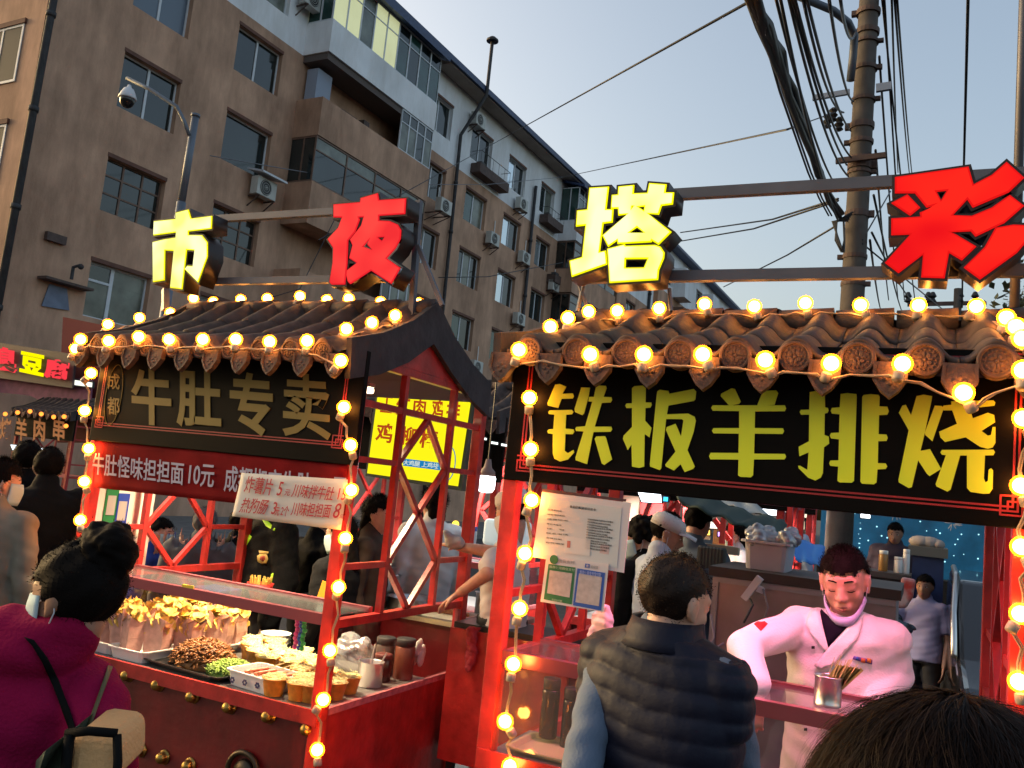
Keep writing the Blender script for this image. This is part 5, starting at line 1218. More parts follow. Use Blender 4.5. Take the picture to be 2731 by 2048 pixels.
# woman at the left with a bun
M_mag = mat('magenta_wool', (.26,.005,.045), .9, sheen=.0, spec=.1, bump=.3, bscale=130, var=.12, vscale=10)
wc = dist(200, 1600, 1.74); face = R(44); kk = .95; base = (wc.x-.10, wc.y-.06, 0); L = lambda p: local(base, face, kk, p); hl = L(wc)
woman, woman_b, woman_H, woman_A = person('woman in magenta jacket with hair bun and blue mask seen from behind', base, face, kk, head=tuple(hl), hyaw=R(58), hpitch=R(-4), hroll=R(2), sh_z=hl.z-.165, sh_w=.165, lean=.0,
    arms={'R': (tuple(L(dist(270,1975,1.66))), tuple(L(dist(285,2150,1.72)))), 'L': ((-.26,-.0,1.05), (-.22,.08,.85))}, top=M_mag, sleeve='long', bottom=mat('dark_skirt', (.02,.02,.025), .8), skin=M_skind, hair=None, mask=('up', M_mask), look='open', amp=.0055, cf=22, seed=5.3, scale_head=.93, collar_h=.85, vox=.0075, vox_c=.009, infl=.012, arm_r=1.12)
hair_short(woman_H, woman_b, M_hair, thick=.017, n=3500, L=.007, seed=21, low=-.14, side=-.05, fringe=.040, spread=.35)
t = MB(); bc = dist(287, 1462, 1.74); bl = L(bc)
for q in range(16): a = random.uniform(0,6.28); t.ball(Vector(bl)+Vector((.026*math.cos(a),.02*math.sin(a),random.uniform(-.03,.022))), random.uniform(.028,.042), 10, 8)
t.capsule(L(dist(240,1490,1.76)), Vector(bl)+Vector((0,0,-.02)), .05, .045, 12); t.capsule(L(dist(225,1530,1.78)), Vector(bl)+Vector((0,0,-.05)), .07, .045, 12)
hb = remesh(t, 'hair_bun', M_hair, woman_b, .006, 1, .0022, 110, 2.)
pn = [(v.co.copy(), v.normal.copy()) for v in hb.data.vertices][::3]; t = MB(); t.add(*tufts(pn, 500, .010, .0008, .5)); o = t.build('stray_hair', M_hair, None); o.parent = hb
upd(); jac = child(woman, 'top_garment')
M_strap = mat('black_strap', (.006,.006,.006), .8, spec=.08); M_ostrap = mat('olive_strap', (.10,.08,.03), .6)
d1 = lambda x, y: (x*.422, 1348+y*.422)
decal(jac, [d1(*q) for q in ((150,830),(215,850),(300,960),(370,1100),(430,1260),(480,1420),(440,1425),(390,1290),(330,1130),(265,990),(205,890))], 'bag_strap', M_strap, jac, .008)
decal(jac, [d1(*q) for q in ((655,850),(695,870),(718,940),(712,1020),(680,1110),(620,1270),(575,1400),(545,1400),(590,1280),(650,1110),(685,1010),(688,940))], 'bag_strap', M_ostrap, jac, .008)
bp = thing('backpack', 'small beige and green backpack on the woman in magenta', 'backpack', onP(250,2040,FWD,FWD.dot(EYE)+1.50))
def bq(x, y, d): return dist(x, y, d)
t = MB(); 
p = [bq(*d1(440,1440), 1.52), bq(*d1(735,1480), 1.52), bq(*d1(725,1780), 1.48), bq(*d1(410,1780), 1.48)]; t.prism([tuple(v) for v in p], tuple(FWD*.14)); o = t.build('beige_pocket', mat('beige_canvas', (.62,.34,.14), .85, bump=.3, bscale=120, var=.1), bp); bevel(o, .02, 3)
t = MB(); p = [bq(*d1(435,1450), 1.54), bq(*d1(405,1780), 1.50), bq(*d1(210,1780), 1.56), bq(*d1(225,1610), 1.60), bq(*d1(300,1540), 1.46)]; t.prism([tuple(v) for v in p], tuple(FWD*.12)); o = t.build('green_pouch', mat('green_canvas', (.05,.075,.05), .85, bump=.3, bscale=120), bp); bevel(o, .02, 3)
t = MB(); t.tube([bq(*d1(425,1440), 1.51), bq(*d1(560,1425), 1.50), bq(*d1(740,1440), 1.51)], .008, 8); t.tube([bq(*d1(440,1450), 1.505), bq(*d1(420,1620), 1.49), bq(*d1(405,1800), 1.46)], .009, 8); t.tube([bq(*d1(740,1450), 1.51), bq(*d1(745,1620), 1.49), bq(*d1(730,1800), 1.46)], .008, 8); t.build('black_piping', M_strap, bp, smooth=True)

# head of hair in the right foreground, someone close to the camera
fc = dist(2545, 2295, .60); face = R(-20); kk = .95; base = (fc.x+.0, fc.y-.0, 0); L = lambda p: local(base, face, kk, p); hl = L(fc)
hl = Vector(hl)-Vector((0,0,.035))
fg, fg_b, fg_H, _ = person('dark brown head of hair close in the lower right foreground', base, face, kk, head=tuple(hl), hyaw=0, hpitch=R(-6), sh_z=hl.z-.22, top=mat('dark_coat', (.02,.018,.02), .85), bottom=mat('dark_jeans', (.03,.035,.05), .8), vox=.012, hair=None, look='open', seed=6.)
hm = M_hairb; hv = []; hf = []
rr = random.Random(5)
def skull(a, t, g): return fg_H.M @ Vector(((.073+g)*math.sin(t)*math.cos(a), -.012+(.090+g)*math.sin(t)*math.sin(a), .035+(.083+g)*math.cos(t)))
t = MB(); t.ball((0,-.014,.037), (.093,.108,.101), 40, 28); s = MB(); add_tr(s, t, fg_H.M); sc_ = s.build('hair', hm, None, True); sc_.parent = fg_b
for i in range(15000):
    a = rr.uniform(0, 2*math.pi); t0 = rr.uniform(.0,.9)*rr.uniform(.4,1); g = .022+.010*abs(math.sin(int(a*9)*2.3+int(t0*7)*1.1)) + rr.uniform(0,.004); n_ = 9; tl = rr.uniform(.7,1.5); cl_ = int(a*9)*31+int(t0*7); sw = .30*math.sin(cl_*1.7)+rr.gauss(0,.06); w = rr.uniform(.00022,.0005); pts = []
    frizz = rr.uniform(.0,.010) if rr.random() < .12 else 0
    for j in range(n_):
        u = j/(n_-1); pts.append(skull(a+sw*u+.05*math.sin(6*u+i), t0+tl*u, g+frizz*math.sin(u*math.pi)+.0012*math.sin(9*u+i)))
    for j in range(n_):
        p = pts[j]; c = (p-EYE).normalized(); d = (pts[min(j+1,n_-1)]-pts[max(0,j-1)]).normalized(); s_ = d.cross(Vector((math.cos(a),math.sin(a),.3))).normalized()*w*(1-.6*j/(n_-1)); hv += [p-s_, p+s_]
    o0 = len(hv)-2*n_
    for j in range(n_-1): hf.append((o0+2*j, o0+2*j+1, o0+2*j+3, o0+2*j+2))
t = MB(); t.add(hv, hf); o = t.build('hair_strands', mat('brown_hair_strand', (.006,.0025,.0015), .6, spec=.08, var=.6, vscale=40), None); o.parent = sc_; o['kind'] = 'stuff'
# ------------------------------------------------------------------ lamps the place has
E_white = emis('cold_white_lamp', (.92,.96,1), 6.0)
def tube_lamp(p, q, label, col, strength, r=.016, power=None, group=None, size=None, down=True):
    t = thing('tube_lamp', label, 'lamp', p, 0, group)
    col = tuple(col)
    b = MB(); b.tube([p, q], r, 10); b.build('glowing_tube', emis('tube_%s' % ''.join(c for c in label if c.isalpha())[:18], col, strength), t, smooth=True)
    b = MB(); u = Vector((0,0,r+.012)); b.bar(Vector(p)+u, Vector(q)+u, .045, .02); b.build('fitting', M_white, t)
    if power:
        ld = bpy.data.lights.new('lamp_light', 'AREA'); ld.shape = 'RECTANGLE'; ld.size = (Vector(q)-Vector(p)).length; ld.size_y = .05; ld.energy = power; ld.color = col; ld.spread = R(95 if power == POW_L else 125)
        lo = bpy.data.objects.new('lamp_light', ld); COL.objects.link(lo); lo.location = (Vector(p)+Vector(q))/2-Vector((0,0,r+.005)); lo.rotation_euler = (0, 0, math.atan2(q[1]-p[1], q[0]-p[0])); put(lo, t)
    return t
tube_lamp((-1.15,3.12,2.2), (.05,3.12,2.2), 'pinkish tube lamp under the right stall roof', (1,.22,.38), 5, power=POW_R)
tube_lamp((-3.9,3.75,2.28), (-2.65,3.75,2.28), 'warm tube lamp under the left stall roof', (1,.78,.48), 5, power=POW_L)
bl = thing('bulb_lamp', 'big white bulb lamp hanging between the two stalls', 'lamp', onY(1295,1285,5.5))
p = onY(1297,1285,5.4); b = MB(); b.lathe([(.01,-.075),(.045,-.07),(.062,-.045),(.064,.03),(.060,.04)], p, 20); b.build('glowing_globe', emis('white_globe', (.9,.95,1), 7), bl, smooth=True)
b = MB(); b.lathe([(.06,.041),(.055,.075),(.03,.10),(.018,.16)], p, 20); b.build('lamp_cap', mat('brown_lamp_cap', (.2,.13,.11), .5), bl, smooth=True)
b = MB(); b.tube([p+Vector((0,0,.16)), p+Vector((0,0,.9))], .006, 6); b.build('flex', M_cable, bl)

# ------------------------------------------------------------------ goods on the left counter
g4 = lambda x, y: (230+.3029*x, 1500+.3029*y)
ZC = .766
M_pet = mat('pale_pink_paper', (.62,.34,.27), .8, bump=.35, bscale=25, var=.25, vscale=22)
M_chip = mat('fried_potato', (.72,.47,.10), .55, var=.3, vscale=60, bump=.3, bscale=80)
def bag_proto():
    t = MB(); w, d, h = .044, .032, .135; rings = []
    for z, k_, o_ in ((0,.80,0),(.01,.86,0),(h*.5,.97,.003),(h*.8,1.04,-.003),(h,1.12,.002)):
        rings.append([(w*k_*x+o_, d*k_*y, z+(.018*abs(x)*abs(y)*(1 if z == h else 0))+(.010*math.sin(5*x) if z == h else 0)) for x, y in ((-1,-1),(-.3,-1.06),(.35,-.98),(1,-1),(1.02,.0),(1,1),(.3,1.05),(-.35,.97),(-1,1),(-1.03,0))])
    t.loft(rings, cap=False); me = t.mesh('paper_bag'); me.materials.append(M_pet); return me
def chip_meshes(k):
    out = []
    for s in range(k):
        rr = random.Random(s); t = MB()
        for _ in range(26):
            c = Vector((rr.uniform(-.042,.042), rr.uniform(-.028,.028), rr.uniform(.095,.165))); r_ = rr.uniform(.018,.032); M = Matrix.Translation(c) @ Matrix.Rotation(rr.uniform(-1.2,1.2), 4, 'X') @ Matrix.Rotation(rr.uniform(-1.2,1.2), 4, 'Y')
            v = [M @ Vector((0,0,0))]+[M @ Vector((r_*math.cos(a), r_*.8*math.sin(a), .006*math.sin(2*a))) for a in [2*math.pi*q/8 for q in range(8)]]
            t.add(v, [(0,1+q,1+(q+1)%8) for q in range(8)])
        me = t.mesh('potato_crisps'); me.materials.append(M_chip); out.append(me)
    return out
ME_BAG, ME_CHIPS = bag_proto(), chip_meshes(5)
def paper_bag(p, rz, label, k=1.0):
    t = thing('paper_bag', label, 'snack bag', p, rz, 'paper bags of crisps on the left counter'); M = Matrix.Translation(p) @ Matrix.Rotation(rz, 4, 'Z') @ Matrix.Rotation(R(random.uniform(-7,7)), 4, 'X') @ Matrix.Scale(k, 4)
    o = ob('bag', ME_BAG, M, t); md = o.modifiers.new('thickness', 'SOLIDIFY'); md.thickness = .0008
    c = ob('potato_crisps', random.choice(ME_CHIPS), M, t); c['kind'] = 'stuff'
bags = [(-4.00,3.42),(-3.87,3.46),(-3.75,3.40),(-3.63,3.47),(-3.53,3.58),(-3.98,3.58),(-3.84,3.62),(-3.72,3.60),(-3.60,3.68),(-3.92,3.76),(-3.78,3.78),(-3.65,3.82),(-3.52,3.80),(-3.98,3.93),(-3.84,3.95),(-3.70,3.97),(-3.56,3.97)]
rowname = ['front','front','front','front','front','second','second','second','second','third','third','third','third','back','back','back','back']; cnt = {}
ordn = ['leftmost','second','third','fourth','fifth']
for (x, y), rn in zip(bags, rowname):
    i_ = cnt.get(rn, 0); cnt[rn] = i_+1
    paper_bag((x, y, ZC+.012), R(random.uniform(-25,25)), '%s paper bag of yellow crisps in the %s row on the counter' % (ordn[i_], rn), 1.38)
def tray(cx, cy, w, d, h, z, m, name, label, rz=0, cat='tray', flare=1.15, rim=.006, group=None):
    M = Matrix.Translation((cx,cy,z)) @ Matrix.Rotation(rz, 4, 'Z'); t = MB(); rings = []
    def rr_(wx, dy, zz): 
        c = min(wx, dy)*.25; pts = []
        for sx, sy, a0 in ((1,1,0),(-1,1,90),(-1,-1,180),(1,-1,270)):
            for a in (0,45,90): pts.append(M @ Vector((sx*(wx-c)+c*math.cos(R(a0+a)), sy*(dy-c)+c*math.sin(R(a0+a)), zz)))
        return pts
    W, D = w/2, d/2
    t.loft([rr_(W*.02,D*.02,.0), rr_(W*.9,D*.9,0), rr_(W,D,h), rr_(W+rim*1.6,D+rim*1.6,h), rr_(W+rim*1.6,D+rim*1.6,h-rim), rr_(W-.004,D-.004,h-.001), rr_(W*.88,D*.88,.006), rr_(W*.02,D*.02,.006)], cap=False)
    o = t.build(name, m, None, False); tag(o, label, cat, group); return o
tray(-3.93, 3.50, .26, .36, .06, ZC+.001, M_white, 'food_tray', 'white tray under the leftmost crisp bags')
tray(-3.68, 3.44, .26, .26, .06, ZC+.001, M_white, 'food_tray', 'white tray with an empty corner in front of the noodle pile')
tray(-3.72, 3.82, .50, .26, .05, ZC+.001, M_white, 'food_tray', 'white tray under the back rows of crisp bags')
tray(-3.30, 3.50, .56, .36, .03, ZC+.001, mat('black_enamel_tray', (.012,.012,.013), .35), 'food_tray', 'wide black tray heaped with brown noodles and greens', rz=R(-4))
def heap(cx, cy, rx, ry, h, z, m, n, L, w, name, label, cat, seed=1, base=None):
    rr = random.Random(seed); t = MB(); t.ball((cx,cy,z), (rx*.93,ry*.93,h*.9), 20, 12)
    for _ in range(n):
        a = rr.uniform(0,6.28); q = math.sqrt(rr.random())
        px_, py_ = cx+rx*q*math.cos(a), cy+ry*q*math.sin(a); pz_ = z+h*math.sqrt(max(0,1-q*q))+rr.uniform(-.004,.008)
        d = Vector((rr.gauss(0,1), rr.gauss(0,1), rr.gauss(0,.5)-.3*q)).normalized()*L*rr.uniform(.5,1.2); m_ = Vector((px_,py_,pz_)); b_ = Vector((rr.gauss(0,.006), rr.gauss(0,.006), rr.uniform(.0,.01)))
        t.tube([m_-d/2, m_+b_, m_+d/2], [w*.7,w,w*.6], 4)
    o = t.build(name, m, None, True); tag(o, label, cat); o['kind'] = 'stuff'; return o
heap(-3.34, 3.52, .17, .14, .115, ZC+.012, mat('soy_brown_noodle', (.26,.10,.025), .4, var=.65, vscale=40), 900, .048, .0055, 'shredded_meat_heap', 'heap of brown shredded strips on the black tray', 'food', 3)
heap(-3.13, 3.49, .12, .11, .05, ZC+.012, mat('chopped_greens', (.22,.34,.05), .6, var=.5, vscale=50), 600, .034, .0045, 'chopped_greens_heap', 'heap of chopped green lettuce beside the brown strips', 'food', 4)
# paper cups with cold noodles
M_cupo = mat('orange_printed_cup', (.62,.26,.03), .6, var=.25, vscale=35); M_cream = mat('cream_shreds', (.76,.70,.36), .65, var=.3, vscale=70)
def cup(x, y, label, r=.058, h=.075, z=ZC+.001, k=0):
    t = thing('noodle_cup', label, 'paper cup', (x,y,z), 0, 'cups of pale shredded noodles')
    b = MB(); b.lathe([(r*.74,0),(r,h),(r+.004,h+.003),(r+.002,h+.006),(r-.003,h)], (x,y,z), 22, cap=False); b.lathe([(.001,.002),(r*.73,.002)], (x,y,z), 22, cap=False); b.build('cup', M_cupo, t, True)
    rr = random.Random(k); b = MB(); b.ball((x,y,z+h-.004), (r*.92,r*.92,.014), 18, 8)
    for _ in range(90):
        a = rr.uniform(0,6.28); q = r*.95*math.sqrt(rr.random()); c = Vector((x+q*math.cos(a), y+q*math.sin(a), z+h+.010+rr.uniform(-.006,.008))); d = Vector((rr.gauss(0,1), rr.gauss(0,1), rr.gauss(0,.25))).normalized()*.018; b.tube([c-d, c+d], .0016, 4)
    o = b.build('shredded_noodles', M_cream, t); o['kind'] = 'stuff'
cups = [(-3.42,3.98,'back left'),(-3.30,4.02,'back second'),(-3.33,3.86,'behind the brown strips'),(-3.20,3.90,'back third'),(-3.20,3.76,'behind the greens'),(-3.07,3.82,'middle of the block'),(-3.05,3.95,'back fourth'),(-3.06,3.68,'nearest the green heap'),(-2.94,3.84,'right of the middle'),(-2.92,3.70,'above the sausage basket'),(-2.80,3.76,'beside the hanging toy'),(-2.78,3.62,'right of the sausage basket'),(-2.66,3.66,'touching the bulb lit post'),(-2.60,3.38,'front right corner by the post'),(-2.73,3.36,'front row left of the corner'),(-2.66,3.50,'second row near the post'),(-2.50,3.52,'behind side glass nearest'),(-2.52,3.66,'behind side glass second'),(-2.54,3.40,'front corner behind the post')]
for i, (x, y, w_) in enumerate(cups): cup(x, y, 'orange paper cup of pale noodles, %s' % w_, k=i)
bk_ = tray(-2.86, 3.44, .30, .22, .075, ZC+.001, M_white, 'plastic_basket', 'white plastic basket with blue flowers holding sausages on sticks', rz=R(-6), cat='basket')
M_saus = mat('red_sausage', (.45,.12,.05), .4, var=.2, vscale=30)
for i in range(8):
    x = -2.96+.027*i; y = 3.42+.004*(i%3); a = Vector((x,y,ZC+.055+.01*(i%2))); d = Vector((.55,.75,.12)).normalized()
    t = thing('sausage_stick', ('%s pink sausage on a bamboo stick in the white basket' % ['leftmost','second','third','fourth','fifth','sixth','seventh','rightmost'][i]), 'sausage', tuple(a), 0, 'sausages on sticks in the basket')
    b = MB(); b.capsule(a, a+d*.075, .0105, .0105, 10); b.build('sausage', M_saus, t, True); b = MB(); b.tube([a+d*.08, a+d*.17+Vector((0,0,.02))], .002, 5); b.build('stick', mat('bamboo', (.5,.36,.16), .6), t)
for i in range(3):
    b = MB(); c = Vector((-2.955+.075*i, 3.325+.003*i, ZC+.035))
    for q in range(6): a = q*math.pi/3; b.ball(c+Vector((.010*math.cos(a),-.004,.010*math.sin(a))), (.006,.002,.006), 8, 5)
    o = b.build('flower_print', mat('slate_flower_print', (.06,.06,.14), .6), bk_)
# behind the side glass: pots, jars, tissue
def jar(x, y, r, h, m, lid, label, name='jar', cat='jar', z=ZC+.001):
    t = thing(name, label, cat, (x,y,z)); b = MB(); b.lathe([(r*.95,0),(r,.006),(r,h*.86),(r*.9,h*.92)], (x,y,z), 20); b.build('body', m, t, True)
    b = MB(); b.lathe([(r*.93,h*.92),(r*.97,h*.93),(r*.97,h*1.10),(r*.9,h*1.12)], (x,y,z), 20); b.build('lid', lid, t, True); return t
t = thing('steel_pot', 'steel sauce pot with spoons behind the side glass', 'pot', (-2.53,3.86,ZC)); b = MB(); b.lathe([(.06,0),(.064,.004),(.064,.12),(.068,.123),(.061,.118),(.058,.01),(.001,.01)], (-2.53,3.86,ZC+.001), 24, cap=False); b.build('body', M_steel, t, True)
b = MB(); b.tube([(-2.54,3.86,ZC+.02), (-2.58,3.95,ZC+.19)], .005, 6); b.tube([(-2.52,3.85,ZC+.02), (-2.47,3.90,ZC+.17)], .005, 6); b.build('spoon', M_steel, t)
jar(-2.55,4.00,.048,.125, mat('dark_sauce_jar', (.035,.012,.006), .15), mat('dark_red_lid', (.10,.02,.015), .4), 'dark chilli sauce jar with dull red lid')
jar(-2.50,4.13,.055,.19, mat('red_brown_jar', (.16,.05,.03), .25), M_rubber, 'tall brown spice jar with black lid next to the tissue')
jar(-2.62,4.12,.055,.18, mat('smoky_jar', (.08,.06,.05), .2), M_rubber, 'dark glass jar with black lid at the back')
t = MB()
for q in range(6): a = q*1.05; t.ball(Vector((-2.50+.02*math.cos(a), 4.27+.03*math.sin(a), ZC+.09+.03*(q%3))), (.012,.035,.045), 8, 6)
tag(t.build('tissue', M_paper, None, True), 'crumpled white tissue at the right end behind the side glass', 'tissue')
t = MB()
rr = random.Random(9)
for q in range(9): t.ball(Vector((-2.75+rr.uniform(-.06,.06), 4.05+rr.uniform(-.06,.06), ZC+.10+rr.uniform(-.04,.06))), rr.uniform(.05,.075), 14, 10)
o = remesh(t, 'clear_plastic_bag', glass('cloudy_film', tint=(.9,.9,.88), gloss=.25, rough=.2, haze=.18), None, .012, 1, .008, 45); tag(o, 'cloudy plastic bag bulging behind the side glass', 'plastic bag')
t = thing('bowl_stack', 'stack of white bowls behind the crisp bags', 'bowls', (-3.40,4.15,ZC)); 
for q in range(4): b = MB(); b.lathe([(.05,0),(.085,.045),(.09,.047),(.084,.042),(.048,.004),(.001,.004)], (-3.40,4.14,ZC+.002+.016*q), 20, cap=False); b.build('bowl', M_white, t, True)
b = MB(); b.box((-2.62,3.30,1.187),(-2.56,3.34,1.20)) if False else b.box((-3.33,3.288,1.182),(-3.25,3.292,1.205)); tag(b.build('yellow_tag', mat('yellow_tag_card', (.75,.55,.03), .6)), 'small yellow tag on the glass rail of the left stall', 'tag')
t = thing('toy_strand', 'pink, blue and green spiral beads hanging from the glass rail', 'toy', onY(810,1655,3.66))
for dx, c_, nm in ((0,(.6,.06,.25),'pink'),(.028,(.03,.08,.4),'blue'),(.045,(.03,.35,.08),'green')):
    b = MB(); p0 = onY(795, 1655, 3.66)+Vector((dx,0,0))
    for q in range(7): b.ball(p0-Vector((.004*math.sin(q*2),.004*math.cos(q*2),.022*q)), .0135, 10, 6)
    b.build('bead_strand', mat(nm+'_bead', c_, .3), t, True)
b = MB(); q_ = [onY(*g4(*a), 3.95) for a in ((2080,160),(2200,200),(2190,380),(2020,340))]; b.prism([tuple(v) for v in q_], (0,.004,0)); tag(b.build('orange_card', mat('orange_card', (.72,.32,.02), .6)), 'orange yellow card standing by the right post inside the left stall', 'card')
# white board with two payment placards behind the left lattice
wb_ = thing('white_board', 'white board with green and blue placards behind the left lattice', 'board', (-4.18,3.6,1.1))
b = MB(); b.box((-4.19,3.345,1.16),(-4.165,3.80,1.93)); b.build('board', mat('cream_white_board', (.75,.72,.64), .7), wb_)
for y0_, c_, nm in ((3.45,(.02,.20,.06),'green'),(3.53,(.02,.06,.40),'blue')):
    z1_ = 1.60 - (.03 if nm == 'blue' else 0)+.02
    b = MB(); b.box((-4.1635,y0_,z1_-.20),(-4.1605,y0_+.085,z1_)); o = b.build('placard', mat(nm+'_placard', c_, .5), wb_)
    b = MB(); b.box((-4.1595,y0_+.014,z1_-.155),(-4.1585,y0_+.071,z1_-.045)); b.build('pale_square', mat('grey_square', (.4,.38,.36), .6), o)
for z_ in (1.62,): pass
b = MB(); b.box((-4.05,4.08,.775),(-3.82,4.28,1.05)); tag(bevel(b.build('blue_crate', mat('blue_plastic', (.01,.03,.16), .5)), .01), 'dark blue crate at the back left of the counter', 'crate')

# ------------------------------------------------------------------ things on the right stall
k7 = lambda x, y: (1400+.21695*x, 1290+.21695*y)
YD = 2.955
def quad(name, q, Y, m, parent, th=.0015, frame=k7, lift=0.):
    b = MB(); b.prism([tuple(onY(*frame(*p), Y-lift)) for p in q], (0,th,0)); return b.build(name, m, parent)
doc = thing('licence_sheet', 'white licence sheet in a clear sleeve by the left post of the right stall', 'notice', onY(1550,1420,YD))
quad('sleeve', ((210,95),(1300,235),(1215,1095),(90,900)), YD, mat('milky_sleeve', (.66,.58,.60), .4, coat=.3), doc, .004)
quad('sheet', ((255,170),(1190,300),(1130,1040),(190,880)), YD, mat('grey_white_print', (.56,.57,.58), .7), doc, .001, lift=.0015)
quad('sleeve_bar', ((220,60),(1240,190),(1235,220),(205,98)), YD, mat('maroon_bar', (.07,.02,.025), .5), doc, .006, lift=.001)
M_ink = mat('grey_ink', (.10,.10,.10), .7)
def t7(s, tl, tr, bl, m=M_ink, name='lettering', par=doc, bold=.0, lift=.0025): return text_quad(s, onY(*k7(*tl), YD-lift), onY(*k7(*tr), YD-lift), onY(*k7(*bl), YD-lift), m, name, par, bold=bold, off=.0, thick=.0005)
t7('食品摊贩登记公示卡', (550,262), (875,305), (548,295), bold=.02)
for i, s in enumerate(('经营者姓名','经营项目类别','经营地点','登记卡编号','证   号','联系电话','发证日期','有效期至')):
    y_ = 320+i*58; t7(s, (280-i*4,y_-14), (450+(i%3)*40,y_+10), (279-i*4,y_+4))
for i in range(12):
    y_ = 425+i*32; t7('守法经营保证食品安全卫生整洁', (770-i*3,y_), (1085-i*2-(i%3)*30,y_+38), (769-i*3,y_+20), bold=.01)
c_ = quad('small_card', ((495,640),(808,690),(795,890),(478,850)), YD, mat('card_white', (.62,.60,.60), .6), doc, .001, lift=.003)
quad('card_portrait', ((520,700),(560,705),(555,790),(515,783)), YD, mat('card_red', (.45,.15,.13), .6), c_, .0004, lift=.0036)
quad('red_seal', ((930,745),(1040,760),(1030,870),(918,852)), YD, mat('faint_red_seal', (.55,.40,.40), .7), doc, .0004, lift=.0019)
pay = thing('payment_placard', 'payment placard with a green half and a blue half under the licence sheet', 'placard', onY(1530,1560,YD))
quad('card', ((265,880),(1030,985),(965,1575),(190,1450)), YD, mat('pinkish_white_card', (.66,.60,.60), .45, coat=.3), pay, .003, lift=.006)
M_g = mat('pay_green', (.03,.17,.06), .5); M_b = mat('pay_blue', (.03,.10,.42), .5)
quad('green_panel', ((290,985),(620,1030),(575,1485),(230,1420)), YD, M_g, pay, .0008, lift=.0072)
quad('blue_panel', ((645,1040),(985,1095),(935,1560),(590,1495)), YD, M_b, pay, .0008, lift=.0072)
M_sq = mat('pale_square_print', (.50,.42,.41), .6, var=.15, vscale=60)
quad('pale_square', ((305,1062),(582,1103),(548,1400),(270,1345)), YD, M_sq, pay, .0006, lift=.0082); quad('pale_square', ((665,1100),(947,1150),(908,1505),(620,1455)), YD, M_sq, pay, .0006, lift=.0082)
def t7p(s, tl, tr, bl, m, lift=.0088): return t7(s, tl, tr, bl, m, 'lettering', pay, .01, lift)
M_pg = mat('print_pale_green', (.35,.5,.35), .6); M_pb = mat('print_pale_blue', (.35,.42,.75), .6)
t7p('推荐使用微信支付', (300,1000), (615,1045), (297,1035), M_pg); t7p('推荐使用支付宝付款', (675,1060), (940,1098), (672,1110), M_pb)
t7p('微信支付', (410,925), (610,950), (408,965), mat('print_grey', (.35,.33,.33), .6), .0072); t7p('支付宝', (810,1000), (900,1012), (808,1038), MATS['print_grey'], .0072)
t7p('扫码付款', (330,1410), (460,1430), (328,1440), M_pg); 
b = MB(); p = onY(*k7(357,932), YD-.0075); b.lathe([(.0165,0),(.0165,-.001),(.001,-.001)], tuple(p), 20, 'y'); b.build('round_logo', M_g, pay)
quad('square_logo', ((740,980),(798,988),(792,1040),(734,1032)), YD, M_b, pay, .0006, lift=.0075); t7p('支', (748,988), (790,994), (745,1028), MATS['pinkish_white_card'], .0082)
# can of skewers on the glass
cn = onY(*c6(652,1265), 3.12); cn.z = 1.242
can = thing('skewer_can', 'steel can full of bamboo skewers and paper sleeves on the glass top', 'can', tuple(cn))
b = MB(); b.lathe([(.042,0),(.044,.003),(.044,.010),(.043,.012),(.043,.092),(.047,.095),(.044,.098),(.041,.093),(.040,.01),(.001,.01)], tuple(cn), 28, cap=False); b.build('can_body', M_steel, can, True)
M_bam = mat('bamboo_pale', (.62,.40,.18), .6)
for q in range(16): a = random.uniform(0,6.28); b = MB(); s_ = cn+Vector((.02*math.cos(a),.02*math.sin(a),.02)); b.tube([tuple(s_), tuple(s_+Vector((.035+.035*random.random(),random.uniform(-.02,.03),.125+.02*random.random())))], .0011, 5); b.build('skewer', M_bam, can)
for q in range(8): b = MB(); s_ = cn+Vector((-.02+.007*q,.0,.05)); b.bar(tuple(s_), tuple(s_+Vector((.05+.003*q,.0,.085))), .013, .0012, (0,1,0)); b.build('paper_sleeve', mat('manila_sleeve', (.58,.33,.12), .7), can)
# pink carrier bag hanging inside
rr = random.Random(2); t = MB()
top_ = onY(1600,1620,3.35); 
t.loft([[tuple(onY(x, y, 3.36+d)) for x, d in ((a,0),(a+(b_-a)*.33,-.02),(a+(b_-a)*.66,-.025),(b_,0),(b_-6,.02),(a+6,.02))] for y, a, b_ in ((1615,1600,1625),(1640,1575,1636),(1700,1568,1640),(1760,1562,1640),(1800,1556,1642),(1840,1560,1640))])
o = remesh(t, 'carrier_bag', mat('thin_white_plastic', (.70,.55,.60), .35, var=.08, vscale=20), None, .008, 2, .005, 55); tag(o, 'thin pinkish white carrier bag hanging inside the right stall', 'plastic bag')
# food in the right case
ZR = .882
heap(-.42, 3.17, .26, .12, .05, ZR+.02, mat('red_crayfish_meat', (.50,.07,.03), .35, var=.6, vscale=25, bump=.3, bscale=40), 700, .05, .011, 'grilled_meat_heap', 'heap of red sauced meat pieces behind the front glass', 'food', 8)
tray(-.42, 3.17, .60, .28, .03, ZR, M_steel, 'food_tray', 'steel tray under the red sauced meat')
tray(-1.22, 3.15, .26, .24, .02, ZR, mat('pale_green_tray', (.45,.52,.30), .5), 'food_tray', 'pale green tray at the left end of the right case')
bw = (-1.02,3.14,ZR+.02); b = MB(); b.lathe([(.05,0),(.085,.03),(.10,.085),(.095,.085),(.08,.03),(.001,.01)], bw, 24, cap=False); tag(b.build('bowl', mat('orange_bowl', (.45,.12,.04), .35), None, True), 'orange bowl of red meat beside the vest man elbow', 'bowl')
heap(-1.02, 3.14, .075, .075, .03, ZR+.09, MATS['red_crayfish_meat'], 120, .03, .006, 'bowl_filling', 'red meat pieces filling the orange bowl', 'food', 6)
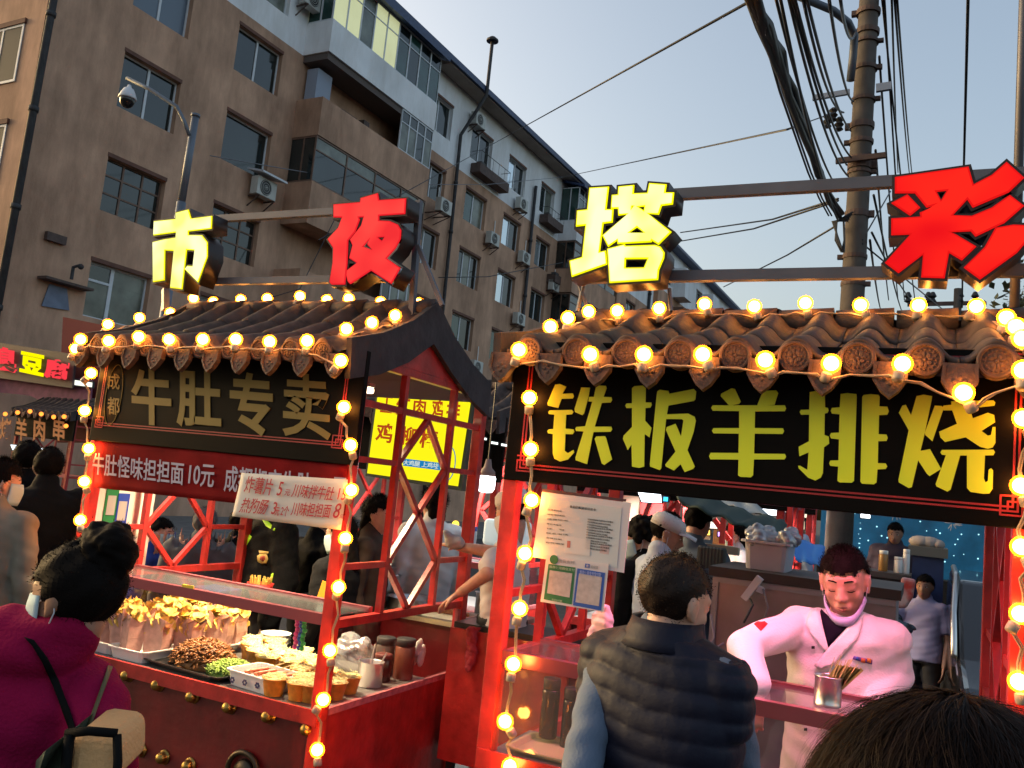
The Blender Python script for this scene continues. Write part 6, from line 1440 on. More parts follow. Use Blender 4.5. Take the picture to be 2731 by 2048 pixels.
for i, x in enumerate((-1.28,-1.19,-1.10)):
    jar(x, 3.24, .035, .20, mat('black_bottle', (.012,.010,.010), .15), M_rubber, '%s black sauce bottle in the right glass case' % ['left','middle','right'][i], 'sauce_bottle', 'bottle', ZR+.021 if i == 0 else ZR)
b = MB(); b.box((XR0+.03,DR-.004,ZR+.0),(XR0+W_ST-.03,DR+.002,1.22)); b.build('front_glass', glass('front_case_glass', tint=(.97,.93,.94), gloss=.08, haze=.03), stallR)
# power cable inside
# ------------------------------------------------------------------ between the stalls
cart = thing('red_cart', 'low red cart with a hanging rag between the two stalls', 'cart', (-1.95,4.5,0))
b = MB(); b.box((-2.33,4.30,.35),(-1.62,4.33,1.05)); b.box((-2.33,4.33,.35),(-2.30,4.62,1.05)); b.build('red_panel', M_red, cart)
b = MB(); b.box((-2.32,4.32,1.051),(-1.62,4.66,1.08)); b.build('dark_top', mat('black_worktop', (.015,.015,.016), .4), cart)
for x in (-2.28,-1.68): b = MB(); b.box((x-.02,4.35,.0),(x+.02,4.39,.35)); b.build('leg', M_rubber, cart)
t = MB(); a = onY(1255,1690,4.26)
t.loft([[tuple(onY(x+sx, y, 4.27+d)) for sx, d in ((-w_,0),(0,-.02),(w_,0),(0,.02))] for y, x, w_ in ((1672,1262,24),(1700,1258,16),(1740,1257,18),(1780,1252,13),(1792,1250,8))]); o = remesh(t, 'rag', mat('red_rag', (.30,.02,.03), .85, bump=.3, bscale=60), None, .008, 2, .004, 70); tag(o, 'dark red rag draped over the edge of the red cart', 'rag')
wt = thing('work_table', 'dark work table with steel pots behind the left stall', 'table', (-2.9,5.1,0))
b = MB(); b.box((-3.75,4.72,.97),(-2.30,5.45,1.0)); b.build('table_top', M_steel, wt)
b = MB(); b.box((-3.74,4.74,.3),(-2.32,4.77,.968)); b.build('front_panel', M_redd, wt)
for x in (-3.7,-2.35):
    for y in (4.8,5.4): b = MB(); b.box((x-.02,y-.02,0),(x+.02,y+.02,.968)); b.build('leg', M_steel, wt)
def pot(x, y, r, h, z, label, handles=True):
    t = thing('steel_pot', label, 'pot', (x,y,z)); b = MB(); b.lathe([(r*.97,0),(r,.01),(r,h),(r+.01,h+.006),(r-.004,h),(r-.008,.01),(.001,.01)], (x,y,z), 28, cap=False); b.build('body', M_steel, t, True)
    if handles:
        for sx in (-1,1): b = MB(); b.tube([(x+sx*r,y-.04,z+h*.8), (x+sx*(r+.035),y-.03,z+h*.8), (x+sx*(r+.035),y+.03,z+h*.8), (x+sx*r,y+.04,z+h*.8)], .006, 6); b.build('handle', M_steel, t, True)
pot(-3.32, 4.95, .17, .24, 1.001, 'large deep steel pot seen through the side lattice')
pot(-2.98, 4.93, .15, .07, 1.001, 'wide shallow steel pan right of the deep pot')
for i, (x, y) in enumerate(((-2.52,5.02),(-2.44,5.08),(-2.37,5.0))): pot(x, y, .035, .16, 1.001, '%s slim steel canister near the cook' % ['left','middle','right'][i], False)
tray(-2.66, 4.86, .36, .2, .035, 1.001, mat('steel_food_pan', (.5,.48,.46), .3, metal=.9), 'food_tray', 'steel tray of orange food by the cook')
heap(-2.66, 4.86, .15, .08, .02, 1.02, mat('orange_food', (.42,.14,.03), .5, var=.4, vscale=40), 150, .02, .004, 'orange_food_heap', 'orange food spread in the steel tray', 'food', 12)
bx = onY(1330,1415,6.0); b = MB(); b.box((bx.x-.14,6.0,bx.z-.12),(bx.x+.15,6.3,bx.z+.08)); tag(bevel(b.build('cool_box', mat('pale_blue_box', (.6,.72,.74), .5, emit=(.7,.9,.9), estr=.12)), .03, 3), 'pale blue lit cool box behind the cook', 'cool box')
ls = thing('lattice_screen', 'red lattice screen behind the cook under the white strip lamps', 'lattice screen', onY(1320,1400,6.9))
k11 = lambda x, y: (907+.7145*x, 960+.7145*y)
for p_, q_ in (((528,345),(690,392)),((528,300),(690,335)),((578,300),(498,650)),((643,290),(580,640)),((612,330),(545,660)),((645,372),(700,480)),((645,372),(560,470)),((560,470),(640,600)),((600,420),(690,560)),((690,480),(600,620)),((530,560),(580,650)),((530,560),(600,500))):
    b = MB(); b.bar(onY(*k11(*p_), 6.9), onY(*k11(*q_), 6.9), .035, .035, (0,1,0)); b.build('lattice_bar', M_red, ls)
# plastic bottle
bx = onY(1260,1425,5.9); jar(bx.x, 5.9, .035, .16, mat('pale_bottle', (.5,.55,.6), .2), mat('blue_cap', (.02,.06,.35), .4), 'small water bottle with blue cap near the lattice', 'water_bottle', 'bottle', bx.z-.12)
# yellow lit menu
ym = thing('lit_menu', 'bright yellow lit menu board with red and blue lettering', 'lit sign', (-3.85,5.9,1.8))
z5 = lambda x, y: (980+.19289*x, 1020+.19289*y)
def quad5(name, q, m, par, Y=5.9, th=.01, lift=0.): b = MB(); b.prism([tuple(onY(*z5(*p), Y-lift)) for p in q], (0,th,0)); return b.build(name, m, par)
quad5('box', ((120,60),(1480,190),(1300,1500),(-30,1290)), mat('dark_green_box', (.02,.03,.02), .6), ym, 5.905, .12)
quad5('grey_header', ((150,95),(1470,190),(1462,235),(145,155)), mat('grey_header', (.30,.31,.26), .6, emit=(.5,.52,.42), estr=.25), ym, 5.9, .004, .004)
quad5('glowing_face', ((143,155),(1432,225),(1250,1435),(-5,1255)), emis('menu_yellow', (1,.90,.01), .52), ym, 5.9, .004, .003)
E_red = emis('menu_red', (.75,.10,.02), .30); 
def t5(s, tl, tr, bl, m, bold=.03): return text_quad(s, onY(*z5(*tl), 5.89), onY(*z5(*tr), 5.89), onY(*z5(*bl), 5.89), m, 'lettering', ym, bold=bold, off=.001, thick=.003)
for s, tl, tr, bl in (('工',(200,170),(360,185),(175,410)),('红',(410,190),(600,205),(390,445)),('肉',(650,215),(820,230),(625,450)),('鸡',(900,225),(1055,240),(885,495)),('排',(1110,250),(1295,262),(1080,520)),('鸡',(140,550),(365,575),(105,815)),('柳',(480,600),(690,620),(450,860)),('棒',(740,640),(1000,660),(710,900))): t5(s, tl, tr, bl, E_red, .022)
quad5('blue_ribbon', ((500,1050),(990,1110),(1010,1215),(490,1150)), emis('menu_blue', (.02,.35,.80), .30), ym, 5.9, .003, .008)
t5('大鸡腿 上鸡块', (505,1065), (990,1118), (495,1140), emis('menu_white', (.8,.9,.8), .4), .01)
b = MB(); c_ = onY(*z5(1120,1120), 5.885); b.tube([(c_.x+.06*math.cos(a), 5.885, c_.z+.13*math.sin(a)) for a in [2*math.pi*q/24 for q in range(25)]], .004, 5); b.build('blue_swirl', MATS['menu_blue'], ym)
# background stalls: one plain stall, then copies
bs, _ = build_stall(-4.85, 6.35, 'background_stall', 'red lattice stall with tiled roof behind the yellow lit menu', 1.2, .8, group='market stalls in the background')
def copy_stall(dx, dy, label, rz=0):
    c = copy_tree(bs); c.location = Vector(bs.location)+Vector((dx,dy,0)); c.rotation_euler = (0,0,rz); c['label'] = label; return c
copy_stall(2.15, .75, 'red lattice stall in the lit row left of the dark canopy')
copy_stall(2.0, 3.6, 'red stall further back beyond the green canopy', R(4))
copy_stall(-11.9, 5.17, 'tiled stall at the far left under the red and yellow characters')
def lit_sign(q, Y, col, s, label, back=True):
    t = thing('lamp_box', label, 'lit sign', tuple(onY(*q[0], Y))); b = MB(); b.prism([tuple(onY(*p, Y)) for p in q], (0,.02,0)); b.build('glowing_face', emis('panel_%s' % ''.join(c for c in label if c.isalpha())[:24], col, s), t)
    b = MB(); b.prism([tuple(onY(p[0]+(3 if i in (1,2) else -3), p[1]+(3 if i > 1 else -3), Y+.021)) for i, p in enumerate(q)], (0,.05,0)); b.build('housing', M_rubber, t); return t
lit_sign(((1700,1308),(1760,1312),(1762,1340),(1712,1338)), 6.9, (.85,.92,1), 3.5, 'white glare lamp panel under the black board, left part')
lit_sign(((2022,1345),(2075,1352),(2076,1375),(2040,1372)), 9.0, (.85,.92,1), 3.5, 'white glare lamp panel above the dark canopy end')
lit_sign(((2092,1345),(2112,1348),(2110,1368),(2090,1366)), 9.4, (1,.92,.85), 1.8, 'warm white square lamp right of the glare panel')
lit_sign(((2296,1362),(2320,1364),(2320,1382),(2296,1380)), 12.4, (.9,.95,1), 4, 'small round white lamp at the top of the blue wall')
for i_, (x_, y_, w_, Y_, c_, s_, lb_) in enumerate(((1480,1300,14,7.6,(1,.9,.8),1.6,'cream lamp left behind the licence sheet top'),(1560,1306,16,7.4,(1,.85,.7),1.2,'cream lamp above the licence sheet middle'),(1850,1335,22,8.2,(1,.95,.9),1.6,'cream lamp left of the dark canopy'),(1880,1420,12,8.6,(1,.55,.1),1.4,'orange lamp under the canopy'),(1925,1425,10,8.6,(.7,.3,1),1.6,'violet lamp under the canopy'),(1900,1400,16,8.8,(1,.9,.75),1.2,'cream lamp glowing between red bars'),(2130,1365,26,11.5,(1,.85,.6),.8,'cream lit window far behind'),(2125,1400,20,11.4,(1,.8,.5),.6,'amber lit window far behind'))): lit_sign(((x_-w_,y_-w_*.6),(x_+w_,y_-w_*.5),(x_+w_,y_+w_*.6),(x_-w_,y_+w_*.5)), Y_, c_, s_, lb_)
lit_sign(((1770,1325),(1780,1326),(1779,1337),(1769,1336)), 6.9, (.05,.55,1), 1.2, 'tiny cyan lamp under the black board')
lit_sign(((1636,1302),(1652,1303),(1652,1322),(1637,1320)), 6.6, (.05,.25,1), 1.6, 'tiny blue lamp above the licence sheet')
lit_sign(((70,1192),(118,1196),(112,1218),(82,1216)), 10.8, (.8,.88,1), 2.4, 'white lamp panel at the far left above heads')
lit_sign(((28,1186),(54,1188),(52,1200),(34,1200)), 10.8, (.8,.88,1), 1.4, 'small white lamp left of the white lamp panel')
lit_sign(((196,1013),(244,1020),(243,1032),(196,1026)), 11.9, (1,1,.85), .7, 'short pale tube lamp above the purple awning')
for i, (x, y) in enumerate(((1286,1168),(1316,1180),(1346,1186),(1376,1191))): lit_sign(((x-9,y-3),(x+9,y),(x+9,y+5),(x-9,y+2)), 6.25, (.9,1,.95), 1.6, '%s white strip lamp between the stalls' % ['first','second','third','fourth'][i])
for i, (x, y) in enumerate(((1215,1398),(1182,1462),(1180,1483),(1106,1468),(1066,1470),(1035,1470),(1108,1502),(965,1478))):
    p = onY(x, y, 6.0); b = MB(); b.ball(p, .028 if i < 3 else .018, 10, 8); o = b.build('small_lamp', emis('amber_small_lamp', (1,.60,.05), 1.6), None, True); tag(o, '%s small amber lamp from the right behind the side lattice' % ORD[i], 'lamp', 'small amber lamps behind the lattice')
tube_lamp((-4.4,6.7,2.2), (-3.4,6.7,2.2), 'white tube lamp in the background stall', (.95,.95,.9), 4, power=POW_B)
tube_lamp((-2.4,7.5,2.2), (-1.3,7.5,2.2), 'white tube lamp in the stall left of the canopy', (1,.92,.85), 4, power=POW_B)
tube_lamp((-2.4,10.2,2.2), (-1.2,10.2,2.2), 'white tube lamp in the furthest stall', (1,.95,.85), 4, power=POW_B)
# canopy, tub, cabinet, tarp ...
k8 = lambda x, y: (1650+.24864*x, 1300+.24864*y)
def sheet3(name, pts, m, label, cat, th=.01, amp=0.):
    """pts: rows of (px, py, Y) in the k8 crop -> a cloth surface with thickness"""
    vs = []; fs = []; nc = len(pts[0]); up_ = 6
    P = [[Vector(onY(*k8(a, b_), Y)) for a, b_, Y in row] for row in pts]
    rows_ = []
    for i in range(len(P)-1):
        for s_ in range(up_): rows_.append([P[i][j].lerp(P[i+1][j], s_/up_) for j in range(nc)])
    rows_.append(P[-1]); grid = []
    for r_ in rows_:
        g_ = []
        for j in range(nc-1):
            for s_ in range(up_): g_.append(r_[j].lerp(r_[j+1], s_/up_))
        g_.append(r_[-1]); grid.append(g_)
    n_ = len(grid[0])
    for i, g_ in enumerate(grid):
        for j, v in enumerate(g_): vs.append((v.x, v.y+amp*math.sin(i*1.1+j*.9), v.z+amp*.6*math.sin(j*1.3+i*.4)))
    for i in range(len(grid)-1):
        for j in range(n_-1): q = i*n_+j; fs.append((q, q+1, q+n_+1, q+n_))
    b = MB(); b.add(vs, fs); o = b.build(name, m, None, True); md = o.modifiers.new('thickness', 'SOLIDIFY'); md.thickness = th; return tag(o, label, cat)
sheet3('canopy', [[(600,45,5.6),(1000,120,5.7),(1400,290,5.8),(1700,340,5.9),(1810,400,6.0)], [(640,160,5.3),(950,280,5.3),(1250,395,5.3),(1500,520,5.4),(1790,555,5.6)]], mat('dark_green_canvas', (.010,.028,.022), .7, var=.2), 'dark green canvas canopy sagging below the black board', 'canopy', .012, .02)
M_bred = mat('lit_red_board', (.45,.03,.03), .6, var=.3, vscale=6); M_bcr = mat('cream_cloth_board', (.60,.50,.38), .7, var=.2, vscale=5)
for q_, Y_, m_, lb_ in ((((1708,1335),(1768,1342),(1764,1400),(1706,1392)),7.9,M_bred,'red board beneath the white glare lamp'),(((1822,1352),(1862,1358),(1852,1460),(1818,1452)),7.7,M_bred,'narrow red board left of the canopy'),(((1664,1312),(1706,1316),(1700,1396),(1658,1390)),8.0,M_bcr,'cream cloth hanging right of the licence sheet'),
   (((1870,1365),(1900,1372),(1892,1440),(1864,1436)),8.9,M_bcr,'cream board between red bars under the canopy'),(((1905,1395),(1990,1408),(1984,1462),(1900,1452)),9.3,mat('orange_lit_board', (.55,.25,.10), .7, var=.4, vscale=8),'orange lit board at the back of the far stall'),(((2118,1350),(2150,1354),(2146,1440),(2114,1434)),11.8,M_bcr,'gridded cream partition beside the dark post')):
    b = MB(); b.prism([tuple(onY(*p_, Y_)) for p_ in q_], (0,.03,0)); tag(b.build('backdrop_board', m_), lb_, 'board')
for i_, (a_, b2_) in enumerate((((1800,1405),(1812,1340)),((1778,1368),(1812,1338)),((1812,1338),(1842,1352)),((1930,1380),(1925,1450)),((1905,1385),(1945,1440)),((1950,1390),(1948,1456)),((2108,1350),(2106,1440)),((1715,1392),(1735,1340)))):
    b = MB(); b.bar(onY(*a_, 7.0+.2*(i_%3)), onY(*b2_, 7.0+.2*(i_%3)), .04, .04, (0,1,0)); tag(b.build('red_bar', M_red), '%s red lattice bar from the left among the background stalls' % ORD[i_], 'lattice bar', 'loose red lattice bars in the background')
sheet3('plastic_sheet', [[(780,75,6.4),(1200,110,6.4),(1450,150,6.4)], [(1000,140,6.2),(1350,250,6.2),(1690,345,6.2)]], mat('grey_film_sheet', (.30,.33,.33), .35), 'grey plastic sheet lying over the canopy top', 'plastic sheet', .004, .02)
sheet3('tarp', [[(1810,515,5.7),(2000,580,5.7),(2215,640,5.7)], [(1900,790,5.4),(2050,820,5.4),(2180,850,5.4)]], mat('bright_blue_tarp', (.02,.16,.52), .5, var=.1, emit=(.02,.16,.5), estr=.0), 'bright blue tarp stretched behind the chef', 'tarp', .004, .01)
ct = thing('steel_cabinet', 'tall steel cabinet with dark top behind the vest man and chef', 'cabinet', (-.7,4.6,0))
pA = onY(1903,1535,4.6); pB = onY(2185,1570,4.6)
b = MB(); b.box((pA.x,4.6,0),(pB.x+.35,5.2,pA.z)); b.build('body', mat('stained_steel_panel', (.30,.25,.25), .35, metal=.6, var=.3, vscale=3), ct)
b = MB(); b.box((pA.x-.02,4.57,pA.z+.001),(pB.x+.37,5.23,pA.z+.05)); b.build('dark_top', mat('sooty_top', (.03,.022,.02), .6), ct)
for e in ((pA.x,4.585,.5,pA.x+.03,4.599,pA.z-.031),(pA.x,4.585,pA.z-.03,pB.x+.35,4.599,pA.z-.001)): b = MB(); b.box(e[:3], e[3:]); b.build('frame_strip', M_galv, ct)
b = MB(); a_, c_ = onY(*k8(1345,1195), 4.5), onY(*k8(1520,965), 4.5); b.bar(a_, c_, .035, .04, (0,1,0)); e_, f_ = onY(*k8(1475,1075), 4.5), onY(*k8(1545,1105), 4.52); b.bar(e_, f_, .03, .03, (0,1,0)); tag(b.build('power_strip', mat('white_power_strip', (.55,.56,.6), .5)), 'white power strip hung at a slant on the cabinet', 'power strip')
wire('power_cable', [onY(*k8(1410,1195), 4.48), onY(*k8(1440,1260), 4.46), onY(*k8(1400,1340), 4.44), onY(*k8(1340,1450), 4.4)], .006, 'black cable dropping from the white power strip', group='loose cables on the cabinet')
wire('power_cable', [onY(2035,1570,4.5), onY(2048,1620,4.48), onY(2030,1680,4.5)], .005, 'grey cable loop right of the power strip', group='loose cables on the cabinet', m=mat('pale_cable', (.2,.2,.22), .6))
wire('power_cable', [onY(1895,1640,4.4), onY(1905,1700,4.35), onY(1880,1745,4.3), onY(1930,1715,4.3)], .005, 'pale cable beside the vest man ear', group='loose cables on the cabinet', m=MATS['pale_cable'])
tb = k8(1330,690); q0, q1 = onY(*k8(1330,700), 4.7), onY(*k8(1810,730), 4.7); z0_ = pA.z+.052
M_tub = mat('frosted_tub', (.50,.50,.56), .35, trans=.2)
tray((q0.x+q1.x)/2, 4.88, (q1.x-q0.x), .32, .15, z0_, M_tub, 'plastic_tub', 'frosted plastic tub full of bags on the cabinet', cat='tub', rim=.012)
t = MB(); rr = random.Random(4)
for q in range(14): t.ball((q0.x+(q1.x-q0.x)*rr.random()*.95+.02, 4.85+rr.uniform(-.1,.1), z0_+.14+rr.uniform(0,.05)), rr.uniform(.03,.055), 10, 8)
o = remesh(t, 'bagged_goods', glass('bagged_film', tint=(.6,.62,.66), gloss=.3, rough=.25, haze=.45, hcol=(.35,.36,.4)), None, .012, 1, .008, 50); tag(o, 'crumpled plastic bags spilling out of the tub', 'plastic bags'); o['kind'] = 'stuff'
t = MB(); 
for q in range(3): b = MB(); x_ = onY(*k8(890+q*80,700), 5.6).x; z_ = onY(*k8(900,740), 5.6).z; b.tube([(x_,5.6,z_+.06),(x_+.05,5.6,z_+.03),(x_-.0,5.6,z_),(x_+.05,5.6,z_-.03)], .010, 8); b.ball((x_+.03,5.6,z_-.04), .018); tag(b.build('chrome_hook', M_steel, None, True), '%s shiny curled hook below the pale bar' % ['left','middle','right'][q], 'hook')
b = MB(); b.bar(onY(*k8(820,625), 5.7), onY(*k8(1290,690), 5.7), .06, .05); tag(b.build('pale_bar', mat('pale_counter_edge', (.6,.55,.42), .5)), 'pale counter edge running behind the cap man', 'counter edge')
b = MB(); p = onY(*k8(870,830), 5.2); 
for q in range(7): x_ = onY(*k8(885+q*36,800), 5.3).x; b.lathe([(.028,0),(.028,.12),(.02,.13)], (x_,5.3,p.z-.02), 12)
tag(b.build('can_row', mat('dark_cans', (.03,.03,.025), .4)), 'row of dark cans on the counter behind the cap man', 'cans')
# blue wall and the far right corner
b = MB(); b.box((-1.25,12.3,0),(5.4,12.7,1.22)); tag(b.build('dark_counter', mat('unlit_counter', (.012,.011,.012), .8, var=.5, vscale=4)), 'long unlit counter below the blue wall', 'counter')
bw_ = MB(); bw_.box((-1.3,13,0),(5.5,13.15,3.2)); tag(bw_.build('blue_wall', mat('blue_foil_wall', (.010,.10,.22), .35, var=.6, vscale=2.5, emit=(.005,.07,.15), estr=.22)), 'dim, faintly self-glowing blue foil wall with painted glints at the back right', 'wall')  # faint glow put into the foil colour to lighten the wall
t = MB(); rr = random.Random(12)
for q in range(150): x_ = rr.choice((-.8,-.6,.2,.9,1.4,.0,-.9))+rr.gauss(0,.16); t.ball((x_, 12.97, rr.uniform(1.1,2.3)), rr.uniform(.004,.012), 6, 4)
o = t.build('glint_points', emis('cyan_glints', (.35,.8,.9), .9)); tag(o, 'scattered cyan glints drawn as glowing points on the blue wall', 'painted glints'); o['kind'] = 'stuff'  # lights mirrored in the foil, painted as self-glowing points; no bulbs there
t = MB()
for q in range(60): a = rr.uniform(0,6.28); L_ = rr.uniform(.03,.14); c_ = rr.choice(((-.35,2.05),(.35,1.95),(1.0,1.98),(1.6,1.9))); t.tube([(c_[0]+L_*.3*math.cos(a),12.975,c_[1]+L_*.3*math.sin(a)), (c_[0]+L_*math.cos(a),12.975,c_[1]+L_*math.sin(a))], .004, 4)
tag(t.build('firework_print', emis('dim_print', (.5,.45,.42), .22)), 'pale bursting patterns printed on the blue wall', 'wall print')
def k9(x, y): return (2200+.24114*x, 1350+.24114*y)
p = onY(*k9(970,540), 9.2); q = onY(*k9(1320,560), 9.2)
fz = thing('blue_freezer', 'dark blue chest freezer with a grey lid at the back', 'freezer', (p.x,9.4,0)); b = MB(); b.box((p.x,9.2,0),(q.x,9.8,p.z)); b.build('body', mat('dark_blue_panel', (.012,.025,.09), .5, var=.3, vscale=6), fz); b = MB(); b.box((p.x-.04,9.16,p.z+.001),(q.x+.03,9.84,p.z+.09)); b.build('lid', mat('grey_lid', (.10,.10,.09), .6), fz)
for i, (x, y) in enumerate(((1060,450),(1150,470))): c_ = onY(*k9(x, y), 9.4); b = MB(); b.ball((c_.x,9.4,p.z+.13), (.11,.10,.06)); b.ball((c_.x+.08,9.38,p.z+.12), (.06,.08,.05)); tag(b.build('sack', mat('pale_sack', (.30,.26,.24), .8, bump=.5, bscale=12), None, True), '%s pale sack lying on the blue freezer' % ['left','right'][i], 'sack')
bt = onY(*k9(640,700), 8.8); tb_ = thing('drinks_table', 'dark table carrying bottles in front of the seated lady', 'table', (bt.x,8.9,0))
a_ = onY(*k9(450,700), 8.8); c_ = onY(*k9(960,715), 8.8); b = MB(); b.box((a_.x,8.7,a_.z-.05),(c_.x,9.2,a_.z)); b.build('table_top', mat('dim_table', (.06,.05,.045), .6), tb_)
b = MB(); b.box((a_.x+.03,8.72,.0),(c_.x-.03,8.76,a_.z-.051)); b.build('cloth_front', mat('dark_cloth', (.012,.010,.012), .8), tb_)
for i, (x, h_, m_, lb) in enumerate(((640,.17,mat('amber_bottle', (.35,.18,.05), .3),'tall amber bottle at the left of the drinks table'),(810,.13,M_white,'white jug left of the spray bottle'),(895,.20,M_white,'white spray bottle right on the drinks table'))): pp = onY(*k9(x, 700), 8.85); jar(pp.x, 8.9,   .04 if i < 2 else .03, h_, m_, M_white, lb, 'bottle', 'bottle', a_.z+.001)
# goods table in front, child's snack bag
a_ = onY(*k9(500,1300), 7.2); c_ = onY(*k9(900,1300), 7.2); gt = thing('goods_table', 'grey table heaped with wrapped goods beside the child', 'table', (a_.x,7.2,0)); b = MB(); b.box((a_.x-.1,7.0,a_.z-.1),(c_.x,7.7,a_.z-.04)); b.build('table_top', mat('grey_table', (.20,.20,.21), .5), gt); b = MB(); b.box((c_.x-.5,7.02,0),(c_.x-.1,7.05,a_.z-.101)); b.build('wood_front', mat('dim_wood', (.16,.11,.06), .7), gt)
t = MB(); rr = random.Random(8)
for q in range(16): t.ball((a_.x+(c_.x-a_.x)*rr.random(), 7.2+rr.uniform(-.1,.2), a_.z+rr.uniform(-.02,.10)), (rr.uniform(.05,.1),.06,.05), 10, 8)
o = remesh(t, 'wrapped_goods', mat('dark_film_goods', (.06,.09,.13), .25, var=.8, vscale=12), None, .016, 1, .012, 30); tag(o, 'heap of dark shiny wrapped goods on the grey table', 'goods'); o['kind'] = 'stuff'
t = MB(); s_ = [onY(*k9(*v), 7.3) for v in ((845,785),(1010,815),(975,1010),(900,1130),(790,1130),(785,1020),(830,960))]; t.prism([tuple(v) for v in s_], (0,.09,0)); o = t.build('snack_bag', mat('red_white_snack_bag', (.55,.50,.48), .4, col2=(.45,.04,.03), vscale=9), None); bevel(o, .02, 2); tag(o, 'red and white snack bag held up beside the child', 'snack bag')
# ------------------------------------------------------------------ people in the background
def simple(label, px, py, d, face, top, hyaw=0, hpitch=0, k=1., **kw):
    c = dist(px, py, d); base = (c.x, c.y, 0); hl = local(base, face, k, c)
    a = dict(vox=.014, vox_c=.015, collar_h=.45); a.update(kw)
    return person(label, base, face, k, head=(0,.02,hl.z) if True else tuple(hl), hyaw=hyaw, hpitch=hpitch, sh_z=hl.z-.168, top=top, bottom=a.pop('bottom', mat('black_trousers', (.015,.015,.017), .8)), **a)
M_w = mat('white_cotton', (.66,.62,.62), .8); M_lb = mat('pale_blue_shirt', (.38,.44,.56), .8); M_dk = mat('black_jacket', (.006,.006,.007), .85, bump=.2, bscale=60, spec=.12); M_gr = mat('grey_hoodie', (.10,.10,.11), .85)
# cook between the stalls, facing left
c = dist(1366,1375,4.95); face = R(90)+R(8); k = 1.0; base = (c.x+.02, c.y, 0); hl = local(base, face, k, c); L = lambda p: tuple(local(base, face, k, p))
ck, ck_b, ck_H, _ = person('cook in white tee, apron and cap reaching left between the stalls', base, face, k, head=tuple(hl), hyaw=R(-6), hpitch=R(-20), sh_z=hl.z-.21, lean=.03,
    arms={'R': (L(dist(1330,1475,4.75)), L(dist(1225,1458,4.85)), (0,0,-1)), 'L': (L(dist(1300,1530,4.6)), L(dist(1228,1580,4.65)), (0,0,-1))}, top=M_w, sleeve='short', bottom=MATS['black_trousers'], vox=.010, vox_c=.011, hair='crop', mask=('up', M_maskw), skin=M_skin, seed=7., amp=.004)
t = MB(); t.loft([[tuple(ck_H.p(.084*math.cos(a)*s_, -.018+.100*math.sin(a)*s_, z)) for a in [2*math.pi*q/24 for q in range(24)]] for z, s_ in ((.045,1),(.09,1.03),(.125,.95),(.145,.7),(.15,.2))]); o = t.build('white_cap', M_w, None, True); o.parent = ck_b
t = MB(); t.loft(torso_rings([((0,.02,.62),.20,.15,0),((0,.02,.9),.19,.145,0),((0,.02,1.12),.175,.135,0)])); o = remesh(t, 'apron', mat('black_apron', (.010,.010,.011), .7), ck, .014, 2, .004, 25)
t = MB(); p_ = Vector(L(dist(1212,1445,4.82))); t.ball(p_, (.05,.06,.045), 14, 10); t.capsule(p_, Vector(L(dist(1190,1420,4.82))), .035, .02, 10); o = remesh(t, 'grey_glove', mat('grey_glove', (.35,.35,.36), .8), ck_b, .008, 2, .002, 60)
# vendor woman behind the left stall
simple('woman with tied hair and brown jacket behind the side lattice', 1000, 1375, 5.6, R(-70), mat('brown_jacket', (.05,.035,.028), .9, var=.3, spec=.1), hyaw=R(-10), hpitch=R(-8), k=.97, hair='long', seed=8., bottom=MATS['black_trousers'])
simple('person with light shirt and long black hair near the yellow menu', 1160, 1345, 6.0, R(60), mat('cream_shirt', (.50,.50,.50), .85), hair='long', seed=9., k=.96)
simple('woman with pale mask near the right post inside the left stall view', 915, 1428, 5.3, R(95), M_dk, hyaw=R(5), hpitch=R(-15), hair='long', mask=('up', M_mask), seed=10., k=.95)
gd, gd_b, gd_H, _ = simple('security guard in black jacket with neon reflective patches', 735, 1330, 5.9, R(155), M_dk, hpitch=R(-20), hair='short', seed=11., k=1.06, arm_r=1.2, infl=.02)
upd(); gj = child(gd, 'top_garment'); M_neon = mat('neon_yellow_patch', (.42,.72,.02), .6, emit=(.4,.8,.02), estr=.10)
m9 = lambda x, y: (250+.3165*x, 1300+.3165*y)
for q in (((1285,370),(1333,415),(1280,500),(1232,440)),((1420,275),(1470,285),(1530,345),(1520,365),(1450,325)),((1120,735),(1232,745),(1228,820),(1115,800)),((985,705),(1040,690),(1035,775),(978,765)),((1150,600),(1185,610),(1165,690),(1140,680)),((1495,730),(1515,720),(1500,800),(1485,820))): decal(gj, [m9(*v) for v in q], 'reflective_patch', M_neon, gj, .008)
M_emb = mat('brass_embroidery', (.55,.38,.10), .6)
for q in (((1390,530),(1475,540),(1465,565),(1395,560)),((1378,575),(1400,560),(1460,565),(1470,600),(1455,640),(1415,645),(1380,625))): decal(gj, [m9(*v) for v in q], 'badge', M_emb, gj, .008)
decal(gj, [m9(*v) for v in ((1402,580),(1440,575),(1448,605),(1425,625),(1400,610))], 'badge_centre', mat('badge_red', (.35,.05,.03), .6), gj, .010)
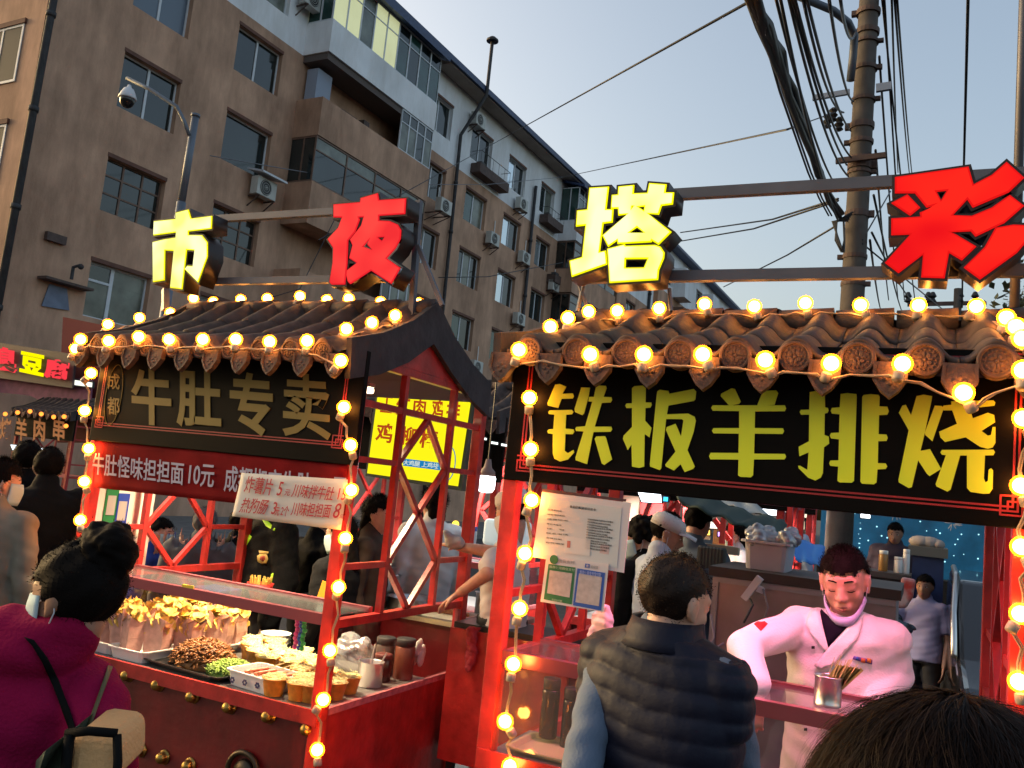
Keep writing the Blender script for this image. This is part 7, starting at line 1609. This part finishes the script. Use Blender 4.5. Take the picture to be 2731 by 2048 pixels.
# red cone of chips held in front of the guard
p = dist(*m9(1400,850), 5.45); t = thing('chip_cone', 'red paper cone of fries in front of the guard', 'snack', tuple(p)); b = MB(); b.lathe([(.02,-.14),(.075,.0),(.085,.035),(.072,.0)], tuple(p), 16, cap=False); b.build('red_cone', mat('red_paper', (.45,.02,.015), .6), t, True)
b = MB()
for q in range(28): a = random.uniform(0,6.28); s_ = p+Vector((.045*math.cos(a),.045*math.sin(a),-.02)); b.tube([tuple(s_), tuple(s_+Vector((.02*math.cos(a),.02*math.sin(a),.07+.03*random.random())))], .006, 5)
o = b.build('fries', M_chip, t); o['kind'] = 'stuff'
simple('tall person in grey hoodie behind the left lattice', 545, 1400, 6.6, R(40), M_gr, hair='short', seed=12., k=1.03, infl=.03, hairm=M_gr)
simple('boy in blue shirt with mask behind the white board', 425, 1425, 6.9, R(-70), mat('blue_shirt', (.02,.06,.35), .8), hyaw=R(-5), hair='short', mask=('up', M_mask), seed=13., k=.98)
simple('dark dressed person behind the left lattice centre', 640, 1400, 6.8, R(20), M_dk, hair='short', seed=14., k=1.0)
simple('person in black standing behind the orange card', 850, 1390, 6.2, R(-20), M_dk, hair='short', seed=14.5, k=1.0)
# far left
simple('woman in cream blouse with ponytail at the left edge', -2, 1290, 4.6, R(20), mat('cream_blouse', (.20,.175,.135), .85, var=.15), hyaw=R(-45), hpitch=R(-5), hair='long', mask=('up', M_mask), seed=15., k=.97, vox=.012)
simple('broad man in black seen from behind beside the left stall', 130, 1250, 5.4, R(60), M_dk, hyaw=R(-10), hair='short', seed=16., k=1.02, infl=.03, arm_r=1.2, vox=.012)
simple('dark haired person behind the woman in cream', 70, 1230, 5.6, R(50), M_dk, hair='short', seed=17., k=1.)
# behind the right stall
cp_, cp_b, cp_H, _ = simple('man with grey white cap and pale shirt looking right', 1770, 1425, 5.0, R(-50), M_lb, hyaw=R(-25), hpitch=R(-20), sleeve='short', hair='crop', mask=('chin', M_mask), skin=M_skind, seed=18., k=1.0, vox=.011, vox_c=.012)
t = MB(); t.loft([[tuple(cp_H.p(.086*math.cos(a)*s_, -.014+.104*math.sin(a)*s_, z)) for a in [2*math.pi*q/24 for q in range(24)]] for z, s_ in ((.030,1),(.07,1.0),(.10,.86),(.118,.5),(.122,.1))]); t.loft([[tuple(cp_H.p(x, y, z+dz)) for x, dz in ((-w_,-.012),(-w_*.5,.0),(0,.004),(w_*.5,.0),(w_,-.012),(w_,-.018),(0,-.003),(-w_,-.018))] for y, w_, z in ((.06,.078,.048),(.12,.068,.054),(.165,.045,.050))]); o = t.build('peaked_cap', mat('grey_white_cap', (.48,.46,.46), .8), None, True); o.parent = cp_b
simple('curly haired person with blue mask left of the cap man', 1712, 1440, 5.4, R(80), M_dk, hyaw=R(30), hpitch=R(-15), hair='curly', mask=('up', M_mask), seed=19., k=.97)
simple('person in slate blue top behind the cap man', 1855, 1400, 5.6, R(-20), mat('slate_top', (.10,.13,.17), .8), hpitch=R(-25), hair='short', seed=20., k=1.)
simple('customer in white at the lit stall under the canopy', 1965, 1430, 8.6, R(120), M_w, hpitch=R(-10), hair='long', mask=('up', M_mask), seed=21., k=.97, vox=.018)
simple('person in pale top and cap beyond the canopy end', 2100, 1385, 9.2, R(160), M_lb, hair='crop', seed=22., k=1., vox=.018)
simple('orange lit person far behind in the row', 2130, 1400, 11.0, R(100), mat('tan_top', (.35,.22,.1), .8), hair='short', seed=23., k=1., vox=.02)
simple('lady in dark purple jacket before the blue wall', 2388, 1425, 9.6, R(175), mat('plum_jacket', (.035,.018,.03), .8), hpitch=R(-10), hair='short', seed=24., k=.98, skin=M_skind, vox=.018, infl=.03)
ch_, ch_b, _, _ = simple('child in lilac tee shirt standing at the right', 2468, 1567, 7.6, R(165), mat('lilac_tee', (.36,.34,.55), .8), sleeve='short', hair='short', seed=25., k=.86, skin=M_skind, vox=.014, arms={'R': ((.28,.10,1.12+.06), (.22,.20,1.40))}, sh_w=.17)
simple('person in black crouching behind the goods table', 2345, 1560, 8.2, R(120), M_dk, hair='long', seed=26., k=.86, vox=.018)
# steel framed dark car at the right
M_car = mat('black_car_paint', (.012,.012,.014), .2, coat=.6)
car = thing('parked_car', 'dark parked car with bright chrome pillar at the right behind the stall', 'car', (1.1,7.4,0))
CX0 = -.52
def cv(pts, x): return [(x+CX0, y, z) for y, z in pts]
body = [(5.4,.35),(5.45,.75),(5.9,.95),(6.6,1.02),(7.3,1.50),(8.8,1.52),(9.6,1.05),(9.8,.7),(9.8,.35)]
b = MB(); b.loft([cv(body, .75+.0), cv([(y,z) for y, z in body], .80), cv(body, 2.35), cv(body, 2.4)]); o = b.build('body', M_car, car); bevel(o, .06, 3)
b = MB(); b.tube([(.74+CX0,6.62,1.03),(.74+CX0,7.0,1.28),(.76+CX0,7.32,1.52),(.78+CX0,8.7,1.54)], .022, 8); b.build('chrome_trim', M_steel, car, True)
b = MB(); b.prism([(.735+CX0,6.8,1.06),(.735+CX0,8.9,1.10),(.735+CX0,8.6,1.44),(.735+CX0,7.35,1.44)], (.008,0,0)); b.build('side_window', M_pane, car)
for y in (6.1,9.1): b = MB(); b.lathe([(.001,-.02),(.18,-.02),(.19,.0),(.31,.02),(.33,.10),(.33,.22),(.001,.22)], (.72+CX0,y,.33), 24, 'x'); b.build('wheel', M_rubber, car, True)
b = MB(); b.ball((.78+CX0,5.5,.72), (.05,.06,.09)); b.build('tail_light', mat('red_lens', (.4,.01,.01), .2), car, True)
# neon characters at the far left
nn = thing('neon_sign', 'dark board with red, yellow and red lit characters at the far left', 'lit sign', tuple(onY(90,980,11.8)))
b = MB(); b.prism([tuple(onY(*q, 11.85)) for q in ((-60,905),(200,945),(192,1035),(-60,1000))], (0,.05,0)); b.build('board', mat('dim_board', (.03,.012,.015), .6), nn)
for s, q, m in (('臭',((-16,922),(50,932),(-20,985)),emis('neon_red', (1,.05,.07), .5)),('豆',((60,936),(120,948),(56,992)),emis('neon_yellow', (1,.9,.0), .55)),('腐',((126,954),(187,964),(120,1006)),emis('neon_red', (1,.05,.07), .5))):
    text_quad(s, onY(*q[0],11.8), onY(*q[1],11.8), onY(*q[2],11.8), m, 'lit_character', nn, bold=.045, thick=.04)
b = MB(); b.prism([tuple(onY(*q, 12.0)) for q in ((-60,995),(245,1010),(240,1095),(140,1085),(80,1055),(-60,1040))], (0,.03,0)); tag(b.build('purple_awning', mat('dusky_purple_cloth', (.18,.05,.09), .8, var=.3)), 'dusky purple awning cloth under the neon characters', 'awning')
b = MB(); b.prism([tuple(onY(*q, 12.2)) for q in ((168,845),(300,872),(290,960),(240,1180),(150,1180),(160,1000))], (0,.05,0)); tag(b.build('red_hoarding', mat('dull_red_cloth', (.16,.012,.015), .8)), 'dull red hoarding left of the left stall roof', 'hoarding')
for i, (x, y) in enumerate(((14,1104),(47,1100),(80,1097),(110,1104),(143,1112),(171,1111),(176,1136))):
    p = onY(x, y, 11.2); b = MB(); b.ball(p, .042, 10, 8); o = b.build('small_bulb', emis('dim_orange_bulb', (1,.22,.03), 1.6), None, True); tag(o, '%s small orange bulb from the left along the far left stall eave' % ORD[i], 'bulb', 'orange bulbs on the far left stall')
for ch, x in (('烤',18),('羊',60),('肉',108),('串',160)):
    text_quad(ch, onY(x-16,1112,11.4), onY(x+14,1118,11.4), onY(x-18,1172,11.4), mat('dull_orange_print', (.40,.15,.05), .7, emit=(.4,.13,.03), estr=.10), 'hanging_character', nn, bold=.02, thick=.01)
b = MB(); b.prism([tuple(onY(*q, 10.5)) for q in ((96,1222),(148,1218),(160,1258),(92,1266))], (0,.02,0)); tag(b.build('blue_cloth', mat('dim_blue_cloth', (.10,.17,.30), .8, emit=(.08,.15,.28), estr=.08)), 'piece of pale blue cloth under the white lamp panel', 'cloth')
# closing pass: nothing else
